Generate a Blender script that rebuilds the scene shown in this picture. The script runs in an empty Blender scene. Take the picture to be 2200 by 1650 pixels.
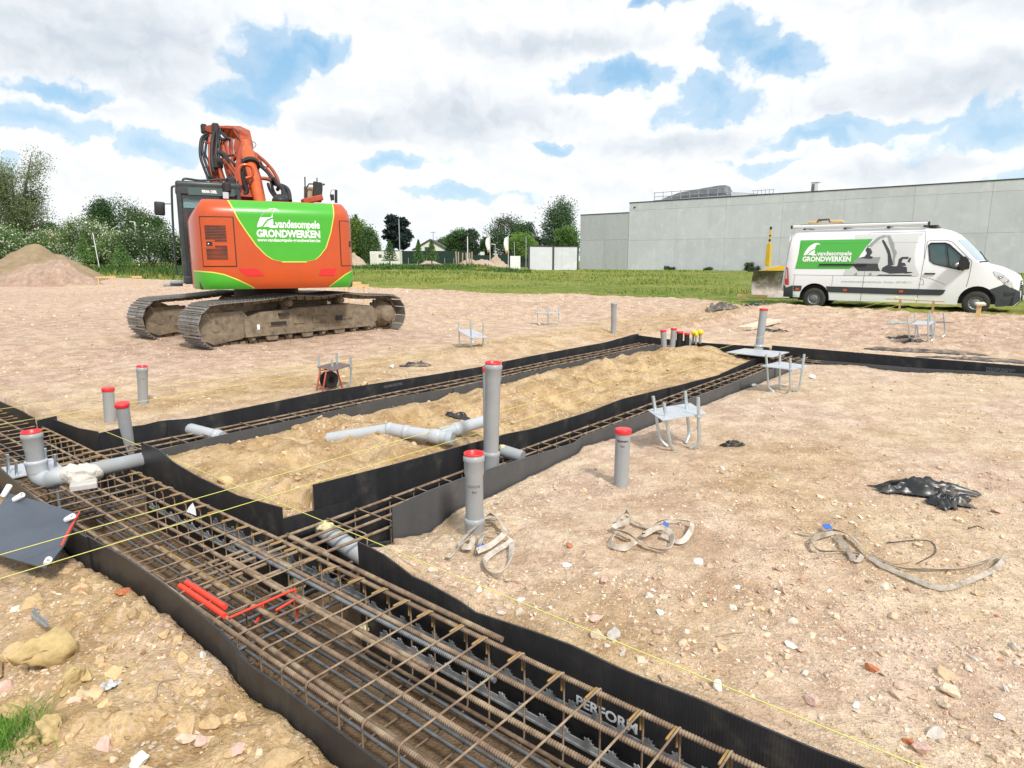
import bpy, bmesh, math, random, bisect
import numpy as np
from mathutils import Vector, Matrix, geometry as mgeo

scene = bpy.context.scene
COL = scene.collection
random.seed(7)
RNG = np.random.default_rng(11)

# ------------------------------------------------------------------ camera
CF, CH, CPITCH = 1400.0, 1.65, math.atan(265 / 1400)
cam_d = bpy.data.cameras.new('camera')
cam = bpy.data.objects.new('camera', cam_d)
COL.objects.link(cam)
cam.location = (0, 0, CH)
cam.rotation_euler = (math.pi / 2 - CPITCH, 0, 0)
cam_d.sensor_fit = 'HORIZONTAL'
cam_d.sensor_width = 36.0
cam_d.lens = 36.0 * CF / 2200
cam_d.clip_start = 0.05
cam_d.clip_end = 6000
scene.camera = cam

# ------------------------------------------------------------------ light and exposure
SUN_EL, SUN_AZ = math.radians(46), math.radians(152)      # azimuth clockwise from +Y
sd = bpy.data.lights.new('sun', 'SUN')
sd.energy = 2.9
sd.angle = math.radians(8)
sd.color = (1.0, 0.95, 0.88)
sun = bpy.data.objects.new('sun', sd)
COL.objects.link(sun)
sdir = Vector((math.sin(SUN_AZ) * math.cos(SUN_EL), math.cos(SUN_AZ) * math.cos(SUN_EL), math.sin(SUN_EL)))
sun.rotation_euler = sdir.to_track_quat('Z', 'Y').to_euler()
scene.view_settings.view_transform = 'Standard'
scene.view_settings.look = 'None'
scene.view_settings.exposure = 0.42
scene.view_settings.gamma = 1.0
scene.view_settings.use_curve_mapping = False
scene.cycles.max_bounces = 6
scene.cycles.diffuse_bounces = 3
scene.cycles.use_denoising = True


class NT:
    """small node tree helper"""
    def __init__(s, tree):
        s.t = tree

    def n(s, kind, **kw):
        nd = s.t.nodes.new(kind)
        for k, v in kw.items():
            setattr(nd, k, v)
        return nd

    def put(s, sock, v):
        if isinstance(v, bpy.types.NodeSocket):
            s.t.links.new(v, sock)
        elif v is not None:
            sock.default_value = v

    def math(s, op, a, b=None, c=None, clamp=False):
        nd = s.n('ShaderNodeMath', operation=op, use_clamp=clamp)
        s.put(nd.inputs[0], a)
        if b is not None: s.put(nd.inputs[1], b)
        if c is not None: s.put(nd.inputs[2], c)
        return nd.outputs[0]

    def vmath(s, op, a, b=None, out=0):
        nd = s.n('ShaderNodeVectorMath', operation=op)
        s.put(nd.inputs[0], a)
        if b is not None:
            s.put(nd.inputs[3 if op == 'SCALE' else 1], b)
        return nd.outputs[out]

    def noise(s, vec, scale, detail=4, rough=.55, dim='3D', out=0, dist=0.0):
        nd = s.n('ShaderNodeTexNoise', noise_dimensions=dim)
        s.put(nd.inputs['Vector'], vec)
        s.put(nd.inputs['Scale'], scale)
        s.put(nd.inputs['Detail'], detail)
        s.put(nd.inputs['Roughness'], rough)
        s.put(nd.inputs['Distortion'], dist)
        return nd.outputs[out]

    def noise2(s, vec, scale, detail=4, rough=.55):
        return s.noise(vec, scale, detail, rough, dim='2D')

    def voro(s, vec, scale, out='Distance', feature='F1', rnd=1.0):
        nd = s.n('ShaderNodeTexVoronoi', feature=feature)
        s.put(nd.inputs['Vector'], vec)
        s.put(nd.inputs['Scale'], scale)
        s.put(nd.inputs['Randomness'], rnd)
        return nd.outputs[out]

    def mix(s, f, a, b, kind='MIX'):
        nd = s.n('ShaderNodeMix', data_type='RGBA', blend_type=kind)
        s.put(nd.inputs[0], f)
        s.put(nd.inputs[6], a)
        s.put(nd.inputs[7], b)
        return nd.outputs[2]

    def ramp(s, v, lo, hi, o0=0.0, o1=1.0, smooth=True):
        nd = s.n('ShaderNodeMapRange', interpolation_type='SMOOTHSTEP' if smooth else 'LINEAR')
        s.put(nd.inputs[0], v)
        nd.inputs[1].default_value = lo
        nd.inputs[2].default_value = hi
        nd.inputs[3].default_value = o0
        nd.inputs[4].default_value = o1
        return nd.outputs[0]


def c4(c):
    return (c[0], c[1], c[2], 1.0)


# ------------------------------------------------------------------ sky
world = bpy.data.worlds.new('World')
scene.world = world
world.use_nodes = True
wt = world.node_tree
wt.nodes.clear()
W = NT(wt)
tc = W.n('ShaderNodeTexCoord').outputs['Generated']
sky = W.n('ShaderNodeTexSky', sky_type='NISHITA')
sky.sun_disc = False
sky.sun_elevation = SUN_EL
sky.sun_rotation = SUN_AZ
sky.air_density = 1.0
sky.dust_density = 1.6
sky.ozone_density = 2.0
sep = W.n('ShaderNodeSeparateXYZ')
wt.links.new(tc, sep.inputs[0])
azd = W.math('MULTIPLY', W.math('ARCTAN2', sep.outputs[0], sep.outputs[1]), 57.2958)
eld = W.math('MULTIPLY', W.math('ARCSINE', sep.outputs[2]), 57.2958)
comb = W.n('ShaderNodeCombineXYZ')
wt.links.new(azd, comb.inputs[0])
wt.links.new(eld, comb.inputs[1])
SKYP = comb.outputs[0]
# broken cumulus: openings of blue and grey undersides given as (azimuth, elevation, half width, half height) in degrees
GAPS = [
    (-18.8, 14.6, 3.4, 3.4), (-20.5, 11.6, 3.2, 2.4), (-15.0, 15.6, 3.6, 1.6), (9.5, 14.3, 6.2, 1.5), (17.5, 16.8, 3.4, 2.8),
    (15.5, 12.6, 4.6, 1.9), (11.5, 19.6, 3.2, .8), (21.0, 14.6, 3.4, 1.6), (28, 9.6, 5.5, 1.1), (35, 8.6, 4.5, 2.0),
    (23.5, 9.0, 3.6, .9), (-34, 9.3, 4.6, 1.4), (-27.5, 8.4, 3.0, 1.5), (-10, 8.0, 4.5, .9), (21, 7.3, 3.2, .8),
    (-32.5, 11.6, 4.2, .8), (-5, 5.3, 6.0, .7), (38.5, 5.0, 4.0, 1.2), (3, 9.6, 2.2, .7), (-39, 6.0, 4, .8),
]
UNDERSIDES = [(-30, 14.6, 13, 3.9), (-3.2, 11.6, 6.5, 1.9), (32.5, 11.6, 9, 1.7), (14, 9.3, 6.5, 1.1), (-40, 17, 8, 2.6), (36, 17.6, 7, 1.4),
              (3, 16.8, 7, .9), (30, 6.6, 5, .8), (-12, 10.6, 5, .9)]


def smax(vec, items, k=.1):
    acc = None
    for az, el, rx, ry in items:
        q = W.vmath('MULTIPLY', W.vmath('SUBTRACT', vec, (az, el, 0)), (1 / rx, 1 / ry, 0))
        d = W.math('SUBTRACT', 1.0, W.vmath('LENGTH', q, out=1))
        acc = d if acc is None else W.math('SMOOTH_MAX', acc, d, k)
    return acc


warp = W.vmath('MULTIPLY', W.vmath('SUBTRACT', W.noise(SKYP, .20, 5, .58, dim='2D', out=1), (.5, .5, .5)), (6.0, 4.4, 0))
SV = W.vmath('ADD', SKYP, warp)
BV = W.vmath('MULTIPLY', SKYP, (1.0, 1.45, 1.0))           # billows, a little wider than high
BV = W.vmath('ADD', BV, W.vmath('SCALE', warp, .8))


def billow(v):
    """round heads on a drifting base"""
    n = W.noise(v, .17, 7, .56, dim='2D')
    vo = W.n('ShaderNodeTexVoronoi', feature='SMOOTH_F1', voronoi_dimensions='2D')
    wt.links.new(v, vo.inputs['Vector'])
    vo.inputs['Scale'].default_value = .36
    vo.inputs['Detail'].default_value = 2.0
    vo.inputs['Roughness'].default_value = .55
    vo.inputs['Smoothness'].default_value = .35
    vo.normalize = True
    return W.math('SUBTRACT', W.math('MULTIPLY_ADD', n, 1.0, .22), W.math('MULTIPLY', vo.outputs['Distance'], .50))


puff = billow(BV)
puff_up = billow(W.vmath('ADD', BV, (.55, .95, 0)))
gap = smax(SV, GAPS)
# outside the part of the sky seen here: broken cloud of the same kind, all the way round and overhead
far = W.math('MAXIMUM', W.ramp(W.math('ABSOLUTE', azd), 46, 60), W.ramp(eld, 21, 30))
bro = W.math('MULTIPLY', W.math('SUBTRACT', W.noise(tc, 2.1, 5, .6), .52), 3.0)
gap = W.math('ADD', W.math('MULTIPLY', gap, W.math('SUBTRACT', 1.0, far)), W.math('MULTIPLY', bro, far))
cov = W.math('SUBTRACT', W.math('MULTIPLY', W.math('SUBTRACT', puff, .5), 1.35), gap)
alpha = W.math('MAXIMUM', W.ramp(cov, -.36, .18), W.math('MULTIPLY', W.ramp(W.math('ADD', cov, W.math('MULTIPLY', W.math('SUBTRACT', puff_up, .5), .8)), -.80, -.10), .30))
rel = W.math('SUBTRACT', puff, puff_up)
edge_lit = W.math('SUBTRACT', 1.0, W.ramp(cov, .0, .75))
dark = W.math('MULTIPLY', W.ramp(smax(W.vmath('ADD', SKYP, W.vmath('SCALE', warp, .6)), UNDERSIDES, .3), -.8, .9), .62)
sh2 = W.math('ADD', W.ramp(rel, -.30, .27, .58, 1.0), W.math('MULTIPLY', edge_lit, .22))
sh2 = W.math('SUBTRACT', sh2, dark, clamp=True)
hz = W.ramp(eld, 0, 9, .55, 0)
sh2 = W.math('ADD', W.math('MULTIPLY', sh2, W.math('SUBTRACT', 1.0, hz)), W.math('MULTIPLY', hz, .62))
ccol = W.mix(sh2, c4((.56, .61, .67)), c4((.93, .935, .94)))
bg1 = W.n('ShaderNodeBackground')
skyc = W.mix(W.ramp(eld, 1, 20, .95, .75), sky.outputs[0], W.mix(W.ramp(eld, 1, 17), c4((5.0, 6.5, 7.6)), c4((2.6, 4.9, 7.1))))
wt.links.new(skyc, bg1.inputs[0])
bg1.inputs[1].default_value = 0.10
bg2 = W.n('ShaderNodeBackground')
wt.links.new(ccol, bg2.inputs[0])
bg2.inputs[1].default_value = 0.90
mixw = W.n('ShaderNodeMixShader')
wt.links.new(W.math('MULTIPLY', alpha, .96), mixw.inputs[0])
wt.links.new(bg1.outputs[0], mixw.inputs[1])
wt.links.new(bg2.outputs[0], mixw.inputs[2])
wo = W.n('ShaderNodeOutputWorld')
wt.links.new(mixw.outputs[0], wo.inputs[0])
world.cycles.sampling_method = 'MANUAL'
world.cycles.sample_map_resolution = 512

# ------------------------------------------------------------------ site frame
_cp, _sp = math.cos(CPITCH), math.sin(CPITCH)
_az = math.atan(1150 / math.hypot(CF, 265))
_sb, _cb = math.sin(_az), math.cos(_az)


def ray(px, py):
    x = (px - 1100) / CF
    y = -(py - 825) / CF
    return Vector((x, _cp + y * _sp, -_sp + y * _cp))


def P(px, py, z=0.0):
    d = ray(px, py)
    return Vector((0, 0, CH)) + d * ((z - CH) / d.z)


def PD(px, py, Y):
    d = ray(px, py)
    return Vector((0, 0, CH)) + d * (Y / d.y)


def ab(X, Y):
    return (-_cb * X + _sb * Y, _sb * X + _cb * Y)


def xy(a, b):
    return (-_cb * a + _sb * b, _sb * a + _cb * b)


def V(a, b, z):
    return Vector((-_cb * a + _sb * b, _sb * a + _cb * b, z))


def on_plane(px, py, axis, val):
    """where the view line meets the upright plane a=val or b=val of the foundation grid -> (other coordinate, z)"""
    d = ray(px, py)
    da, db = ab(d.x, d.y)
    t = val / (da if axis == 'a' else db)
    return ((db if axis == 'a' else da) * t, CH + d.z * t)


UA, UB = V(1, 0, 0), V(0, 1, 0)
ANG_A = math.atan2(UA.y, UA.x)
ANG_B = math.atan2(UB.y, UB.x)


# ------------------------------------------------------------------ mesh helpers
class MB:
    def __init__(s):
        s.v, s.f, s.m, s.sm = [], [], [], []

    def add(s, verts, faces, mi=0, smooth=False):
        o = len(s.v)
        s.v.extend([tuple(v) for v in verts])
        for f in faces:
            s.f.append([i + o for i in f])
            s.m.append(mi)
            s.sm.append(smooth)
        return s

    def box(s, c, size, R=None, bev=0.0, mi=0, seg=1):
        hx, hy, hz = size[0] / 2, size[1] / 2, size[2] / 2
        if bev > 0:
            bm = bmesh.new()
            bmesh.ops.create_cube(bm, size=1)
            for v in bm.verts:
                v.co = Vector((v.co.x * size[0], v.co.y * size[1], v.co.z * size[2]))
            bmesh.ops.bevel(bm, geom=list(bm.edges), offset=min(bev, .49 * min(size)), segments=seg, affect='EDGES', profile=.5)
            bm.verts.index_update()
            vs = [v.co.copy() for v in bm.verts]
            fs = [[v.index for v in f.verts] for f in bm.faces]
            bm.free()
        else:
            vs = [Vector((x, y, z)) for x in (-hx, hx) for y in (-hy, hy) for z in (-hz, hz)]
            fs = [(0, 1, 3, 2), (4, 6, 7, 5), (0, 4, 5, 1), (2, 3, 7, 6), (0, 2, 6, 4), (1, 5, 7, 3)]
        if R is not None:
            vs = [R @ v for v in vs]
        c = Vector(c)
        return s.add([v + c for v in vs], fs, mi, bev > 0 and seg > 1)

    def bar(s, p0, p1, w, h, up=(0, 0, 1), bev=0.0, mi=0):
        p0, p1 = Vector(p0), Vector(p1)
        d = p1 - p0
        L = d.length
        x = d.normalized()
        y = Vector(up).cross(x)
        if y.length < 1e-4:
            y = Vector((0, 1, 0)).cross(x)
        y.normalize()
        z = x.cross(y)
        R = Matrix((x, y, z)).transposed()
        return s.box((p0 + p1) / 2, (L, w, h), R, bev, mi)

    def tube(s, pts, r, n=10, caps=True, mi=0, smooth=True):
        pts = [Vector(p) for p in pts]
        m = len(pts)
        rs = r if hasattr(r, '__len__') else [r] * m
        t0 = (pts[1] - pts[0]).normalized()
        ref = Vector((0, 0, 1)) if abs(t0.z) < .9 else Vector((1, 0, 0))
        nx = t0.cross(ref).normalized()
        vs, fs = [], []
        prev = t0
        for i, p in enumerate(pts):
            if i == 0: t = t0
            elif i == m - 1: t = (pts[i] - pts[i - 1])
            else: t = (pts[i + 1] - pts[i - 1])
            t = t.normalized() if t.length > 1e-9 else prev
            q = prev.rotation_difference(t)
            nx = (q @ nx)
            nx = (nx - t * nx.dot(t)).normalized()
            ny = t.cross(nx)
            prev = t
            for k in range(n):
                a = 2 * math.pi * k / n
                vs.append(p + (nx * math.cos(a) + ny * math.sin(a)) * rs[i])
        for i in range(m - 1):
            for k in range(n):
                k2 = (k + 1) % n
                fs.append((i * n + k, i * n + k2, (i + 1) * n + k2, (i + 1) * n + k))
        s.add(vs, fs, mi, smooth)
        if caps:
            s.add(vs[:n], [tuple(range(n))[::-1]], mi, False)
            s.add(vs[-n:], [tuple(range(n))], mi, False)
        return s

    def cyl(s, p0, p1, r, n=16, mi=0, r2=None, smooth=True):
        return s.tube([p0, p1], [r, r if r2 is None else r2], n, True, mi, smooth)

    def lathe(s, prof, c=(0, 0, 0), axis=(0, 0, 1), n=20, mi=0):
        """prof: list of (radius, height)"""
        ax = Vector(axis).normalized()
        q = Vector((0, 0, 1)).rotation_difference(ax)
        c = Vector(c)
        vs, fs = [], []
        for r, h in prof:
            for k in range(n):
                a = 2 * math.pi * k / n
                vs.append(c + q @ Vector((r * math.cos(a), r * math.sin(a), h)))
        for i in range(len(prof) - 1):
            for k in range(n):
                k2 = (k + 1) % n
                fs.append((i * n + k, i * n + k2, (i + 1) * n + k2, (i + 1) * n + k))
        return s.add(vs, fs, mi, True)

    def prism(s, poly, fn, d0, d1, mi=0):
        """poly: 2d outline; fn(u, v, d) -> point; faces at d0 and d1 joined by sides"""
        k = len(poly)
        vs = [fn(u, v, d0) for u, v in poly] + [fn(u, v, d1) for u, v in poly]
        fs = [tuple(range(k))[::-1], tuple(range(k, 2 * k))]
        fs += [(i, (i + 1) % k, k + (i + 1) % k, k + i) for i in range(k)]
        return s.add(vs, fs, mi)

    def grid(s, rows, mi=0, smooth=True, closed=False):
        """rows: list of equal-length lists of points"""
        n = len(rows[0])
        vs = [p for r in rows for p in r]
        fs = []
        for i in range(len(rows) - 1):
            for k in range(n if closed else n - 1):
                k2 = (k + 1) % n
                fs.append((i * n + k, i * n + k2, (i + 1) * n + k2, (i + 1) * n + k))
        return s.add(vs, fs, mi, smooth)

    def mesh(s, name, mats, M=None):
        me = bpy.data.meshes.new(name)
        vs = s.v if M is None else [tuple(M @ Vector(v)) for v in s.v]
        me.from_pydata(vs, [], s.f)
        if not isinstance(mats, (list, tuple)): mats = [mats]
        for m in mats: me.materials.append(m)
        me.polygons.foreach_set('material_index', s.m)
        me.polygons.foreach_set('use_smooth', s.sm)
        return me

    def build(s, name, mats, parent=None, M=None, fix=False):
        me = s.mesh(name, mats, M)
        if fix: recalc(me)
        return link(name, me, parent)


def recalc(me):
    bm = bmesh.new()
    bm.from_mesh(me)
    bmesh.ops.recalc_face_normals(bm, faces=bm.faces)
    bm.to_mesh(me)
    bm.free()


def link(name, me, parent=None):
    o = bpy.data.objects.new(name, me)
    COL.objects.link(o)
    if parent is not None: o.parent = parent
    return o


def tag(o, label, cat, group=None, kind=None):
    if label: o['label'] = label
    if cat: o['category'] = cat
    if group: o['group'] = group
    if kind: o['kind'] = kind
    return o


def empty(name, loc, label, cat, group=None, rz=0.0):
    o = bpy.data.objects.new(name, None)
    o.empty_display_size = .2
    COL.objects.link(o)
    o.location = loc
    o.rotation_euler = (0, 0, rz)
    return tag(o, label, cat, group)


def copy_tree(o, parent=None):
    c = o.copy()
    COL.objects.link(c)
    if parent is not None: c.parent = parent
    for ch in list(o.children):
        copy_tree(ch, c)
    return c


def np_mesh(name, verts, faces, mats, smooth=False, attrs=None):
    """verts (N,3), faces (M,k) of one size"""
    me = bpy.data.meshes.new(name)
    verts = np.asarray(verts, dtype=np.float32)
    faces = np.asarray(faces, dtype=np.int32)
    k = faces.shape[1]
    me.vertices.add(len(verts))
    me.vertices.foreach_set('co', verts.ravel())
    me.loops.add(faces.size)
    me.loops.foreach_set('vertex_index', faces.ravel())
    me.polygons.add(len(faces))
    me.polygons.foreach_set('loop_start', np.arange(0, faces.size, k, dtype=np.int32))
    me.polygons.foreach_set('use_smooth', np.full(len(faces), smooth))
    for a, arr in (attrs or {}).items():
        arr = np.asarray(arr, dtype=np.float32)
        if arr.ndim == 1:
            at = me.attributes.new(a, 'FLOAT', 'POINT')
            at.data.foreach_set('value', arr)
        else:
            at = me.attributes.new(a, 'FLOAT_COLOR', 'POINT')
            if arr.shape[1] == 3:
                arr = np.concatenate([arr, np.ones((len(arr), 1), np.float32)], 1)
            at.data.foreach_set('color', arr.ravel())
    if not isinstance(mats, (list, tuple)): mats = [mats]
    for m in mats: me.materials.append(m)
    me.update()
    me.validate()
    return me


def bez(p0, p1, p2, p3, n=12):
    p0, p1, p2, p3 = map(Vector, (p0, p1, p2, p3))
    return [p0 * (1 - t) ** 3 + p1 * 3 * t * (1 - t) ** 2 + p2 * 3 * t * t * (1 - t) + p3 * t ** 3 for t in [i / n for i in range(n + 1)]]


def spline(pts, n=6):
    """Catmull-Rom through the points"""
    pts = [Vector(p) for p in pts]
    q = [pts[0] * 2 - pts[1]] + pts + [pts[-1] * 2 - pts[-2]]
    out = []
    for i in range(1, len(q) - 2):
        for k in range(n):
            t = k / n
            a, b, c, d = q[i - 1], q[i], q[i + 1], q[i + 2]
            out.append(.5 * ((2 * b) + (c - a) * t + (2 * a - 5 * b + 4 * c - d) * t * t + (3 * b - a - 3 * c + d) * t ** 3))
    out.append(pts[-1])
    return out


def text_geo(txt, size=1.0, bold=0.0, xs=1.0, spacing=1.0, shear=0.0):
    """outline letters from the built-in font as flat triangles; origin bottom left, width returned"""
    cu = bpy.data.curves.new('letters', 'FONT')
    cu.body = txt
    cu.size = size
    cu.offset = bold
    cu.space_character = spacing
    cu.shear = shear
    cu.resolution_u = 3
    ob = bpy.data.objects.new('letters', cu)
    COL.objects.link(ob)
    dg = bpy.context.evaluated_depsgraph_get()
    me = ob.evaluated_get(dg).to_mesh()
    vs = [(v.co.x * xs, v.co.y) for v in me.vertices]
    fs = [tuple(p.vertices) for p in me.polygons]
    ob.evaluated_get(dg).to_mesh_clear()
    bpy.data.objects.remove(ob)
    bpy.data.curves.remove(cu)
    x0 = min(v[0] for v in vs); x1 = max(v[0] for v in vs)
    vs = [(x - x0, y) for x, y in vs]
    return vs, fs, x1 - x0


def cdt(outline, holes=(), step=.08):
    """triangulated flat region with inner points -> verts2d, tris"""
    pts = [Vector((p[0], p[1])) for p in outline]
    edges = [(i, (i + 1) % len(pts)) for i in range(len(pts))]
    for h in holes:
        o = len(pts)
        pts += [Vector((p[0], p[1])) for p in h]
        edges += [(o + i, o + (i + 1) % len(h)) for i in range(len(h))]

    def inside(x, y, poly):
        c = False
        j = len(poly) - 1
        for i in range(len(poly)):
            xi, yi = poly[i]; xj, yj = poly[j]
            if (yi > y) != (yj > y) and x < (xj - xi) * (y - yi) / (yj - yi) + xi:
                c = not c
            j = i
        return c
    xs = [p[0] for p in outline]; ys = [p[1] for p in outline]
    x = min(xs) + step / 2
    bnd = [Vector((p[0], p[1])) for p in outline] + [Vector((p[0], p[1])) for h in holes for p in h]
    while x < max(xs):
        y = min(ys) + step / 2
        while y < max(ys):
            if inside(x, y, outline) and not any(inside(x, y, h) for h in holes):
                if min((b - Vector((x, y))).length for b in bnd) > step * .35:
                    pts.append(Vector((x, y)))
            y += step
        x += step
    r = mgeo.delaunay_2d_cdt(pts, edges, [], 0, 1e-5)
    vs, tris = r[0], r[2]
    out = []
    for t in tris:
        cx = sum(vs[i].x for i in t) / len(t); cy = sum(vs[i].y for i in t) / len(t)
        if inside(cx, cy, outline) and not any(inside(cx, cy, h) for h in holes):
            out.append(tuple(t))
    return [(v.x, v.y) for v in vs], out


# ------------------------------------------------------------------ value noise (numpy)
def _hash(ix, iy, seed):
    h = (ix.astype(np.int64) * 374761393 + iy.astype(np.int64) * 668265263 + seed * 1442695041) & 0xffffffff
    h = ((h ^ (h >> 13)) * 1274126177) & 0xffffffff
    return ((h ^ (h >> 16)) & 0xffff) / 65535.0


def vnoise(x, y, seed=0):
    x = np.asarray(x, dtype=np.float64); y = np.asarray(y, dtype=np.float64)
    ix, iy = np.floor(x), np.floor(y)
    fx, fy = x - ix, y - iy
    fx = fx * fx * fx * (fx * (fx * 6 - 15) + 10); fy = fy * fy * fy * (fy * (fy * 6 - 15) + 10)
    a, b = _hash(ix, iy, seed), _hash(ix + 1, iy, seed)
    c, d = _hash(ix, iy + 1, seed), _hash(ix + 1, iy + 1, seed)
    return (a + (b - a) * fx) * (1 - fy) + (c + (d - c) * fx) * fy - .5


def fbm(x, y, seed=0, octs=4, gain=.5):
    s, amp = 0, 1.0
    for o in range(octs):
        s = s + amp * vnoise(x * 2 ** o + 13.1 * o, y * 2 ** o - 7.7 * o, seed + o)
        amp *= gain
    return s


def sstep(x, lo, hi):
    t = np.clip((np.asarray(x, dtype=np.float64) - lo) / (hi - lo), 0, 1)
    return t * t * (3 - 2 * t)

# ------------------------------------------------------------------ materials
MATS = {}


def mat(name, col, rough=.6, metal=0.0, var=None, bump=None, spec=.5, coat=0.0, dirt=None, attr=None, emis=None, streak=None):
    """var=(scale, amount) brightness grain; bump=(scale, strength, distance); dirt=(colour, scale, lo, hi)"""
    if name in MATS: return MATS[name]
    m = bpy.data.materials.new(name)
    m.use_nodes = True
    t = m.node_tree
    b = t.nodes['Principled BSDF']
    N = NT(t)
    b.inputs['Roughness'].default_value = rough
    b.inputs['Metallic'].default_value = metal
    b.inputs['Specular IOR Level'].default_value = spec
    b.inputs['Coat Weight'].default_value = coat
    b.inputs['Coat Roughness'].default_value = .08
    b.inputs['Base Color'].default_value = c4(col)
    co = N.n('ShaderNodeTexCoord').outputs['Object']
    c = None
    if attr:
        c = N.n('ShaderNodeAttribute', attribute_name=attr).outputs['Color']
    if var:
        f = N.ramp(N.noise(co, var[0], 5, .6), .25, .75, 1 - var[1], 1 + var[1], False)
        base = c if c is not None else c4(col)
        c = N.vmath('SCALE', base if c is not None else tuple(col), f)
    if streak:
        # runs of dirt down upright faces: stretched noise
        v = N.vmath('MULTIPLY', co, (streak[1], streak[1], streak[1] * .07))
        c = N.mix(N.math('MULTIPLY', N.ramp(N.noise(v, 1.0, 4, .6), .45, .8), streak[2]), c if c is not None else c4(col), c4(streak[0]))
    if dirt:
        c = N.mix(N.ramp(N.noise(co, dirt[1], 6, .62), dirt[2], dirt[3]), c if c is not None else c4(col), c4(dirt[0]))
        r = N.ramp(N.noise(co, dirt[1], 6, .62), dirt[2], dirt[3], rough, min(1, rough + .3))
        t.links.new(r, b.inputs['Roughness'])
    if c is not None:
        t.links.new(c, b.inputs['Base Color'])
    if bump:
        bn = N.n('ShaderNodeBump')
        bn.inputs['Strength'].default_value = bump[1]
        bn.inputs['Distance'].default_value = bump[2]
        t.links.new(N.noise(co, bump[0], 4, .6), bn.inputs['Height'])
        t.links.new(bn.outputs[0], b.inputs['Normal'])
    if emis:
        b.inputs['Emission Color'].default_value = c4(col)
        b.inputs['Emission Strength'].default_value = emis
    MATS[name] = m
    return m


def ground_material():
    m = bpy.data.materials.new('soil')
    m.use_nodes = True
    t = m.node_tree
    b = t.nodes['Principled BSDF']
    N = NT(t)
    co = N.n('ShaderNodeTexCoord').outputs['Object']
    sand = N.n('ShaderNodeAttribute', attribute_name='sand').outputs['Fac']
    grass = N.n('ShaderNodeAttribute', attribute_name='grass').outputs['Fac']
    deep = N.n('ShaderNodeAttribute', attribute_name='dig').outputs['Fac']
    n1 = N.noise2(co, .55, 5, .6)
    n2 = N.noise2(co, 3.2, 6, .62)
    n3 = N.noise2(co, 16, 5, .65)
    n4 = N.noise2(co, 70, 3, .6)
    # brick rubble and pale sand
    pink = N.mix(N.ramp(n2, .35, .68), c4((.50, .355, .26)), c4((.66, .515, .395)))
    tanc = N.mix(N.ramp(n2, .35, .7), c4((.53, .39, .255)), c4((.67, .53, .375)))
    grav = N.mix(N.ramp(n1, .40, .62), pink, tanc)
    # churned red brown patches
    red = N.ramp(N.noise2(co, .9, 6, .66), .60, .76)
    grav = N.mix(N.math('MULTIPLY', red, .30), grav, c4((.40, .255, .175)))
    rubz = N.n('ShaderNodeAttribute', attribute_name='rubble').outputs['Fac']
    rubc = N.mix(N.ramp(n2, .32, .70), c4((.37, .235, .165)), c4((.58, .425, .325)))
    grav = N.mix(N.math('MULTIPLY', rubz, .75), grav, rubc)
    sandc = N.mix(N.ramp(n2, .3, .7), c4((.36, .232, .11)), c4((.56, .405, .23)))
    c = N.mix(sand, grav, sandc)
    # small stones as colour of the single stone
    vo = N.n('ShaderNodeTexVoronoi', feature='F1', voronoi_dimensions='2D')
    t.links.new(N.vmath('ADD', co, N.vmath('SCALE', N.noise(co, 30, 2, .5, dim='2D', out=1), .012)), vo.inputs['Vector'])
    vo.inputs['Scale'].default_value = 46
    sx = N.n('ShaderNodeSeparateColor')
    t.links.new(vo.outputs['Color'], sx.inputs[0])
    stone_here = N.math('MULTIPLY', N.ramp(sx.outputs[0], .62, .68), N.ramp(vo.outputs['Distance'], .52, .34))
    stone_here = N.math('MULTIPLY', stone_here, N.ramp(N.noise2(co, 1.7, 4, .6), .36, .62))
    scol = N.mix(sx.outputs[1], c4((.34, .21, .14)), c4((.74, .62, .50)))
    c = N.mix(N.math('MULTIPLY', stone_here, .8), c, scol)
    c = N.vmath('SCALE', c, N.ramp(n3, .25, .75, .78, 1.18, False))
    c = N.vmath('SCALE', c, N.ramp(n4, .25, .75, .86, 1.12, False))
    c = N.mix(deep, c, N.mix(n2, c4((.13, .085, .05)), c4((.30, .205, .125))))
    # meadow
    g1 = N.noise2(co, .09, 5, .6)
    g2 = N.noise2(co, 1.1, 6, .7)
    gc = N.mix(N.ramp(g1, .38, .62), c4((.105, .175, .022)), c4((.215, .235, .040)))
    gc = N.mix(N.ramp(g2, .35, .75), gc, c4((.26, .25, .075)))
    gc = N.vmath('SCALE', gc, N.ramp(N.noise2(co, 5, 4, .7), .25, .75, .6, 1.3, False))
    edge = N.math('ADD', grass, N.math('MULTIPLY', N.math('SUBTRACT', N.noise2(co, 2.4, 5, .65), .5), .5))
    c = N.mix(N.ramp(edge, .42, .56), c, gc)
    t.links.new(c, b.inputs['Base Color'])
    b.inputs['Roughness'].default_value = .95
    b.inputs['Specular IOR Level'].default_value = .15
    hgt = N.math('ADD', N.math('MULTIPLY', n3, .6), N.math('MULTIPLY', n4, .3))
    bn = N.n('ShaderNodeBump')
    bn.inputs['Strength'].default_value = 1.0
    bn.inputs['Distance'].default_value = .035
    t.links.new(hgt, bn.inputs['Height'])
    t.links.new(bn.outputs[0], b.inputs['Normal'])
    return m


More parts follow.
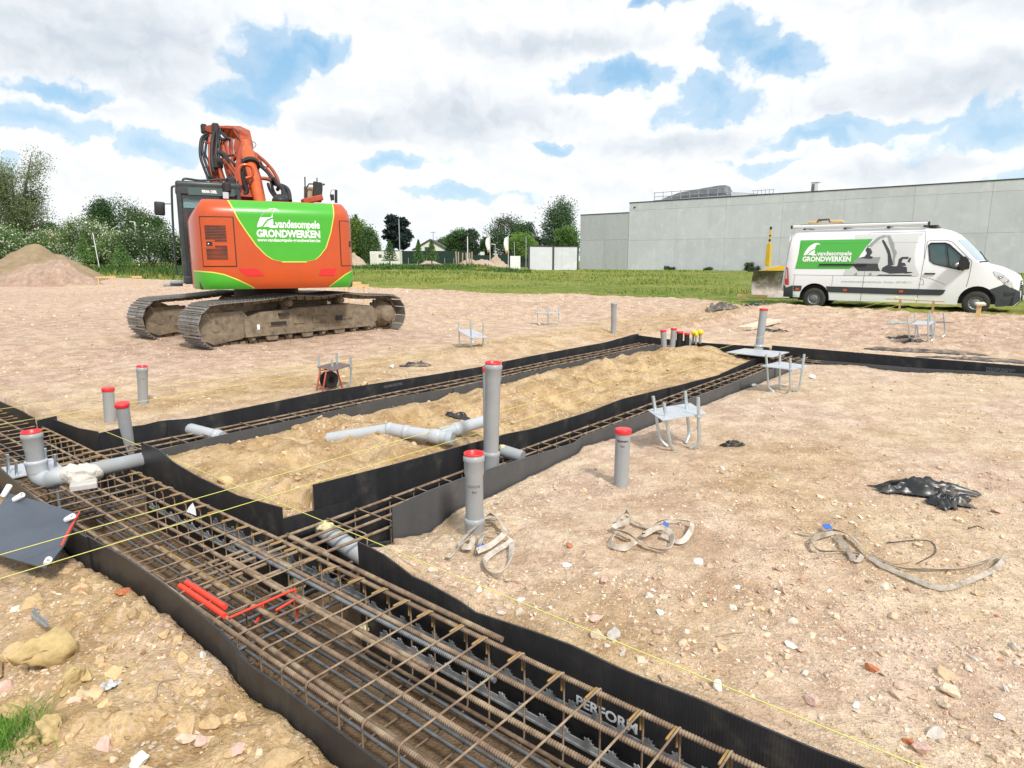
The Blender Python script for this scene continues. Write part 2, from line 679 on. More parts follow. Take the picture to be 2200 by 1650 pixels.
M_SOIL = ground_material()
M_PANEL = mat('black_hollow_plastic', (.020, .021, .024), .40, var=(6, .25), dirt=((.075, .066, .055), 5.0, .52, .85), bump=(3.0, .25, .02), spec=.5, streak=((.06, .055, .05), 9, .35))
_t = M_PANEL.node_tree
_N = NT(_t)
_dot = _N.vmath('DOT_PRODUCT', _N.n('ShaderNodeTexCoord').outputs['Object'], tuple(UA + UB), out=1)
_bn = _N.n('ShaderNodeBump')
_bn.inputs['Strength'].default_value = .22
_bn.inputs['Distance'].default_value = .0012
_t.links.new(_N.math('SINE', _N.math('MULTIPLY', _dot, 2 * math.pi / .013)), _bn.inputs['Height'])
_old = _t.nodes['Principled BSDF'].inputs['Normal'].links[0].from_socket
_t.links.new(_old, _bn.inputs['Normal'])
_t.links.new(_bn.outputs[0], _t.nodes['Principled BSDF'].inputs['Normal'])
M_PANEL_LIT = mat('dull_grey_plastic', (.066, .068, .072), .5, var=(6, .15), dirt=((.12, .11, .095), 5.0, .55, .85), bump=(3.0, .25, .02), streak=((.095, .09, .08), 9, .3))  # lit copy of the black sheet: sunlight on its face painted as grey
M_WHITEPRINT = mat('white_print', (.72, .74, .76), .6)
M_GREYPRINT = mat('faded_print', (.16, .17, .18), .7)

# ------------------------------------------------------------------ foundation grid (site frame, metres)
A0, A1 = 1.16, 2.08        # strip along a: b between
B1A, B1B = 2.96, 3.55      # near cross strip: a between
B2A, B2B = 5.52, 6.45      # far cross strip: a between
C0, C1 = 11.4, 12.1        # back strip: b between
DEEP = -.52


def prof(axis, val, pts):
    q = sorted(on_plane(x, y, axis, val) for x, y in pts)
    return [p[0] for p in q], [p[1] for p in q]


TOPS = {
    'A_near': prof('b', A0, [(0, 1010), (150, 1135), (260, 1200), (350, 1262), (430, 1325), (480, 1370), (520, 1420), (620, 1490), (700, 1555), (790, 1625)]),
    'A_right': prof('b', A1, [(788, 1166), (848, 1198), (880, 1230), (918, 1246), (1000, 1292), (1027, 1312), (1154, 1352), (1245, 1385), (1354, 1439), (1500, 1494), (1582, 1530), (1764, 1606), (1880, 1650)]),
    'island_end': prof('b', A1, [(345, 966), (375, 993), (430, 1025), (509, 1063), (608, 1089)]),
    'A_far': prof('b', A1, [(113, 899), (172, 920), (228, 930)]),
    'A_farther': prof('b', A1 - .14, [(0, 861), (54, 885), (62, 891)]),
    'B1_left': prof('a', B1B, [(660, 1044), (842, 998), (1036, 945), (1087, 930), (1138, 921), (1250, 888), (1336, 857), (1457, 827), (1539, 806), (1639, 762)]),
    'B1_right': prof('a', B1A, [(834, 1095), (921, 1055), (998, 1026), (1077, 1000), (1240, 950), (1250, 940), (1397, 886), (1505, 849), (1640, 799), (1780, 758)]),
    'B2_outer': prof('a', B2B, [(229, 927), (259, 918), (302, 914), (345, 903), (410, 898), (600, 860), (700, 839), (719, 837), (947, 802), (1039, 786), (1077, 777), (1128, 767), (1300, 735), (1360, 718)]),
    'B2_inner': prof('a', B2A, [(345, 966), (458, 939), (651, 898), (835, 856), (991, 831), (1039, 818), (1077, 812), (1240, 777), (1300, 767), (1340, 755)]),
    'C_far1': prof('b', C1, [(1360, 718), (1380, 721), (1440, 729), (1507, 736), (1625, 744)]),
    'C_far2': prof('b', C1, [(1650, 741), (1780, 752), (2000, 770), (2200, 786), (2400, 803)]),
    'C_isl': prof('b', C0, [(1350, 752), (1440, 748), (1489, 754), (1562, 760), (1640, 762)]),
    'C_near': prof('b', C0, [(1770, 775), (2000, 793), (2200, 803), (2400, 815)]),
}


def top(k, s):
    return np.interp(s, TOPS[k][0], TOPS[k][1])


BORDER = lambda a: np.interp(a, [-12, 7.5, 9.5, 12, 25, 65], [21.4, 21.6, 23.6, 24.4, 23.2, 22.0])


def ground_h(a, b, rough=True):
    """height of the site outside the strips"""
    a = np.asarray(a, dtype=np.float64); b = np.asarray(b, dtype=np.float64)
    x, y = xy(a, b)
    h = .05 * fbm(x * .35, y * .35, 3, 3) + .02 * fbm(x * .12, y * .12, 9, 2)
    far = np.exp(-np.hypot(x, y) / 30)
    # right hand gravel plateau
    right = (b > A1 - .01) & (b < C0) & (a < B1A + .01)
    kA = np.exp(-np.clip(b - A1, 0, 9) / .35)
    kB = np.exp(-np.clip(B1A - a, 0, 9) / .45)
    drop = np.interp(b, [2.1, 2.45, 2.8, 3.0, 3.4, 3.95, 4.5, 4.65, 5.4, 7, 9, 11.4], [.08, .26, .31, .22, .21, .15, .10, .07, .14, .13, .15, .12])
    tA = top('A_right', a) - .025
    tB = top('B1_right', b) - drop
    tC = top('C_near', a) - .05 - .05 * fbm(a * 1.3, b * 0 + 2, 5, 2)
    kC = np.exp(-np.clip(C0 - b, 0, 9) / .6)
    hr = h + .03
    w = kA + kB + kC + 1e-6
    ww = np.clip(w, 0, 1)
    hr2 = hr * (1 - ww) + ww * (tA * kA + tB * kB + tC * kC) / w
    h = np.where(right, hr2, h)
    # island of dug sand between the two cross strips
    isl = (a > B1B - .01) & (a < B2A + .01) & (b > A1 - .01) & (b < C0 + .01)
    u = (a - B1B) / (B2A - B1B)
    ridge = np.sin(np.clip(u, 0, 1) * np.pi)
    hi = .02 + .07 * ridge + .17 * fbm(x * 1.15 + 3, y * 1.15, 21, 4) * (.35 + ridge) + .085 * fbm(x * 4.2, y * 4.2, 31, 4, .6)
    hi = hi + .10 * np.exp(-((a - 4.75) / .55) ** 2 - ((b - 3.0) / .7) ** 2)
    hi = hi + .10 * np.exp(-((a - 5.0) / .35) ** 2 - ((b - 4.6) / .8) ** 2) + .08 * np.exp(-((a - 5.05) / .4) ** 2 - ((b - 7.2) / 1.2) ** 2)
    hi = hi + (.17 + .22 * fbm(x * 3, y * 3, 41, 3)) * np.exp(-((a - 5.0) / .45) ** 2 - ((b - 9.3) / .9) ** 2) - .10 * sstep(b, 10.2, 11.3)
    kl = np.exp(-np.clip(a - B1B, 0, 9) / .22)
    kr = np.exp(-np.clip(B2A - a, 0, 9) / .16)
    ke = np.exp(-np.clip(b - A1, 0, 9) / .22)
    tl = np.where(b < 2.37, .0, np.minimum(top('B1_left', b), .5) - .035)
    tr = top('B2_inner', b) - .13
    te = top('island_end', a) - .06
    w = kl + kr + ke + 1e-6
    ww = np.clip(w, 0, 1)
    hi = hi * (1 - ww) + ww * (tl * kl + tr * kr + te * ke) / w
    h = np.where(isl, hi, h)
    # beyond the far cross strip
    lf = (a > B2B - .01) & (b > A1 - .2) & (b < C1 + 8)
    k = np.exp(-np.clip(a - B2B, 0, 9) / .3)
    k2 = np.exp(-np.clip(b - A1, 0, 9) / .3) * (b < 6)
    bank = .16 * np.exp(-((a - 7.5) / .55) ** 2) * sstep(b, 6.5, 8.5) * (1 - sstep(b, 12.0, 13.5))
    hl = h + bank + .03
    hl = hl * (1 - k) + k * (np.minimum(top('B2_outer', b), .25) - .03)
    hl = hl * (1 - k2) + k2 * (top('A_far', a) - .03)
    h = np.where(lf, hl, h)
    # behind the back strip
    bk = (b > C1 - .01) & (a <= B2B)
    k = np.exp(-np.clip(b - C1, 0, 9) / .5)
    h = np.where(bk, (h + .03) * (1 - k) + k * (np.where(a > 3.75, top('C_far1', a), top('C_far2', a)) - .03), h)
    # spoil in front of the main strip
    fr = b < A0 + .01
    k = np.exp(-np.clip(A0 - b, 0, 9) / .22)
    dz = np.interp(a, [1.0, 2.2, 3.0, 4.0, 5.5, 8], [.13, .12, .12, .17, .17, .12])
    hf = -.035 + .07 * fbm(x * 1.3, y * 1.3, 51, 4) + .035 * fbm(x * 5, y * 5, 53, 3)
    hf = hf * (1 - k) + k * (top('A_near', a) - dz)
    h = np.where(fr, hf, h)
    if rough:
        clod = np.where(isl | fr, 1.0, .55)
        h = h + clod * (.032 * fbm(x * 7, y * 7, 61, 3) + .016 * fbm(x * 22, y * 22, 67, 2)) * far
        rub = sstep(fbm(x * .6, y * .6, 77, 3), -.1, .35)
        h = h + rub * np.abs(fbm(x * 9, y * 9, 71, 3)) * .035 * far
        # caterpillar ruts and churned gravel towards the meadow
        churn = np.maximum(sstep(b, 12.5, 15), .45 * sstep(a, 7.5, 9)) * (1 - sstep(b, 26, 28))
        h = h + churn * (.13 * np.abs(fbm(x * .9, y * .9, 81, 3)) + .10 * np.abs(fbm(x * 3.1, y * 3.1, 83, 3)))
    h = h + .09 * sstep(b, 14, 20)
    # ruts where the crawler drove in
    es, et = (x + 5.32) * .643 + (y - 14.59) * .766, (x + 5.32) * .766 - (y - 14.59) * .643
    for o in (-1.225, 1.225):
        h = h - .05 * np.exp(-((et - o + .5 * np.sin(es * .12)) / .42) ** 4) * sstep(np.abs(es), 1.8, 3.0) * (1 - sstep(np.abs(es), 10, 16))
    # the far side of the meadow lies a little higher
    h = h + .013 * np.clip(y - 45, 0, 90) * sstep(-x, -2, 6)
    d = b - BORDER(a)
    wv = fbm(a * .5, b * .1, 91, 3)
    h = h + (.09 + .10 * wv) * np.exp(-((d + .8) / .7) ** 2) * sstep(-a, -60, -40)
    h = h + .05 * sstep(d, 0, 6) * fbm(x * .5, y * .5, 95, 3)
    return h




def lines(segs):
    out = [segs[0][0]]
    for lo, hi, s0, g in segs:
        v = lo
        while v < hi - 1e-9:
            v += max(s0, g * abs(v))
            out.append(min(v, hi))
    return out


def with_edges(ls, edges):
    e = .003
    ls = [v for v in ls if all(abs(v - k) > .018 for k in edges)]
    for k in edges:
        ls += [k - e, k + e]
    return np.array(sorted(ls))


la = [-v for v in lines([(0, 3, .026, 0), (3, 40, .03, .018), (40, 2500, .5, .16)])][::-1][:-1] + lines([(0, 4.2, .022, 0), (4.2, 45, .03, .014), (45, 2500, .5, .16)])
lb = [-v for v in lines([(0, .8, .03, 0), (.8, 6, .1, .05), (6, 1500, .5, .25)])][::-1][:-1] + lines([(0, 3, .021, 0), (3, 30, .025, .0095), (30, 140, .3, .02), (140, 2500, 1, .2)])
EW = .012   # the dig is a little wider than the sheets
CUTA, CUTB = 2.73, 2.48        # the near cross strip is wider where it meets the main strip
la = with_edges(la, [CUTA, B1A - EW, B1B + EW, B2A - EW, B2B + EW])
lb = with_edges(lb, [A0 - EW, A1 + EW, CUTB, C0 - EW, C1 + EW])
GA, GB = np.meshgrid(la, lb, indexing='ij')
_a0, _a1, _c0, _c1 = A0 - EW, A1 + EW, C0 - EW, C1 + EW
in_strip = ((GB > _a0) & (GB < _a1)) | ((GB > _c0) & (GB < _c1) & (GA < B2B + EW))
in_strip |= (((GA > B1A - EW) & (GA < B1B + EW)) | ((GA > B2A - EW) & (GA < B2B + EW))) & (GB > _a0) & (GB < _c1)
in_strip |= (GA > CUTA) & (GA < B1B) & (GB > _a0) & (GB < CUTB)
GX, GY = xy(GA, GB)
H = ground_h(GA, GB)
H0 = H.tolist()
_LA, _LB = la.tolist(), lb.tolist()


def gz(X, Y):
    """ground height at a point, from the grid"""
    a, b = ab(X, Y)
    i = min(max(bisect.bisect_right(_LA, a) - 1, 0), len(_LA) - 2)
    j = min(max(bisect.bisect_right(_LB, b) - 1, 0), len(_LB) - 2)
    u = (a - _LA[i]) / (_LA[i + 1] - _LA[i])
    v = (b - _LB[j]) / (_LB[j + 1] - _LB[j])
    return (H0[i][j] * (1 - u) + H0[i + 1][j] * u) * (1 - v) + (H0[i][j + 1] * (1 - u) + H0[i + 1][j + 1] * u) * v


floor_h = DEEP + .03 * fbm(GX * 2, GY * 2, 101, 4) + .012 * fbm(GX * 14, GY * 14, 103, 3)
H = np.where(in_strip, floor_h, H)
sand_a = np.where((GA > B1B) & (GA < B2A) & (GB > A1) & (GB < C0), 1.0, 0.0)
sand_a = np.where(GB < A0, 1 - .55 * sstep(fbm(GX * 1.1, GY * 1.1, 111, 3), .0, .35), sand_a)
band = np.clip(np.exp(-((GA - 7.4) / 1.2) ** 2) * (GA > B2B) + .75 * np.exp(-((GA - 1.4) / .9) ** 2) * (GB < 7) * (GB > A1), 0, 1)
sand_a = np.clip(np.maximum(sand_a, band * (.75 + .8 * fbm(GX * .8, GY * .8, 115, 3))), 0, 1)
grass_a = sstep(GB - BORDER(GA) + .9 * fbm(GX * .8, GY * .8, 121, 3), -.6, .6)
rub_a = np.maximum(sstep(GB, 12.3, 14.5), sstep(GA, 8.0, 10.5)) * np.clip(.75 + .9 * fbm(GX * .3, GY * .3, 117, 3), 0, 1)
na, nb = len(la), len(lb)
idx = np.arange(na * nb).reshape(na, nb)
quads = np.stack([idx[:-1, :-1], idx[1:, :-1], idx[1:, 1:], idx[:-1, 1:]], -1).reshape(-1, 4)[:, ::-1]
me = np_mesh('ground', np.stack([GX, GY, H], -1).reshape(-1, 3), quads, M_SOIL, True,
             {'rubble': rub_a.ravel(), 'sand': sand_a.ravel(), 'grass': grass_a.ravel(), 'dig': in_strip.astype(float).ravel()})
ground = tag(link('ground', me), 'dug sandy ground with brick rubble running into meadow', 'ground', kind='structure')


# ------------------------------------------------------------------ formwork sheets lining the strips
def sheet(name_pts, axis, val, side, label, bottom=DEEP - .03, lean=0.0, wob=.006, thick=.009, mt=None):
    """name_pts: list of (s, z_top) along the plane; side: +1/-1 direction of thickness"""
    s0, s1 = name_pts[0][0], name_pts[-1][0]
    n = max(3, int((s1 - s0) / .10))
    S = np.linspace(s0, s1, n)
    T = np.interp(S, [p[0] for p in name_pts], [p[1] for p in name_pts])
    # round the kinks a little
    rows_o, rows_i = [], []
    mid = .5 * (S[0] + S[-1])
    for s, zt in zip(S, T):
        ro, ri = [], []
        for k in range(7):
            f = k / 6
            z = bottom + (zt - bottom) * f
            off = -side * .012 + lean * f * f + wob * float(vnoise(s * 1.7 + val * 9, f * 1.5, 5)) * 2 * f
            for lst, d in ((ro, 0.0), (ri, thick * side)):
                q = val + off + d
                lst.append(V(s, q, z) if axis == 'b' else V(q, s, z))
        rows_o.append(ro); rows_i.append(ri)
    mb = MB()
    mb.grid(rows_o)
    mb.grid([r[::-1] for r in rows_i])
    m = len(rows_o)
    mb.grid([[rows_o[i][6], rows_i[i][6]] for i in range(m)], smooth=False)
    mb.grid([[rows_i[i][0], rows_o[i][0]] for i in range(m)], smooth=False)
    for i in (0, m - 1):
        mb.grid([[rows_o[i][k], rows_i[i][k]] for k in range(7)], smooth=False)
    o = mb.build('formwork_sheet', mt or M_PANEL, None, fix=True)
    # object origin on the sheet
    base = V(mid, val, bottom) if axis == 'b' else V(val, mid, bottom)
    o.data.transform(Matrix.Translation(-base))
    o.location = base
    return tag(o, label, 'formwork sheet', 'black plastic formwork sheets')


def cut(key, lo, hi, ext=True):
    s, z = TOPS[key]
    out = [(lo, float(np.interp(lo, s, z)))]
    out += [(a, b) for a, b in zip(s, z) if lo < a < hi]
    out.append((hi, float(np.interp(hi, s, z))))
    return out


def run(key, axis, val, side, cuts, labels, **kw):
    out = []
    for i, lab in enumerate(labels):
        lo, hi = cuts[i], cuts[i + 1]
        k2 = dict(kw)
        off = -.011 * side * (i % 2)
        out.append(sheet(cut(key, lo - (.06 if i else 0), hi), axis, val + off, side, lab, **k2))
    return out


run('A_near', 'b', A0, -1, [.6, 2.38, 4.05, 6.6, 9.5],
    ['curving black sheet along the sandy spoil in the lower part of the picture',
     'black sheet on the near side of the rebar beside the red sprayed bars',
     'black sheet on the near side running behind the leaning dark steel plate',
     'black sheet at the left edge beside the pipe with the plaster lump'])
an = run('A_right', 'b', A1, 1, [-1.6, .12, 2.74],
    ['black sheet with white PERFORM lettering beside the nearest rebar',
     'black sheet at the corner next to the grey pipe and straps, under the yellow string'])
ie = run('island_end', 'b', A1, 1, [B1B - .055, 5.52],
    ['black sheet closing the end of the sand island towards the rebar'])
run('A_far', 'b', A1, 1, [B2B, 7.62], ['short black sheet beside the leaning grey pipe at the far left corner'])
run('A_farther', 'b', A1 - .14, 1, [7.70, 10.5], ['black sheet on the far side of the rebar at the left picture edge'])
sheet([(A1 - .14, .085), (A1 + .03, .10)], 'a', 7.66, 1, 'narrow black return piece between two sheets at the far left')
run('B1_left', 'a', B1B, 1, [2.33, 4.15, 5.9, 7.6, 9.3, 11.5],
    ['tall black sheet along the sand island, nearest the foreground corner',
     'black sheet along the sand island behind the tall grey standpipe',
     'black sheet along the sand island behind the anchor frame with pale plate',
     'black sheet along the sand island, fourth from the foreground corner',
     'black sheet along the sand island ending behind the farther anchor frame'])
# lower sheet bent round the island corner
sheet([(A1 + .0, .07), (2.45, .045), (2.62, .035)], 'a', B1B - .035, -1, 'short overlapping black sheet bent round the island corner')
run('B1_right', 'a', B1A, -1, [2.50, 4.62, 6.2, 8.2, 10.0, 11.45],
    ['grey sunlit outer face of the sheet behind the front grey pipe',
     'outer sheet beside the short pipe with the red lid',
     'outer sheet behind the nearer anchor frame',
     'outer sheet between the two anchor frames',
     'outer sheet behind the farther anchor frame at the back corner'], mt=M_PANEL_LIT)
sheet([(A1 - .01, .10), (2.2, .09), (2.29, .07)], 'a', CUTA + .012, -1, 'low black sheet tucked behind the corner of two sheets')
sheet([(CUTA, -.30), (B1A + .01, -.28)], 'b', CUTB - .012, 1, 'low black return piece below the end of the grey sunlit sheet')
run('B2_outer', 'a', B2B, 1, [A1, 2.72, 4.55, 6.75, 8.4, 10.3, 12.15],
    ['black sheet at the corner behind the leaning grey pipe',
     'outer black sheet where a grey pipe comes through',
     'outer black sheet with faint grey print',
     'outer black sheet in front of the brown anchor plate',
     'outer black sheet below the sandy bank',
     'outer black sheet rising to the back corner of the dig'])
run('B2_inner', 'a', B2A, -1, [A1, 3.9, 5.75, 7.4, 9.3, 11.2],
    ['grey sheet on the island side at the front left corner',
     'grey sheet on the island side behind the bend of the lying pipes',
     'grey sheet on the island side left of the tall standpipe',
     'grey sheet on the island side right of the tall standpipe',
     'grey sheet on the island side far back by the clods'], mt=M_PANEL_LIT)
run('C_far1', 'b', C1, 1, [3.75, 5.3, 6.45],
    ['back black sheet behind the yellow capped tubes',
     'back black sheet at the far left corner of the dig'])
run('C_far2', 'b', C1, 1, [-3.5, .95, 3.7],
    ['back black sheet with upside down print at the right picture edge',
     'back black sheet right of the pipe with the flat plate'])
run('C_isl', 'b', C0, -1, [3.55, 5.52], ['back sheet on the island side below the black and grey tubes'])
run('C_near', 'b', C0, -1, [-3.5, 2.7], ['dark sheet along the back of the gravel plateau'], mt=M_PANEL_LIT)


# lettering printed on the sheets
def print_on(txt, axis, val, s, z, size, parent, m, flip=1, up=1, bold=.0, xs=1.0, facing=-1, name='print'):
    vs, fs, w = text_geo(txt, size, bold * size, xs)
    pts = []
    for u, v in vs:
        ss = s + flip * u
        zz = z + up * v
        q = val - .012 + facing * .004 - .004
        pts.append(V(ss, q, zz) if axis == 'b' else V(q, ss, zz))
    mb = MB().add(pts, fs)
    o = mb.build(name, m, None)
    o.parent = parent
    o.matrix_parent_inverse = Matrix.Translation(-parent.location)
    return o


sp0, zp0 = on_plane(1240, 1513, 'b', A1 - .03)
sp1, zp1 = on_plane(1371, 1574, 'b', A1 - .03)
zt1 = on_plane(1239, 1492, 'b', A1 - .03)[1]
_w = text_geo('PERFORM', 1.0, .03)[2]
_h = (zt1 - zp0) / .70
print_on('PERFORM', 'b', A1 - .017, sp0, (zp0 + zp1) / 2, _h, an[1], M_WHITEPRINT, flip=-1, bold=.03, xs=abs(sp1 - sp0) / (_h * _w))

# ------------------------------------------------------------------ stones
def ico(sub):
    bm = bmesh.new()
    bmesh.ops.create_icosphere(bm, subdivisions=sub, radius=1)
    v = np.array([x.co[:] for x in bm.verts])
    f = np.array([[y.index for y in x.verts] for x in bm.faces])
    bm.free()
    return v, f


ICO1, ICO2, ICO3, ICO4 = ico(1), ico(2), ico(3), ico(4)
OCT = (np.array([(1, 0, 0), (-1, 0, 0), (0, 1, 0), (0, -1, 0), (0, 0, 1), (0, 0, -1), (.6, .6, .45), (-.55, .6, .5)], dtype=float),
       np.array([(0, 6, 4), (0, 2, 6), (6, 2, 4), (2, 7, 4), (2, 1, 7), (7, 1, 4), (1, 3, 4), (3, 0, 4), (2, 0, 5), (1, 2, 5), (3, 1, 5), (0, 3, 5)]))
STONE_COL = np.array([(.62, .49, .36), (.56, .42, .30), (.56, .40, .30), (.50, .34, .25), (.52, .47, .41), (.68, .59, .48), (.64, .52, .36), (.76, .71, .64), (.43, .20, .12), (.57, .43, .27), (.40, .29, .20)])
STONE_P = np.array([.22, .18, .13, .06, .06, .12, .12, .014, .012, .07, .02])
STONE_P = STONE_P / STONE_P.sum()


def rock(base, rng, sx, sy, sz, angular=.28):
    v, f = base
    d = rng.normal(size=(8, 3))
    d /= np.linalg.norm(d, axis=1)[:, None]
    w = v.copy()
    for k in d:                                  # chop flat faces
        dist = w @ k
        lim = rng.uniform(.35, .85)
        w = w - np.clip(dist - lim, 0, None)[:, None] * k
    w = w * (1 + angular * .4 * rng.normal(size=(len(w), 1)))
    return w * np.array([sx, sy, sz]), f


def scatter(n, seed, rmin, rmax, ang, smin, keep, base, size_mu, size_sig, smax_):
    """stones over the site, thinning with distance"""
    rng = np.random.default_rng(seed)
    r = np.exp(rng.uniform(np.log(rmin), np.log(rmax), n))
    t = rng.uniform(-ang, ang, n)
    X, Y = r * np.sin(t), r * np.cos(t)
    a, b = ab(X, Y)
    s = np.minimum(np.maximum(size_mu * np.exp(size_sig * rng.normal(size=n)), smin * r * rng.uniform(.6, 1.5, n)), smax_)
    m = .05
    dig = ((b > A0 - m) & (b < A1 + m)) | ((b > C0 - m) & (b < C1 + m) & (a < B2B + m)) | ((((a > B1A - m - .24 * (b < 2.5)) & (a < B1B + m)) | ((a > B2A - m) & (a < B2B + m))) & (b > A0) & (b < C1 + m))
    ok = ~dig & (b < BORDER(a) + .4) & keep(a, b, X, Y, rng)
    return X[ok], Y[ok], s[ok], rng


def stone_mesh(name, X, Y, s, rng, base, sand_share=None, zfn=None, cols=None, flat=.62, sink=.55):
    nk = 24
    variants = [rock(base, rng, 1, rng.uniform(.62, .95), rng.uniform(.5, .8) * flat / .62)[0] for _ in range(nk)]
    F = base[1]
    nv = len(base[0])
    n = len(X)
    a, b = ab(X, Y)
    Z = ground_h(a, b) if zfn is None else zfn(X, Y)
    which = rng.integers(0, nk, n)
    rz = rng.uniform(0, 2 * np.pi, n)
    tilt = rng.normal(size=n) * .35
    VV = np.array(variants)[which] * s[:, None, None]
    ct, st = np.cos(tilt)[:, None], np.sin(tilt)[:, None]
    y2 = VV[:, :, 1] * ct - VV[:, :, 2] * st
    z2 = VV[:, :, 1] * st + VV[:, :, 2] * ct
    c, sn = np.cos(rz)[:, None], np.sin(rz)[:, None]
    x3 = VV[:, :, 0] * c - y2 * sn
    y3 = VV[:, :, 0] * sn + y2 * c
    out = np.stack([x3 + X[:, None], y3 + Y[:, None], z2 + (Z + s * (.5 - sink) * .6)[:, None]], -1).reshape(-1, 3)
    fc = (F[None] + (np.arange(n) * nv)[:, None, None]).reshape(-1, 3)
    if cols is None:
        cols = STONE_COL[rng.choice(len(STONE_COL), n, p=STONE_P)]
    cols = cols * rng.uniform(.8, 1.15, (n, 1))
    me = np_mesh(name, out, fc, M_STONE, False, {'Col': np.repeat(cols, nv, 0)})
    return me


M_STONE = mat('stone', (.5, .4, .3), .92, attr='Col', var=(34, .22), spec=.15, bump=(55, .7, .006), dirt=((.50, .37, .24), 16, .55, .85))


def clump(a, b, X, Y, rng):
    d = fbm(X * 1.1, Y * 1.1, 131, 4)
    p = np.clip(.50 + 1.5 * d, .10, 1.0)
    isl = (a > B1B) & (a < B2A) & (b > A1) & (b < C0)
    p = np.where(isl, p * .4, p)
    p = np.where((b < A0) & (a > 2.2), p * .75, p)
    return rng.uniform(size=len(X)) < p


X, Y, s, rng = scatter(72000, 5, 3.0, 42, .95, .00085, clump, OCT, .0062, .5, .045)
gravel = tag(link('gravel', stone_mesh('gravel', X, Y, s, rng, OCT, sink=.4)), 'loose small stones and brick crumbs strewn over the sandy ground', 'gravel', kind='stuff')
X, Y, s, rng = scatter(60000, 15, 1.7, 6.5, .95, .0007, clump, OCT, .0042, .6, .03)
tag(link('fine_gravel', stone_mesh('fine_gravel', X, Y, s, rng, OCT)), 'fine grit and crumbs on the nearest ground', 'gravel', kind='stuff')
X, Y, s, rng = scatter(9000, 6, 1.7, 34, .95, .0016, clump, ICO2, .0138, .42, .06)
rub = tag(link('rubble', stone_mesh('rubble', X, Y, s, rng, ICO2, sink=.28)), 'larger pale and reddish stones lying among the gravel', 'rubble', kind='stuff')


# damp clods: dug soil on the island, in front and along the gravel border
def clod_keep(a, b, X, Y, rng):
    isl = (a > B1B + .1) & (a < B2A - .1) & (b > A1 + .1) & (b < C0)
    heap = np.exp(-((a - 5.0) / .5) ** 2 - ((b - 9.3) / 1.0) ** 2)
    fr = (b < A0 - .05) & (a > 1.0)
    near_sheet = (b < A0) & (b > A0 - .35) & (a > 1.2)
    bank = (a > B2B + .05) & (a < 8.4) & (b > 6)
    p = isl * (.42 + .8 * heap) + fr * .45 + near_sheet * .5 + bank * .25
    p = p * np.clip(.6 + 1.4 * fbm(X * 1.6, Y * 1.6, 141, 3), .05, 1.3)
    return rng.uniform(size=len(X)) < p


X, Y, s, rng = scatter(20000, 8, 1.8, 18, .95, .0012, clod_keep, ICO2, .018, .55, .085)
clod_col = np.array([(.49, .35, .195)]) * np.ones((len(X), 1)) * rng.uniform(.8, 1.25, (len(X), 1))
M_CLOD = mat('clod', (.4, .27, .13), .98, attr='Col', var=(60, .2), spec=.1, bump=(90, .6, .01))
cm = stone_mesh('clods', X, Y, s, rng, ICO2, cols=clod_col, sink=.6)
cm.materials[0] = M_CLOD
tag(link('soil_clods', cm), 'crumbly yellow brown clods of dug soil', 'soil clods', kind='stuff')

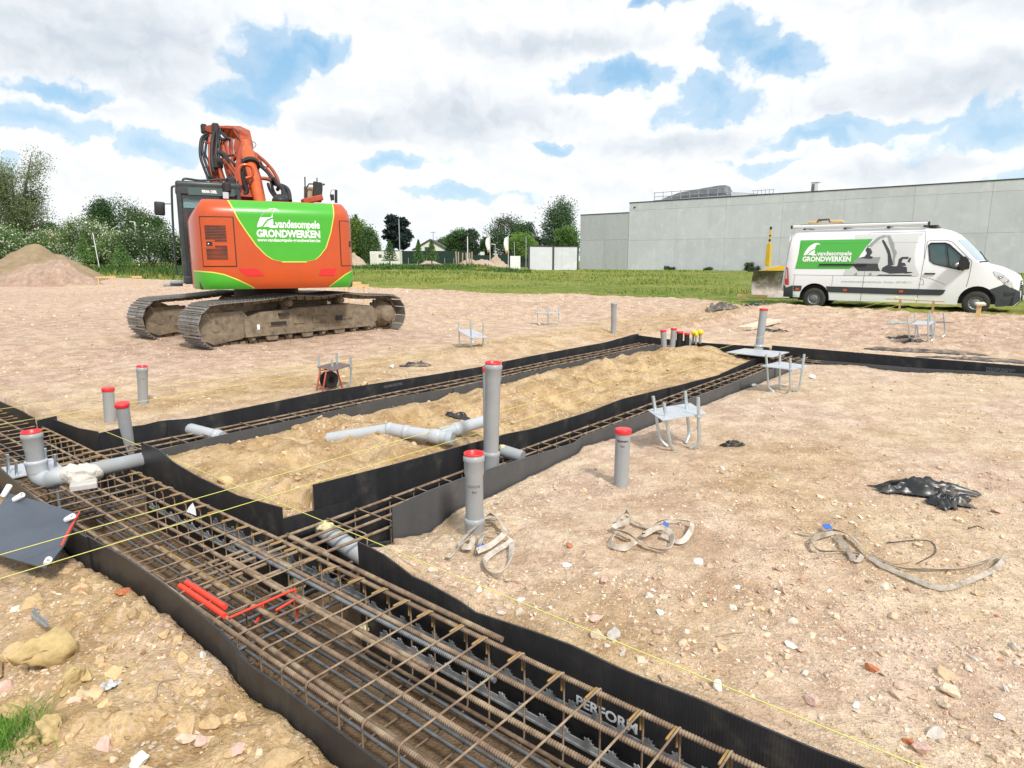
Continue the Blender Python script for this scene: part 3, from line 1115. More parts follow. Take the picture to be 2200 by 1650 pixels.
# stones one would point at: (px, py, size m, colour, flatness, label)
WHITE, BEIGE, OCHRE, PINK, BRICK, GREY, TAN = (.78, .75, .70), (.60, .48, .35), (.47, .35, .17), (.58, .40, .33), (.45, .17, .08), (.44, .41, .38), (.56, .42, .26)
STONES = [
    (105, 1412, .150, OCHRE, .8, 'largest ochre boulder on the spoil at lower left'),
    (152, 1462, .072, OCHRE, .8, 'round ochre stone touching the right side of the big boulder'),
    (178, 1455, .045, OCHRE, .8, 'small ochre lump right of the round ochre stone'),
    (192, 1490, .055, TAN, .7, 'tan lump below the pair of ochre stones'),
    (262, 1270, .042, BRICK, .6, 'reddish brown stone near the black sheet above the boulder'),
    (205, 1262, .036, TAN, .6, 'tan stone lying left of the reddish brown one'),
    (20, 1525, .05, OCHRE, .7, 'ochre stone just above the grass tuft'),
    (105, 1565, .065, OCHRE, .7, 'ochre block right of the grass tuft'),
    (300, 1635, .042, WHITE, .8, 'white round stone at the bottom edge left of the sheet'),
    (430, 1590, .034, PINK, .6, 'flat pink pebble above the bottom edge'),
    (510, 1612, .036, PINK, .7, 'rounded pink stone in the bottom left spoil'),
    (228, 1600, .040, PINK, .6, 'pink cobble among the pebbles at the bottom left'),
    (60, 1590, .045, OCHRE, .7, 'ochre stone behind the grass tuft'),
    (15, 1475, .040, PINK, .7, 'pink stone at the left picture edge'),
    (437, 1405, .022, WHITE, .8, 'small whitish stone right against the curving sheet'),
    (1543, 1473, .026, WHITE, .9, 'white egg shaped stone right under the yellow string'),
    (2147, 1535, .028, WHITE, .35, 'flat white chip near the right picture edge'),
    (1420, 1314, .026, WHITE, .3, 'narrow white fragment lying beyond the string'),
    (1702, 1385, .034, WHITE, .5, 'knobbly whitish stone in the middle of the right gravel'),
    (1874, 1434, .034, BRICK, .7, 'orange brick fragment on the right gravel'),
    (2040, 1487, .038, BEIGE, .9, 'upright beige stone left of the flat white chip'),
    (1918, 1322, .036, BEIGE, .7, 'beige angular stone below the long strap'),
    (1980, 1610, .036, PINK, .8, 'pinkish stone at the bottom right'),
    (1955, 1592, .024, BRICK, .7, 'small dark red pebble at the bottom right'),
    (1855, 1313, .026, BEIGE, .8, 'small cube of beige stone left of the angular one'),
    (1745, 1505, .036, PINK, .7, 'pale reddish lump below the orange brick fragment'),
    (1545, 1390, .034, TAN, .8, 'tan rounded stone beyond the white egg shaped one'),
    (2148, 1098, .05, PINK, .5, 'pink flat stone beside the black plastic sheet scrap'),
    (1225, 1172, .028, BRICK, .7, 'red brick bit between two straps'),
    (1218, 1213, .030, WHITE, .5, 'white chip with sharp edges between the two straps'),
    (1195, 1038, .042, BEIGE, .6, 'pale flat stone behind the front grey pipe'),
    (1500, 1205, .034, WHITE, .6, 'whitish stone right of the strap with the blue label'),
    (1296, 1247, .032, PINK, .7, 'pinkish stone below the middle strap'),
    (1120, 1290, .024, WHITE, .8, 'small pale stone close to the black sheet and string'),
    (1285, 1365, .040, BEIGE, .9, 'beige cobble against the string, left of a pair'),
    (1315, 1362, .038, GREY, .9, 'greyish cobble against the string, right of a pair'),
    (1280, 1330, .036, PINK, .7, 'long pink stone standing up near the string'),
    (1745, 810, .06, WHITE, .7, 'white stone in front of the back corner sheet'),
    (1620, 828, .055, WHITE, .7, 'white stone near the farther anchor frame'),
    (2075, 768, .065, TAN, .9, 'tan stone on the half buried dark film'),
    (780, 828, .09, TAN, .7, 'yellowish stone on the sand bank beyond the far strip'),
    (843, 788, .06, WHITE, .7, 'small white block beside the dark rag on the bank'),
    (735, 808, .06, BEIGE, .6, 'beige stone right behind the brown anchor plate'),
]


def put_stone(px, py, s, col, flat, label, i):
    p = P(px, py, 0)
    for _ in range(4):
        p = P(px, py, gz(p.x, p.y) + s * .3)
    rng = np.random.default_rng(200 + i)
    v, f = rock(ICO4 if s > .04 else ICO3, rng, s, s * rng.uniform(.7, .9), s * flat * .85, .0)
    am = .10 if s > .04 else .05
    v = v + am * s * np.stack([fbm(v[:, 0] / s * 2.2 + k, v[:, 1] / s * 2.2 + v[:, 2] / s * 1.7, 300 + k, 5, .55) for k in range(3)], -1) * 2
    rzv = rng.uniform(0, 6.28)
    me = np_mesh('stone', v, f, M_STONE, s > .04, {'Col': np.tile(np.array(col), (len(v), 1))})
    o = link('stone', me)
    o.location = (p.x, p.y, gz(p.x, p.y) + s * flat * .35)
    o.rotation_euler = (rng.normal() * .2, rng.normal() * .2, rzv)
    tag(o, label, 'stone', 'stones lying on the ground')


for i, q in enumerate(STONES):
    put_stone(*q, i)

# ------------------------------------------------------------------ reinforcement
M_REBAR = mat('rusty_rebar', (.22, .15, .10), .75, .2, var=(25, .35), dirt=((.40, .31, .21), 9.0, .42, .7), spec=.4)
M_REBAR2 = mat('blue_grey_rebar', (.20, .21, .22), .55, .5, var=(20, .3), dirt=((.19, .12, .07), 7.0, .5, .75))
M_TIE = mat('yellow_rust_rebar', (.36, .22, .07), .75, .15, var=(25, .3))
M_REDSPRAY = mat('red_marker_paint', (.85, .06, .03), .55)
M_SPACER = mat('grey_plastic_spacer', (.27, .28, .285), .5, var=(30, .2))


def rib_bar(p0, p1, r, pitch=.011, n=7, near=True, sag=0.0, seed=0):
    p0, p1 = Vector(p0), Vector(p1)
    L = (p1 - p0).length
    rng = random.Random(seed)
    ph = rng.uniform(0, 6)
    amp = rng.uniform(.4, 1.0) * .006
    side = UA.cross(Vector((0, 0, 1))) if abs((p1 - p0).normalized().dot(UA)) > .5 else UB.cross(Vector((0, 0, 1)))

    def at(t):
        return p0.lerp(p1, t) + side * amp * math.sin(ph + t * L * 1.3) + Vector((0, 0, amp * math.sin(ph * 2 + t * L * 1.7)))
    mb = MB()
    if near:
        m = int(L / pitch)
        pts, rs = [], []
        for i in range(m):
            t = i / m
            pts += [at(t), at(min(1, t + .42 / m)), at(min(1, t + .52 / m)), at(min(1, t + .9 / m))]
            rs += [r, r, r * 1.16, r * 1.16]
        mb.tube(pts, rs, n)
    else:
        m = max(4, int(L / .35))
        mb.tube([at(i / m) for i in range(m + 1)], r, n)
    return mb


def cage(label, axis, s0, s1, offs, zt, zb, step, r, rs, near_until=None, bottom_offs=None, hook=True, skip=lambda s: False):
    mid = (s0 + s1) / 2

    def W_(s, q, z):
        return V(s, q, z) if axis == 'b' else V(q, s, z)
    root = empty('rebar_cage', W_(mid, offs[0], zb), label, 'rebar cage', 'reinforcement cages in the strips')
    inv = Matrix.Translation(-root.location)
    k = 0
    for o in offs:
        k += 1
        if near_until is not None:
            sp = near_until
            m1 = rib_bar(W_(s0, o, zt), W_(sp, o, zt), r, near=True, seed=k)
            m1.build('bar', M_REBAR, root, inv)
            rib_bar(W_(sp - .05, o + .004, zt - .002), W_(s1, o, zt), r, near=False, seed=k).build('bar', M_REBAR, root, inv)
        else:
            rib_bar(W_(s0, o, zt), W_(s1, o, zt), r, near=False, seed=k).build('bar', M_REBAR, root, inv)
    for o in (bottom_offs or offs):
        k += 1
        rib_bar(W_(s0, o, zb), W_(s1, o, zb), r, near=near_until is not None and False, seed=k).build('bar', M_REBAR2 if k % 2 else M_REBAR, root, inv)
    # closed links: one mesh, placed again and again
    lo, hi = offs[0] - r - rs, offs[-1] + r + rs
    zt2, zb2 = zt + r + rs * .6, zb - r - rs
    ring = [(lo, zt2), (lo, zb2), (hi, zb2), (hi, zt2)]
    pts = []
    rad = .022
    for i in range(4):
        p, c, n_ = Vector(ring[i - 1]), Vector(ring[i]), Vector(ring[(i + 1) % 4])
        d0, d1 = (p - c).normalized(), (n_ - c).normalized()
        for t in (0, .5, 1):
            q = c + d0 * rad * (1 - t) ** 2 + d1 * rad * t * t
            pts.append(q)
    pts.append(pts[0])

    def W0(q, z, ds=0.0):
        return (W_(ds, q, z) - W_(0, 0, 0))
    m = MB().tube([W0(q.x, q.y) for q in pts], rs, 6, False)
    if hook:
        m.tube([W0(hi - .004, zt2 - .09, rs * 2), W0(hi - .002, zt2 - .012, rs * 2), W0(hi - .022, zt2 + .003, rs * 2), W0(hi - .10, zt2 + .003, rs * 2)], rs, 6, True, 1)
    me = m.mesh('link', [M_REBAR, M_TIE])
    s = s0 + step * .6
    rng = random.Random(len(label))
    while s < s1 - .05:
        if not skip(s):
            o = link('stirrup', me, root)
            o.location = W_(s + rng.uniform(-.008, .008), rng.uniform(-.006, .006), 0) - root.location
            o.rotation_euler = (0, 0, rng.uniform(-.012, .012))
        s += step
    return root, inv


ca, inv_a = cage('large rusty rebar cage running from the lower right corner to the left edge', 'b', .15, 10.6,
                 [1.30, 1.475, 1.645, 1.815, 1.975], 0.0, -.405, .182, .0105, .0048, near_until=3.6)


def loose(p0, p1, r, label, m=M_REBAR, group='spliced bars laid on the large cage', near=True, seed=3):
    p0, p1 = Vector(p0), Vector(p1)
    o = rib_bar(p0 - p0, p1 - p0, r, near=near, seed=seed).build('lap_bar', m)
    o.location = p0
    return tag(o, label, 'steel bar', group)


loose(V(3.32, 2.0, .035), V(1.655, 1.985, .03), .012, 'thick splice bar lying highest along the right edge of the large cage', M_REBAR)
loose(V(3.6, 1.79, -.006), V(1.53, 1.788, -.004), .0105, 'blue grey splice bar beside the second bar from the right sheet', M_REBAR2, seed=5)
loose(V(3.4, 1.673, .0), V(1.79, 1.672, -.002), .0105, 'splice bar with cut end along the middle bar of the large cage', M_REBAR, seed=6)
loose(V(3.9, 1.50, -.022), V(1.98, 1.502, -.02), .0105, 'splice bar with orange rusty end near the pebbly dig floor', M_TIE, seed=7)
loose(V(3.0, 1.335, .0), V(1.86, 1.33, .0), .0105, 'short splice bar along the left bar of the large cage', M_REBAR, seed=8)
for i, (q, z) in enumerate([(1.40, -.38), (1.56, -.385), (1.73, -.38), (1.90, -.385)]):
    rib_bar(V(.3, q, z), V(9.5, q, z), .0095, near=False, seed=20 + i).build('bar', M_REBAR2, ca, inv_a)

# red sprayed pieces in the large cage
p0, p1 = V(3.27, 1.335, .012), V(2.80, 1.33, .012)
q = empty('marked_bar', p0, 'pair of bright red sprayed bar ends on the large cage', 'steel bar')
rib_bar(p0 - p0, p1 - p0, .0125, near=True, seed=31).build('bar', M_REDSPRAY, q)
rib_bar(V(0, .032, .004) * 1, V(-.40, .032, .004), .0125, near=True, seed=32).build('bar', M_REDSPRAY, q)
p0 = V(2.76, 1.33, .022)
q = empty('marked_link', p0, 'red sprayed stirrup crossing the large cage', 'stirrup')
MB().tube([(0, 0, 0), V(0, .345, 0)], .0062, 8).tube([V(0, .17, -.01), V(.02, .17, -.07), V(.03, .14, -.10)], .006, 8).build('rod', M_REDSPRAY, q)
MB().tube([V(-.05, .335, -.02), V(-.06, .20, -.03)], .0062, 8).tube([V(0, .345, .005), V(0, .35, -.16)], .006, 8).build('rod', M_REDSPRAY, q)

for lab, a_, b0, b1 in [('', 0, 0, 0)][:0]:
    pass
cage('rebar cage in the near cross strip between the black and grey sheets', 'a', 1.42, 12.0, [3.06, 3.20, 3.32, 3.45], -.012, -.36, .26, .010, .0048, hook=False)
cage('rebar cage in the far cross strip beyond the sand island', 'a', 1.45, 12.0, [5.66, 5.83, 5.99, 6.15, 6.31], -.012, -.36, .25, .010, .0048, hook=False)
cage('rebar cage in the back strip below the flat grey plate', 'b', -2.5, 6.3, [11.52, 11.75, 11.98], -.05, -.36, .25, .010, .0048, hook=False)


# toothed spacer strips standing along the sheet
def spacer(label, a0, a1, q, z, axis='b', pitch=.115):
    mid = V(a1, q, z)
    mb = MB()
    L = a1 - a0
    mb.bar(V(0, 0, 0), V(-L, 0, 0), .018, .010, (0, 0, 1))
    mb.bar(V(0, 0, .016), V(-L, 0, .016), .006, .026, (0, 0, 1))
    k = int(L / pitch)
    for i in range(k):
        s = -(i + .4) * pitch
        # clip: two horns with an eye between
        poly = [(-.026, 0), (-.030, .020), (-.018, .014), (-.012, .030), (-.020, .042), (-.006, .034), (.004, .046), (.012, .034), (.024, .040), (.018, .026), (.026, .016), (.016, .012), (.026, 0)]
        mb.prism(poly, lambda u, v, d: V(s + u * .85, d, .026 + v * .62), -.0035, .0035)
    o = mb.build('spacer_strip', M_SPACER, None, fix=True)
    o.location = mid
    return tag(o, label, 'spacer strip', 'toothed plastic spacer strips')


spacer('upper toothed spacer strip along the sheet with lettering', .2, 2.62, 2.02, -.185)
spacer('lower toothed spacer strip along the sheet with lettering', .2, 2.55, 2.035, -.335)
spacer('toothed spacer strip in front of the open cross strip', 2.62, 4.3, 2.02, -.15)
spacer('toothed spacer strip below the sheet closing the sand island', 3.8, 5.4, 2.04, -.30)
spacer('broken toothed spacer on the spoil at the left edge', -.0, .15, 0, 0).location = P(72, 1322, .045)
bpy.data.objects['spacer_strip.004'].rotation_euler = (0, 0, math.radians(4))


# ------------------------------------------------------------------ strings
M_STRING = mat('yellow_cord', (.66, .64, .16), .7)


def string(label, p0, p1, sag=.0):
    p0, p1 = Vector(p0), Vector(p1)
    n = 12
    pts = [p0.lerp(p1, i / n) - Vector((0, 0, 4 * sag * (i / n) * (1 - i / n))) - p0 for i in range(n + 1)]
    o = MB().tube(pts, .0022, 6).build('builders_string', M_STRING)
    o.location = p0
    return tag(o, label, 'string', 'yellow setting out strings')


string('yellow string along the large cage and over the right gravel edge', V(13.5, 2.11, .15), V(-1.5, 2.11, .15))
string('nearest yellow string crossing the large cage below the white tag', V(3.73, -.8, .15), PD(1967, 644, 18.25))
string('yellow string over the leaning steel plate and the sand island', V(4.02, -.8, .15), PD(1926, 640, 18.65))
string('yellow string passing the red lid of the leaning corner pipe', V(7.27, -2, .15), PD(1602, 650, 23.6))
string('farthest yellow string passing behind the two pipes at left', V(8.23, -2, .15), PD(1592, 655, 23.6))

# ------------------------------------------------------------------ drain pipes
M_PVC = mat('grey_pvc', (.30, .318, .332), .42, var=(5, .12), dirt=((.33, .28, .21), 6, .58, .85), spec=.5, streak=((.36, .31, .24), 14, .35))
M_PVC2 = mat('light_grey_pvc', (.42, .445, .47), .4, var=(5, .1), dirt=((.42, .35, .26), 7, .55, .85))
M_REDCAP = mat('red_plastic', (.72, .03, .035), .38, var=(20, .1))
M_BLACKPIPE = mat('black_pipe', (.012, .012, .013), .4)
M_INK = mat('marker_ink', (.11, .05, .06), .7)
M_FOAM = mat('pale_yellow_foam', (.72, .64, .38), .9, var=(30, .2), bump=(60, .8, .01))
M_PLASTER = mat('plaster', (.62, .58, .52), .95, var=(14, .18), bump=(35, 1, .012))
M_YELLOWCAP = mat('yellow_plastic', (.85, .62, .02), .4)
M_WHITE = mat('white_plastic', (.75, .77, .78), .4)


def G(px, py, dz=0.0):
    p = P(px, py, dz)
    for _ in range(5):
        p = P(px, py, gz(p.x, p.y) + dz)
    return p


def standpipe(label, base, topp, r=.055, cap='plug', socket=True, body=None, collar_at=None, marks=None, sink=.15, group='standing drain pipes'):
    """upright pipe from the ground point to its mouth"""
    base, topp = Vector(base), Vector(topp)
    ax = (topp - base).normalized()
    L = (topp - base).length
    root = empty('drain_pipe', base, label, 'pipe', group)
    body = body or M_PVC
    hs = .115 if socket else .0
    prof = [(r, -sink), (r, L - hs - .02)]
    if socket:
        prof += [(r * 1.10, L - hs), (r * 1.10, L - .045), (r * 1.19, L - .038), (r * 1.19, L - .014), (r * 1.12, L - .010), (r * 1.08, L - .002), (r * 1.055, L - .002), (r * 1.05, L - .06), (.001, L - .06)]
    else:
        prof += [(r, L), (r * .94, L), (r * .94, L - .05), (.001, L - .05)]
    MB().lathe(prof, axis=ax, n=26).build('tube', body, root)
    R = r * (1.07 if socket else 1.05)
    if cap == 'plug':
        c = MB().lathe([(R * .80, L - .055), (R * .90, L - .045), (R * .93, L + .008), (R * 1.03, L + .012), (R * 1.05, L + .004), (R * 1.03, L + .0)][::-1], axis=ax, n=26)
        c.lathe([(.001, L - .050), (R * .82, L - .052)], axis=ax, n=26)
        c.build('cap', M_REDCAP, root, fix=True)
    elif cap == 'lid':
        MB().lathe([(R * 1.03, L - .024), (R * 1.06, L - .021), (R * 1.06, L + .004), (R * 1.03, L + .010), (R * .9, L + .012), (.001, L + .011)], axis=ax, n=26).build('cap', M_REDCAP, root)
    if collar_at is not None:
        c = collar_at
        MB().lathe([(r * 1.02, c + .05), (r * 1.18, c + .045), (r * 1.22, c + .03), (r * 1.18, c + .015), (r * 1.12, c + .008), (r * 1.12, c - .05), (r * 1.06, c - .062), (r * 1.06, c - .13)], axis=ax, n=26).build('collar', body, root)
    if marks:
        lines_, size, h = marks
        q = Vector((0, 0, 1)).rotation_difference(ax)
        to_cam = math.atan2(-base.x, 0.0 + base.y)      # angle that faces the road side
        a0 = -math.pi / 2 - math.atan2(base.x, base.y)

        def on_tube(x, z):
            a = a0 + x / r
            return q @ Vector((math.cos(a) * (r + .0012), math.sin(a) * (r + .0012), z))
        mb = MB()
        for i, tx in enumerate(lines_):
            zl = h - i * size * 1.5
            if tx.startswith('~'):                   # illegible felt pen scrawl
                w = len(tx) * size * .55
                rs = random.Random(int(h * 1000) + i)
                pts = [on_tube(-w / 2 + w * k / 40, zl + size * (.35 + .33 * math.sin(k * 1.55 + rs.uniform(-.5, .5)) + rs.uniform(-.12, .12))) for k in range(41)]
                mb.tube(pts, .0016, 4)
            else:
                vs, fs, w = text_geo(tx, size, 0.0, .8)
                mb.add([on_tube(u - w / 2, zl + v) for u, v in vs], fs)
        mb.build('handwriting', M_INK, root)
    return root


def up(px, py, base):
    """point above the base, same distance"""
    return PD(px, py, base[1])


b = G(1020, 1145); front_pipe = standpipe('front grey pipe with red plug standing beside the tangled strap', b, up(1018, 976, b), collar_at=.055, marks=(('DOUCHE', 'Bad'), .022, .31))
b = G(1334, 1042); standpipe('grey pipe with flat red lid alone on the right gravel', b, up(1339, 924, b), r=.054, cap='lid', socket=False, marks=(('~~~~~~', 'Bad'), .024, .34))
b = G(237, 906); standpipe('short grey pipe with red lid left of the leaning one', b, up(232, 835, b), r=.052, cap='lid', socket=False)
b = G(308, 868); standpipe('grey pipe with socket standing behind the other two at left', b, up(305, 788, b), r=.052, cap='plug', marks=(('~~~~', '~~~'), .03, .34))
b = P(282, 1000, -.25); t = V(*ab(b.x, b.y), .27); t = up(262, 868, (0, b.y - .10, 0)); standpipe('leaning grey pipe with red lid in the corner of the rebar strips', b, t, r=.055, cap='lid', socket=False, sink=.1)
b = G(1318, 718); standpipe('grey pipe without red lid standing near the back corner', b, up(1319, 650, b), r=.057, cap=None)
# tall standpipe in the near cross strip with its bend
b = P(1054, 1010, .10)
tall = standpipe('tallest grey standpipe with red plug in the near cross strip', b, up(1060, 781, b), r=.056, cap='plug', collar_at=.10, marks=(('~~~~~~', '~~~~'), .03, .80), sink=.0)
bend = spline([Vector((0, 0, .02)), UB * .01 + Vector((0, 0, -.03)), UB * .05 + Vector((0, 0, -.065)), UB * .13 + Vector((0, 0, -.075)), UB * .42 + Vector((0, 0, -.09))], 5)
MB().tube(bend, [.060] * len(bend), 20).build('elbow', M_PVC2, tall)
b = P(1047, 985, .06); standpipe('thin grey pipe with small red lid half hidden by the tallest standpipe', b, up(1045, 792, (0, b.y + .02, 0)), r=.030, cap='lid', socket=False)
# pipe with plate at the back corner
b = P(1630, 752, .10)
bp = standpipe('tall grey pipe with red lid over the flat plate at the back corner', b, up(1641, 664, b), r=.066, cap='lid', socket=False, sink=.0)
MB().tube(spline([(0, 0, .06), (-.01, 0, .0), (-.05, 0, -.05), (-.12, 0, -.09)], 5), .076, 18).lathe([(.066, .05), (.082, .05), (.082, .10), (.066, .10)]).build('elbow', M_PVC2, bp)
# group by the yellow capped tubes
for (tx, ty, bx, by, r, bm_, cap, lab) in [
    (1425, 710, 1427, 752, .052, M_PVC, 'lid', 'left grey pipe of the row in front of the back sheet'),
    (1448, 706, 1444, 752, .052, M_PVC, 'lid', 'right grey pipe of the row in front of the back sheet'),
    (1461, 713, 1459, 752, .058, M_BLACKPIPE, 'lid', 'fatter black pipe with red lid next to the grey pair'),
    (1476, 716, 1475, 753, .046, M_BLACKPIPE, 'lid', 'thinner black pipe with red lid behind the white bottle')]:
    b = P(bx, by, .0)
    standpipe(lab, b, up(tx, ty, b), r=r, cap=cap, socket=False, body=bm_, group='pipes by the back sheet')
for (tx, ty, bx, by, w, lab) in [(1487, 718, 1488, 752, .024, 'left black conduit with yellow cap by the back sheet'), (1494, 721, 1494, 753, .024, 'middle and lowest conduit with yellow cap'), (1503, 717, 1503, 752, .034, 'right grey conduit with the widest yellow cap')]:
    b = P(bx, by, .0)
    t = up(tx, ty, b)
    L = (t - b).length
    root = empty('conduit', b, lab, 'conduit', 'yellow capped conduits')
    MB().cyl((0, 0, -.15), (0, 0, L * .42), w, 12).build('sleeve', M_BLACKPIPE, root)
    MB().cyl((0, 0, L * .42), (0, 0, L), w * .8, 12).build('tube', M_PVC, root)
    MB().lathe([(w * .85, L - .02), (w * 1.5, L), (w * 1.5, L + .05), (w * .9, L + .075), (.001, L + .075)], n=12).build('cap', M_YELLOWCAP, root)
b = P(1482, 751, .0); t = up(1482, 727, b); L = (t - b).length
tag(MB().lathe([(.001, 0), (.034, .005), (.036, L * .7), (.026, L * .8), (.015, L * .9), (.016, L), (.001, L)], n=14).build('bottle', M_WHITE), 'white slim bottle standing between the black pipe and yellow caps', 'bottle').location = b


def lying(label, parts, group='lying drain pipes', name='drain_pipe'):
    """parts: list of (kind, pts, r, material)"""
    o0 = Vector(parts[0][1][0])
    root = empty(name, o0, label, 'pipe', group)
    for kind, pts, r, m in parts:
        MB().tube([Vector(p) - o0 for p in pts], r, 22, True).build(kind, m, root)
    return root


def ring_at(p, d, r, w=.03):
    p, d = Vector(p), Vector(d).normalized()
    return [p - d * w, p - d * w * .8, p + d * w * .8, p + d * w]


# wye on the island
zI = .19
q0, q1, q2, q3 = P(705, 921, zI), P(838, 922, zI + .02), P(860, 926, zI + .02), P(972, 942, zI)
t1, t0 = P(1046, 903, zI + .03), P(945, 932, zI)
q0.z -= .09
wy = lying('grey pipes joined in a wye lying on the sand island', [
    ('tube', [q0, q1], .052, M_PVC2), ('tube', spline([q1, q2, q2.lerp(q3, .2)], 5), .056, M_PVC2), ('tube', [q2, q3], .052, M_PVC2),
    ('branch', [t0, t1], .052, M_PVC2),
    ('collar', ring_at(q1, q1 - q0, .06, .022), [.053, .061, .061, .053], M_PVC2), ('collar', ring_at(q2.lerp(q3, .12), q3 - q2, .06, .022), [.053, .061, .061, .053], M_PVC2),
    ('collar', ring_at(q2.lerp(q3, .68), q3 - q2, .06, .05), [.053, .061, .061, .053], M_PVC2), ('collar', ring_at(t0.lerp(t1, .34), t1 - t0, .06, .035), [.053, .061, .061, .053], M_PVC2),
    ('collar', ring_at(q2.lerp(q3, .95), q3 - q2, .06, .03), [.053, .060, .060, .053], M_PVC2)])
p0, p1 = P(372, 912, .02), P(478, 940, -.02)
lying('pipe stub poking through the outer sheet of the far cross strip', [('tube', [p0, p1], .058, M_PVC2), ('collar', ring_at(p0.lerp(p1, .9), p1 - p0, .06), [.059, .066, .066, .059], M_PVC2)])
p0, p1 = P(700, 1142, -.10), P(800, 1208, -.14)
fp = lying('grey pipe crossing the near cross strip below the foam', [('tube', [p0 + (p0 - p1) * .12, p1 + (p1 - p0) * .4], .058, M_PVC2)])
p0, p1 = P(1080, 968, .09), P(1150, 990, .05)
lying('dark end of a pipe with foam beside the tallest standpipe', [('tube', [p0, p0.lerp(p1, .62)], .050, M_PVC)])
# left standpipe with bend, plaster lump and long arm
zz = .075
b = P(80, 1008, .12)
lt = standpipe('grey pipe with red plug rising over the anchor plate at far left', b, up(67, 929, b), r=.060, cap='plug', sink=0, marks=(('~~~~~~', '~~~~'), .03, .22))
s0 = P(84, 1006, .12); s1 = P(125, 1024, zz); s2 = P(150, 1020, zz); s3 = P(344, 979, zz - .02)
bend = spline([b + Vector((0, 0, .03)), b + Vector((.01, -.0, -.05)), b.lerp(s1, .55) + Vector((0, 0, -.055)), s1, s2], 6)
MB().tube([p - b for p in bend], .068, 22).build('elbow', M_PVC2, lt)
ax = (Vector(up(67, 929, b)) - b).normalized()
MB().lathe([(.062, .075), (.074, .07), (.076, .055), (.072, .045), (.070, .0), (.069, -.02)], axis=ax, n=24).build('collar', M_PVC2, lt)
MB().tube([s2 - b, s3 - b], .057, 24).build('arm', M_PVC, lt)


def lump(name, label, cat, c, sx, sy, sz, m, seed, amp=.35, sub=3, freq=1.7, rz=0.0, parent=None, group=None):
    v, f = {2: ICO2, 3: ICO3, 4: ico(4)}[sub]
    k = 1 + amp * (fbm(v[:, 0] * freq + seed, v[:, 1] * freq + v[:, 2] * 1.3, seed, 3))
    w = v * k[:, None] * np.array([sx, sy, sz])
    me = np_mesh(name, w, f, m, True)
    o = link(name, me, parent)
    o.location = c
    o.rotation_euler = (0, 0, rz)
    if cat: tag(o, label, cat, group)
    return o


c = P(172, 1020, zz)
pl = lump('plaster_lump', 'rough whitish plaster lump wrapped round the pipe at left', 'plaster', c, .125, .105, .085, M_PLASTER, 5, .5, 4, 2.4, rz=.5)
tag(MB().box((0, 0, 0), (.17, .13, .045), Matrix.Rotation(.55, 3, 'Z'), .006).build('concrete_block', mat('concrete_block', (.5, .48, .45), .9, var=(20, .15), bump=(50, .5, .005))), 'small pale concrete block under the plaster lump', 'block').location = P(180, 1042, .03)
for i, (px, py, z, s, lab) in enumerate([(697, 1132, -.04, .042, 'yellow foam burst round the pipe end in the near cross strip'), (1082, 964, .11, .035, 'foam blob at the pipe end by the tallest standpipe'),
                                         (640, 1258, -.40, .06, 'yellowish foam piece on the dig floor under the red stirrup'), (778, 1352, -.34, .03, 'foam drop hanging at the corner sheet under the cage')]):
    lump('foam_blob', lab, 'foam', P(px, py, z), s * 1.1, s * .8, s * .8, M_FOAM, 40 + i, .75, 3, 2.6, group='expanding foam blobs')

# ------------------------------------------------------------------ anchor frames
M_ZINC = mat('zinc_plated_steel', (.58, .68, .72), .32, .75, var=(40, .12))
M_GALV = mat('galvanised_plate', (.56, .57, .60), .45, .45, var=(8, .14), dirt=((.45, .40, .33), 9, .6, .85))
M_BROWNPLATE = mat('brown_plate', (.15, .11, .11), .5, .2, var=(10, .2))
M_STEELDARK = mat('dark_steel_plate', (.085, .100, .125), .45, .25, var=(3, .2), dirt=((.13, .12, .11), 14, .6, .75))


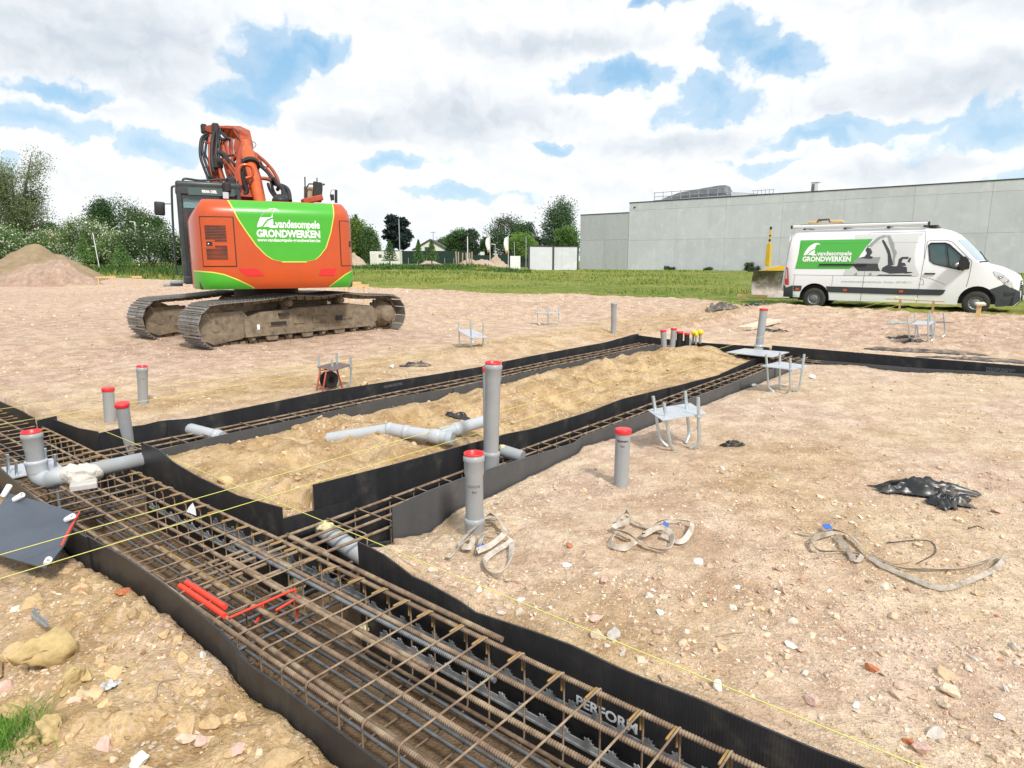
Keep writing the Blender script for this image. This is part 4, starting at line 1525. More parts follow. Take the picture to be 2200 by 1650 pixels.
def anchor(label, feet, tops, corners, cross, rod_r=.0140, plate_m=None, foot_in=.075, name='anchor_frame', flat=None):
    """rods stand at the feet, the plate is threaded on them; cross = picture point where the plate meets the first rod"""
    F = [G(*q) for q in feet]
    T = [up(tx, ty, f) for (tx, ty), f in zip(tops, F)]
    zp = up(cross[0], cross[1], F[0]).z
    C_ = sum(F, Vector()) / len(F)
    root = empty(name, C_, label, 'anchor frame', 'anchor bolt frames on plates')
    for f, t in zip(F, T):
        d = (C_ - f); d.z = 0
        d = d.normalized() * foot_in
        fb = f + Vector((0, 0, .075))
        pts = [f + d * .95 + Vector((0, 0, .004)), f + d * .5 + Vector((0, 0, .03)), f + d * .1 + Vector((0, 0, .06)), fb.lerp(t, .05), fb.lerp(t, .5), t]
        m = MB().tube([p - C_ for p in pts], rod_r, 10)
        # threaded top: fine rings
        a0, a1 = fb.lerp(t, .60) - C_, t - C_
        k = 26
        m.tube([a0.lerp(a1, i / k) for i in range(k + 1)], [rod_r * (1.10 if i % 2 else 1.0) for i in range(k + 1)], 10)
        m.build('anchor_rod', M_ZINC, root)
        zr = (zp - fb.z) / max(.05, (t.z - fb.z))
        n0 = fb.lerp(t, zr) - C_
        MB().cyl(n0 - Vector((0, 0, .016)), n0 - Vector((0, 0, .004)), rod_r * 1.9, 6, smooth=False).build('nut', M_ZINC, root)
    if corners:
        Cs = [P(x, y, zp) for x, y in corners]
    else:
        d1 = max((q - F[0] for q in F), key=lambda q: q.length)
        hw = d1.length * .58
        d1 = Vector((d1.x, d1.y, 0)).normalized()
        d2 = Vector((-d1.y, d1.x, 0))
        Cs = [Vector((C_.x, C_.y, zp)) + d1 * i * hw + d2 * j * .15 for i, j in ((-1, -1), (1, -1), (1, 1), (-1, 1))]
    Cs = [p - C_ for p in Cs]
    vs = [p + Vector((0, 0, .003)) for p in Cs] + [p - Vector((0, 0, .003)) for p in Cs]
    k = len(Cs)
    MB().add(vs, [tuple(range(k)), tuple(range(k, 2 * k))[::-1]] + [(i, k + i, k + (i + 1) % k, (i + 1) % k) for i in range(k)]).build('plate', plate_m or M_GALV, root, fix=True)
    return root


anchor('nearest anchor frame with four rods and pale plate on the right gravel', [(1416, 958), (1439, 971), (1480, 950), (1501, 967)], [(1403, 851), (1426, 865), (1472, 840), (1500, 853)],
       [(1391, 881), (1423, 904), (1519, 888), (1483, 866)], (1406, 884))
anchor('anchor frame with pale plate at the back corner of the gravel', [(1650, 842), (1697, 846), (1674, 835), (1718, 842)], [(1646, 762), (1698, 769), (1676, 757), (1728, 761)],
       [(1633, 786), (1702, 795), (1740, 786), (1676, 777)], (1647, 787))
anchor('anchor frame with brown plate beside the red and black reel', [(690, 833), (716, 834), (726, 828), (755, 831)], [(684, 766), (713, 772), (723, 758), (753, 765)],
       [(681, 788), (715, 797), (757, 785), (722, 778)], (686, 787), plate_m=M_BROWNPLATE)
anchor('lone anchor frame on the sand bank with plate seen edge on', [(987, 744), (1013, 749), (1016, 741), (1038, 745)], [(986, 693), (1011, 692), (1013, 690), (1038, 693)],
       None, (987, 710))
anchor('far anchor frame in front of a low wooden board', [(1155, 698), (1176, 700), (1178, 696), (1200, 698)], [(1155, 659), (1176, 656), (1178, 658), (1200, 659)],
       None, (1155, 671))
anchor('left anchor frame of the close pair near the van', [(1953, 734), (1993, 736), (1966, 728), (2006, 733)], [(1950, 679), (1994, 677), (1966, 677), (2009, 678)], None, (1951, 695))
anchor('right anchor frame of the close pair near the van', [(1972, 726), (2003, 728), (1998, 720), (2030, 724)], [(1965, 675), (1998, 672), (1997, 668), (2027, 671)], None, (1967, 693), plate_m=M_BROWNPLATE)
# plate lying on the cage at left with upright studs
zc = .035
Cs = [P(2, 1005, zc), P(26, 1028, zc), P(62, 1020, zc), P(135, 1005, zc), P(112, 985, zc), P(48, 992, zc)]
C_ = P(60, 1006, zc)
root = empty('anchor_frame', C_, 'anchor plate with upright studs lying on the cage at far left', 'anchor frame', 'anchor bolt frames on plates')
Cq = [Cs[0], Cs[1], Cs[3], Cs[4]]
MB().prism([(0, 0), (1, 0), (1, 1), (0, 1)], lambda u, v, d: (Cq[0].lerp(Cq[1], u)).lerp(Cq[3].lerp(Cq[2], u), v) - C_ + Vector((0, 0, d)), -.004, .004).build('plate', M_GALV, root, fix=True)
for (bx, by, tx, ty) in [(18, 1018, 16, 976), (36, 1022, 34, 990), (98, 1000, 97, 963), (119, 1006, 118, 976)]:
    f = P(bx, by, zc); t = up(tx, ty, f)
    k = 20
    MB().tube([f.lerp(t, i / k) - C_ for i in range(k + 1)], [.0115 if i % 2 else .0105 for i in range(k + 1)], 10).build('anchor_rod', M_ZINC, root)
f = P(122, 1045, -.0); MB().cyl(f - C_, f - C_ + Vector((0, 0, -.3)), .012, 10).build('anchor_rod', M_ZINC, root)

# flat plate under the pipe at the back corner
zc = .12
Cq = [P(1560, 757, zc), P(1660, 768, zc), P(1696, 757, zc), P(1600, 749, zc)]
C_ = sum(Cq, Vector()) / 4
o = MB().prism([(0, 0), (1, 0), (1, 1), (0, 1)], lambda u, v, d: (Cq[0].lerp(Cq[1], u)).lerp(Cq[3].lerp(Cq[2], u), v) - C_ + Vector((0, 0, d)), -.006, .006).build('plate', M_GALV, None, fix=True)
o.location = C_
tag(o, 'flat grey plate lying across the back corner below a pipe', 'plate')

# dark steel plate with short sleeves leaning over the near sheet
pa, pb, pc_ = P(18, 1060, .24), P(172, 1102, .20), P(112, 1226, .06)
pd_ = pa + (pc_ - pb) * 1.04
C_ = (pa + pb + pc_ + pd_) / 4
root = empty('steel_plate', C_, 'dark blue grey steel plate with white sleeves leaning over the near sheet', 'plate')
nrm = (pb - pa).cross(pd_ - pa).normalized()
if nrm.z < 0: nrm = -nrm


def quad(u, v):
    return (pa.lerp(pb, u)).lerp(pd_.lerp(pc_, u), v)


MB().prism([(0, 0), (.55, .0), (1, .03), (1, .6), (.93, 1), (.4, 1), (0, .97)], lambda u, v, d: quad(u, v) - C_ + nrm * d, -.004, .004).build('sheet', M_STEELDARK, root, fix=True)
MB().tube([quad(1.0, .0) - C_ + nrm * .008, quad(.985, .32) - C_ + nrm * .008, quad(.975, .62) - C_ + nrm * .004], [.004, .007, .005], 8).build('paint_mark', M_REDSPRAY, root)
for (u, v, dx, dy) in [(.15, .10, .085, -.01), (.90, .20, .085, -.03), (.92, .93, .06, -.045), (-.02, .09, .03, .02)]:
    f = quad(u, v) - C_
    d = Vector((dx, dy, .02)) + nrm * .03
    d = d.normalized()
    MB().lathe([(.016, 0), (.016, .075), (.012, .075), (.011, .02), (.001, .02)], c=f + nrm * .012, axis=d, n=14).build('sleeve', M_WHITE, root)
MB().tube([P(44, 1105, .02) - C_, P(56, 1103, .02) - C_], .003, 6).build('paint_mark', M_REDSPRAY, root) if False else None

# red and black reel behind the brown plate
b = G(708, 836)
root = empty('cable_reel', b, 'small red and black reel under the brown anchor plate', 'reel')
_d = Vector((.8, -.6, 0))
_m = MB().cyl(Vector((0, 0, .12)) - _d * .05, Vector((0, 0, .12)) + _d * .05, .05, 16)
for _s in (-1, 1): _m.cyl(Vector((0, 0, .12)) + _d * .05 * _s, Vector((0, 0, .12)) + _d * .04 * _s, .105, 20)
_m.build('drum', M_BLACKPIPE, root)
for sx in (-1, 1):
    MB().tube([Vector((.8, -.6, 0)) * .06 * sx + Vector(p) for p in [(-.09, -.12, 0), (-.05, -.066, .24), (.05, .066, .24), (.09, .12, 0)]], .011, 8).build('frame', mat('reel_red', (.38, .05, .03), .5), root)

# white marker tag in the cage
b = P(411, 1108, .0)
root = empty('marker_flag', b, 'white pointed tag stuck in the rebar', 'tag')
pa, pb, pc_ = up(414, 1080, b) - b, up(399, 1106, b) - b, up(424, 1108, b) - b
MB().prism([(0, 0), (.32, .5), (.45, 1), (-.5, .75), (-.35, .4)], lambda u, v, d: pa * (1 - v) + (pb + pc_) * .5 * v + (pc_ - pb) * u * .9 + Vector((0, d, 0)), -.0015, .0015).build('tag_card', mat('white_card', (.8, .82, .85), .5), root, fix=True)
MB().cyl((pb + pc_) * .5, (0, 0, -.06), .003, 6).build('stem', M_WHITE, root)

# ------------------------------------------------------------------ straps, rags, scraps
M_STRAP = mat('dirty_white_webbing', (.54, .49, .42), .9, var=(45, .25), dirt=((.30, .23, .165), 11, .40, .68), bump=(160, .3, .003))
M_LABELBLUE = mat('blue_label', (.03, .12, .45), .5)
M_FILM = mat('black_film', (.016, .017, .018), .35, var=(10, .3), dirt=((.18, .14, .10), 9, .5, .8), spec=.6)
M_FILM2 = mat('dusty_dark_film', (.07, .065, .065), .6, var=(8, .3), dirt=((.30, .23, .17), 6, .42, .7))


def strap(label, loops, w=.0165, labels=(), mt=None):
    base = G(*loops[0][0][:2])
    root = empty('lifting_strap', base, label, 'strap', 'lifting straps on the gravel')
    for li, lp in enumerate(loops):
        pts = [G(q[0], q[1]) + Vector((0, 0, q[2])) for q in lp]
        tw = [q[3] for q in lp]
        sp = spline(pts, 7)
        n = len(sp)
        rows_t, rows_b = [], []
        for i, p in enumerate(sp):
            d = (sp[min(n - 1, i + 1)] - sp[max(0, i - 1)]); d.normalize()
            sd = d.cross(Vector((0, 0, 1))).normalized()
            f = i / 7
            j = min(int(f), len(tw) - 2)
            a = tw[j] + (tw[j + 1] - tw[j]) * (f - j)
            x = sd * math.cos(a) + Vector((0, 0, 1)) * math.sin(a)
            if math.sin(a) != 0: p = p + Vector((0, 0, abs(math.sin(a)) * w))
            nn = x.cross(d)
            g = max(0.0, gz(p.x, p.y) + .012 - p.z)
            p = p + Vector((0, 0, g + .006))
            rows_t.append([p - base - x * w + nn * .0018, p - base + nn * .003, p - base + x * w + nn * .0018])
            rows_b.append([p - base + x * w - nn * .0018, p - base - nn * .0018, p - base - x * w - nn * .0018])
        m = MB().grid(rows_t).grid(rows_b)
        m.grid([[rows_t[i][2], rows_b[i][0]] for i in range(n)]).grid([[rows_b[i][2], rows_t[i][0]] for i in range(n)])
        m.build('webbing', mt or M_STRAP, root, fix=False)
    for (px, py, dz, ang) in labels:
        p = G(px, py) + Vector((0, 0, dz)) - base
        MB().box(p, (.05, .038, .004), Matrix.Rotation(ang, 3, 'Z') @ Matrix.Rotation(.5, 3, 'X'), .001).build('label_patch', M_LABELBLUE, root)
    return root


strap('tangled dirty white strap at the foot of the front grey pipe', [
    [(960, 1205, .0, .2), (985, 1190, .02, .9), (1015, 1170, .05, .3), (1010, 1192, .03, 1.1), (990, 1180, .03, .4), (1025, 1150, .05, .6), (1055, 1130, .06, 1.0), (1085, 1160, .05, .5), (1060, 1185, .03, 1.2), (1025, 1198, .02, .9)],
    [(1025, 1198, .02, .9), (1042, 1165, .05, .3), (1070, 1165, .04, .7), (1098, 1172, .02, .5), (1060, 1195, .01, .3), (1042, 1215, .01, .9), (1050, 1242, .01, 1.3), (1075, 1245, .01, 1.2), (1096, 1215, .02, .9), (1100, 1180, .03, .4)],
    [(1005, 1155, .02, .4), (1040, 1140, .05, .8), (1068, 1138, .05, .3), (1045, 1122, .02, .2)]], labels=[(1036, 1192, .05, .9)])
strap('loosely looped white strap in the middle of the gravel', [
    [(1322, 1130, .01, .4), (1345, 1118, .04, 1.2), (1352, 1138, .04, 1.3), (1318, 1145, .02, .5), (1350, 1160, .02, .9), (1390, 1182, .01, .6), (1435, 1190, .01, .9), (1442, 1165, .03, .8), (1415, 1152, .04, .5), (1380, 1162, .02, .6), (1408, 1140, .03, .9), (1440, 1130, .03, .4), (1486, 1136, .02, .7), (1464, 1172, .01, .6), (1420, 1160, .02, .3)],
    [(1365, 1175, .02, .5), (1340, 1188, .01, .9), (1312, 1178, .01, 1.1), (1325, 1160, .03, .6), (1352, 1168, .01, .5)],
    [(1345, 1122, .03, .2), (1385, 1138, .01, .3), (1410, 1148, .01, .3)]], labels=[(1430, 1143, .05, 1.2)])
strap('longest strap stretched out towards the right picture edge', [
    [(1712, 1150, .02, .3), (1745, 1155, .01, .5), (1790, 1150, .02, .8), (1830, 1165, .02, .3), (1852, 1190, .01, .7), (1880, 1205, .005, .4), (1930, 1225, .005, .6), (1985, 1232, .005, 1.1), (2060, 1228, .005, .6), (2120, 1212, .01, .4), (2155, 1205, .02, .9), (2140, 1228, .01, .5), (2080, 1255, .005, .5), (2020, 1272, .005, .9), (1960, 1250, .005, .5), (1900, 1225, .005, .9), (1868, 1206, .01, .4)],
    [(1790, 1155, .02, .6), (1745, 1172, .02, 1.0), (1760, 1192, .01, .9), (1810, 1192, .01, .5), (1850, 1200, .01, .6), (1838, 1212, .01, .5), (1815, 1185, .02, .4), (1800, 1160, .02, .5)]], labels=[(1776, 1146, .045, .2)], w=.0135, mt=mat('brownish_webbing', (.42, .37, .31), .9, var=(45, .25), dirt=((.22, .17, .12), 11, .42, .7), bump=(160, .3, .003)))


def rag(label, px, py, sx, sy, rz, m, seed, h=.10, name='plastic_scrap', cat='plastic scrap', n=26, group='scraps of dark plastic'):
    """crumpled piece of film lying on the ground"""
    c = G(px, py)
    rows = []
    ca_, sa_ = math.cos(rz), math.sin(rz)
    for i in range(n):
        r = []
        for j in range(n):
            u, v = i / (n - 1) * 2 - 1, j / (n - 1) * 2 - 1
            edge = 1 + .5 * float(vnoise(u * 1.9 + seed, v * 1.9, seed))
            uu = u * edge + .35 * float(vnoise(v * 1.7, u * 1.3 + seed, seed + 3))
            vv = v * edge * (1 - .45 * abs(float(vnoise(u * 2.2, seed * 1.7, seed + 1)) * 2)) + .4 * float(vnoise(u * 1.4 + 7, v * 1.4, seed + 2))
            x, y = uu * sx, vv * sy
            X, Y = x * ca_ - y * sa_, x * sa_ + y * ca_
            fo = abs(float(vnoise(u * 2.6 + seed * 2, v * 1.6, seed + 5)) * 2) * .7 + abs(float(vnoise(u * 6.5 + seed, v * 6.5, seed + 6))) * .7
            fade = min(1, (1.02 - max(abs(u), abs(v))) * 2.2)
            z = gz(c.x + X, c.y + Y) - c.z + .006 + h * fo * (.25 + .75 * fade)
            r.append(Vector((X, Y, z)))
        rows.append(r)
    mb = MB().grid(rows)
    mb.grid([[p - Vector((0, 0, .002)) for p in r][::-1] for r in rows])
    o = mb.build(name, m)
    o.location = c
    return tag(o, label, cat, group)


rag('large crumpled black plastic piece on the right gravel', 1985, 1062, .30, .09, -.25, M_FILM, 3, .12)
rag('crumpled arm of black plastic nearest the strap on the right', 2030, 1085, .11, .12, .2, M_FILM, 9, .10)
rag('small black rag between the lone red lidded pipe and anchor frame', 1574, 958, .10, .05, .1, M_FILM, 5, .06)
rag('dark rag on the sand island behind the wye', 985, 885, .13, .09, .3, M_FILM, 7, .08)
rag('dark grey rag on the sandy bank beyond the far strip', 893, 786, .20, .08, .2, M_FILM2, 11, .08)
rag('black film heaped against the gravel edge below the wooden board', 1550, 666, .50, .28, .2, M_FILM2, 13, .24)
rag('black film strip under the wooden board by the blade', 1622, 655, .5, .16, -.1, M_FILM, 15, .10)
rag('half buried dark film along the back sheet on the left', 1990, 756, .75, .16, -.6, M_FILM2, 17, .06)
rag('half buried dark film along the back sheet at the picture edge', 2120, 775, .85, .13, -.6, M_FILM2, 19, .05)
rag('black rag between the feet of the close anchor pair', 1965, 735, .22, .10, 0, M_FILM, 21, .08)
rag('dark strip on the gravel left of the close anchor pair', 1932, 723, .22, .07, 0, M_FILM, 23, .06)
rag('dark film beside the pale planks', 1665, 712, .28, .09, -.2, M_FILM, 25, .06)
rag('bluish grey film left of the close anchor pair', 1935, 694, .25, .12, .1, mat('blue_film', (.30, .36, .37), .5), 27, .05)
rag('clear crumpled film on the spoil beside the ochre stones', 238, 1480, .035, .025, .4, mat('clear_film', (.5, .52, .53), .25, var=(20, .2)), 29, .05, n=14)
# little white slips
M_SLIP = mat('white_slip', (.78, .78, .76), .6)
M_TWIG = mat('dry_twig', (.40, .30, .19), .9)
for i, (pts, lab) in enumerate([([(905, 1215), (925, 1170), (952, 1150)], 'thin root crossing the gravel by the corner sheet'), ([(335, 1505), (345, 1470), (385, 1462)], 'dry root arched over the spoil in the lower left'),
                                ([(1880, 1200), (1920, 1215), (1960, 1210)], 'thin twig inside the loop of the longest strap'), ([(1905, 1170), (1990, 1165), (2010, 1190), (1970, 1215)], 'curved wire beyond the longest strap'),
                                ([(1540, 1372), (1570, 1365), (1600, 1363)], 'dark twig beyond the white egg shaped stone'), ([(2080, 1140), (2098, 1134), (2115, 1141)], 'black curved offcut below the large plastic piece')]):
    pp = [G(*q) + Vector((0, 0, .012)) for q in pts]
    b0 = pp[0].copy()
    o = MB().tube([p - b0 for p in spline(pp, 5)], .003, 6).build('twig', M_TWIG if i not in (3, 5) else M_FILM)
    o.location = b0
    tag(o, lab, 'twig', 'twigs and roots on the ground')

# ------------------------------------------------------------------ wood
M_WOOD = mat('raw_pine', (.62, .43, .20), .75, var=(14, .14), streak=((.45, .28, .12), 20, .4))
M_WOOD2 = mat('pale_planks', (.62, .53, .41), .8, var=(14, .12))


def batter(label, p0, p1, h, posts, thick=.028, height=.10, post=.05, flat=False):
    p0, p1 = Vector(p0), Vector(p1)
    c = (p0 + p1) / 2
    root = empty('batter_board', c, label, 'wooden board', 'batter boards on stakes')
    MB().bar(p0 - c + Vector((0, 0, h)), p1 - c + Vector((0, 0, h)), thick if not flat else .10, height if not flat else .028, bev=.003).build('board', M_WOOD, root)
    for f in posts:
        q = p0.lerp(p1, f) - c
        q.z = gz(p0.lerp(p1, f).x, p0.lerp(p1, f).y) - c.z
        MB().box(q + Vector((.0, .035, (h - q.z) / 2 - .1)), (post, post, h - q.z + .25), Matrix.Rotation(ANG_A, 3, 'Z'), .003).build('stake', M_WOOD, root)
    return root


p0, p1 = PD(1584, 636, 24.3), PD(1648, 639, 23.6); p0.z = p1.z = 0
batter('wooden batter board on two stakes left of the van', p0, p1, PD(1615, 636, 23.9).z, [.15, .9])
p0, p1 = PD(1905, 640, 18.9), PD(2032, 649, 17.5); p0.z = p1.z = 0
batter('long batter board in front of the van with string ties', p0, p1, PD(1970, 645, 18.2).z, [.26, .82], flat=True)
for px in (1925, 1967):
    tag(lump('string_tie', 'yellow string tie knotted on the long batter board, ' + ('left one' if px < 1950 else 'right one'), 'string tie', PD(px, 639 if px < 1950 else 643, 18.65 if px < 1950 else 18.22), .05, .03, .025, M_STRING, px, .5, 2, group='string ties'), None, None)
b = G(2100, 686)
root = empty('batter_board', b, 'single short stake with a small board end by the front wheel', 'wooden board', 'batter boards on stakes')
MB().box((0, 0, .10), (.10, .04, .50), Matrix.Rotation(ANG_A, 3, 'Z'), .003).build('stake', M_WOOD, root)
MB().box((-.02, -.06, .39), (.24, .10, .05), Matrix.Rotation(.05, 3, 'Z') @ Matrix.Rotation(.5, 3, 'X'), .003).build('board', M_WOOD2, root)
p0, p1 = PD(1150, 672, 20.0), PD(1232, 664, 21.6); p0.z = p1.z = 0
batter('far low batter board behind a zinc anchor frame', p0, p1, PD(1190, 668, 20.8).z, [.28, .66], flat=True)
p0, p1 = PD(738, 613, 24), PD(792, 616, 24); p0.z = p1.z = 0
batter('batter board on stakes just right behind the excavator', p0, p1, PD(765, 614, 24).z, [.2, .8])
p0, p1 = PD(730, 608, 29), PD(776, 609, 29); p0.z = p1.z = 0
batter('farther batter board behind the excavator', p0, p1, PD(750, 608, 29).z, [.2, .85])
p0, p1 = PD(205, 598, 38), PD(248, 594, 39); p0.z = p1.z = 0
batter('pale board lying low beside the sand heap', p0, p1, PD(226, 596, 38).z, [.1, .9])
p0, p1 = PD(283, 595, 38), PD(305, 595, 38); p0.z = p1.z = 0
batter('short pale board between sand heap and excavator', p0, p1, PD(294, 595, 38).z, [.1, .9])
for i, (q0, q1, dz, lab) in enumerate([((1592, 709), (1655, 691), .04, 'longer pale plank on the gravel beside the tall back pipe'), ((1607, 711), (1672, 694), .06, 'pale plank lying nearer beside the tall back pipe')]):
    a_, b_ = G(*q0), G(*q1)
    o = MB().bar(Vector((0, 0, dz)), b_ - a_ + Vector((0, 0, dz)), .16, .07, bev=.004).build('plank', M_WOOD2)
    o.location = a_
    tag(o, lab, 'plank', 'planks on the gravel')

# print on the other sheets
shs = {o['label']: o for o in bpy.data.objects if o.name.startswith('formwork_sheet')}
so = shs['outer black sheet with faint grey print']
u0, z0 = on_plane(822, 832, 'a', B2B); u1, z1 = on_plane(868, 822, 'a', B2B)
print_on('VERLOREN BEKISTING', 'a', B2B, u0, z0 - .01, .045, so, M_GREYPRINT, flip=1, facing=-1, xs=abs(u1 - u0) / (.045 * 11.4))
so = shs['back black sheet with upside down print at the right picture edge']
u0, z0 = on_plane(2113, 790, 'b', C1); u1, z1 = on_plane(2172, 798, 'b', C1)
print_on('PERFORM', 'b', C1 - .018, u1, z0 - .02, .085, so, M_GREYPRINT, flip=1, up=-1, bold=.01, xs=abs(u1 - u0) / (.085 * 4.75), facing=-1)
print_on('VERLOREN BEKISTING', 'b', C1 - .018, u1 - .05, z0 + .02, .05, so, M_GREYPRINT, flip=1, up=-1, xs=abs(u1 - u0) * 1.2 / (.05 * 11.4), facing=-1)

# ------------------------------------------------------------------ excavator
M_ORANGE = mat('orange_paint', (.50, .068, .007), .34, var=(2.5, .08), coat=.35, dirt=((.34, .12, .045), 2.6, .58, .90), streak=((.36, .13, .05), 5, .28))
M_ORANGE2 = mat('worn_orange_paint', (.37, .062, .018), .5, var=(6, .3), dirt=((.17, .07, .04), 5, .46, .72))
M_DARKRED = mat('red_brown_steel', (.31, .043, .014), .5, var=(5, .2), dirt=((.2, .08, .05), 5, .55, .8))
M_GREEN = mat('green_paint', (.055, .38, .022), .36, coat=.2, var=(2, .06), dirt=((.10, .34, .08), 3, .6, .9))
M_LIME = mat('lime_edging', (.62, .60, .10), .4)
M_DECAL = mat('white_decal', (.80, .82, .80), .4)
M_CAB = mat('dark_grey_paint', (.035, .045, .047), .38, var=(6, .25), dirt=((.10, .095, .08), 8, .55, .85))
M_RUBBER = mat('black_rubber', (.016, .016, .017), .55, var=(12, .25))
M_GLASS = mat('tinted_glass', (.05, .09, .085), .06, spec=.8)
M_GLASSC = mat('clear_cab_glass', (.45, .62, .62), .05, spec=.6)
M_GLASSC.node_tree.nodes['Principled BSDF'].inputs['Transmission Weight'].default_value = .85
M_SHOE = mat('track_steel', (.27, .26, .245), .42, .45, var=(12, .35), dirt=((.26, .21, .15), 7, .44, .66))
M_MUD = mat('mud_caked_steel', (.205, .162, .112), .95, var=(7, .4), bump=(22, .8, .02), dirt=((.075, .065, .055), 6, .52, .74))
M_DARKSTEEL = mat('oily_dark_steel', (.03, .028, .025), .6, .2, var=(8, .3))
M_REFLRED = mat('red_reflector', (.62, .012, .012), .25, spec=.8)
M_CHROME = mat('bright_metal', (.6, .6, .6), .2, 1.0)
M_LAMPGLASS = mat('lamp_glass', (.55, .58, .6), .1, .3)

EXC = Vector((-5.32, 14.59, .03))
ETD = Vector((.643, .766, 0)).normalized()
ETN = Vector((ETD.y, -ETD.x, 0))          # towards the camera
exc = empty('excavator', EXC, 'orange and green crawler excavator with its folded boom, seen from the rear', 'excavator')
MU = Matrix(((ETD.x, -ETN.x, 0, 0), (ETD.y, -ETN.y, 0, 0), (0, 0, 1, 0), (0, 0, 0, 1)))   # under carriage: x along track, y away from the camera
UO = Vector((-5.32, 14.44, 0)) - Vector((EXC.x, EXC.y, 0))
PH = math.radians(27)
UT, UH = Vector((math.cos(PH), math.sin(PH), 0)), Vector((-math.sin(PH), math.cos(PH), 0))
MUP = Matrix.Translation((UO.x, UO.y, -EXC.z)) @ Matrix(((UT.x, UH.x, 0, 0), (UT.y, UH.y, 0, 0), (0, 0, 1, 0), (0, 0, 0, 1)))  # upper structure: x right, y forward


def pu(px, py, yl):
    """point of the upper structure's cross plane y = yl seen at that place of the photograph"""
    d = ray(px, py)
    O = Vector((EXC.x + UO.x, EXC.y + UO.y, 0))
    k = (yl + O.dot(UH)) / d.dot(UH)
    p = Vector((0, 0, CH)) + d * k
    return Vector(((p - O).dot(UT), yl, p.z))


# tracks
TR = .415
TPATH = []
for i in range(0, 13):
    a = math.pi / 2 + math.pi * i / 12
    TPATH.append((-2.0 + TR * math.cos(a), TR + TR * math.sin(a)))
TPATH += [(-1.2, 0), (-.4, 0), (.4, 0), (1.2, 0)]
for i in range(0, 13):
    a = -math.pi / 2 + math.pi * i / 12
    TPATH.append((2.0 + TR * math.cos(a), TR + TR * math.sin(a)))
TPATH += [(1.3, .855), (.80, .925), (.2, .885), (-.45, .92), (-1.2, .86)]


def path_samples(pts, n):
    P2 = [Vector((x, y, 0)) for x, y in pts] + [Vector((pts[0][0], pts[0][1], 0))]
    d = [0]
    for i in range(1, len(P2)): d.append(d[-1] + (P2[i] - P2[i - 1]).length)
    out = []
    for k in range(n):
        s = d[-1] * (k + .5) / n
        i = max(j for j in range(len(d)) if d[j] <= s)
        i = min(i, len(P2) - 2)
        f = (s - d[i]) / (d[i + 1] - d[i])
        p = P2[i].lerp(P2[i + 1], f)
        out.append((p, (P2[i + 1] - P2[i]).normalized()))
    return out, d[-1]


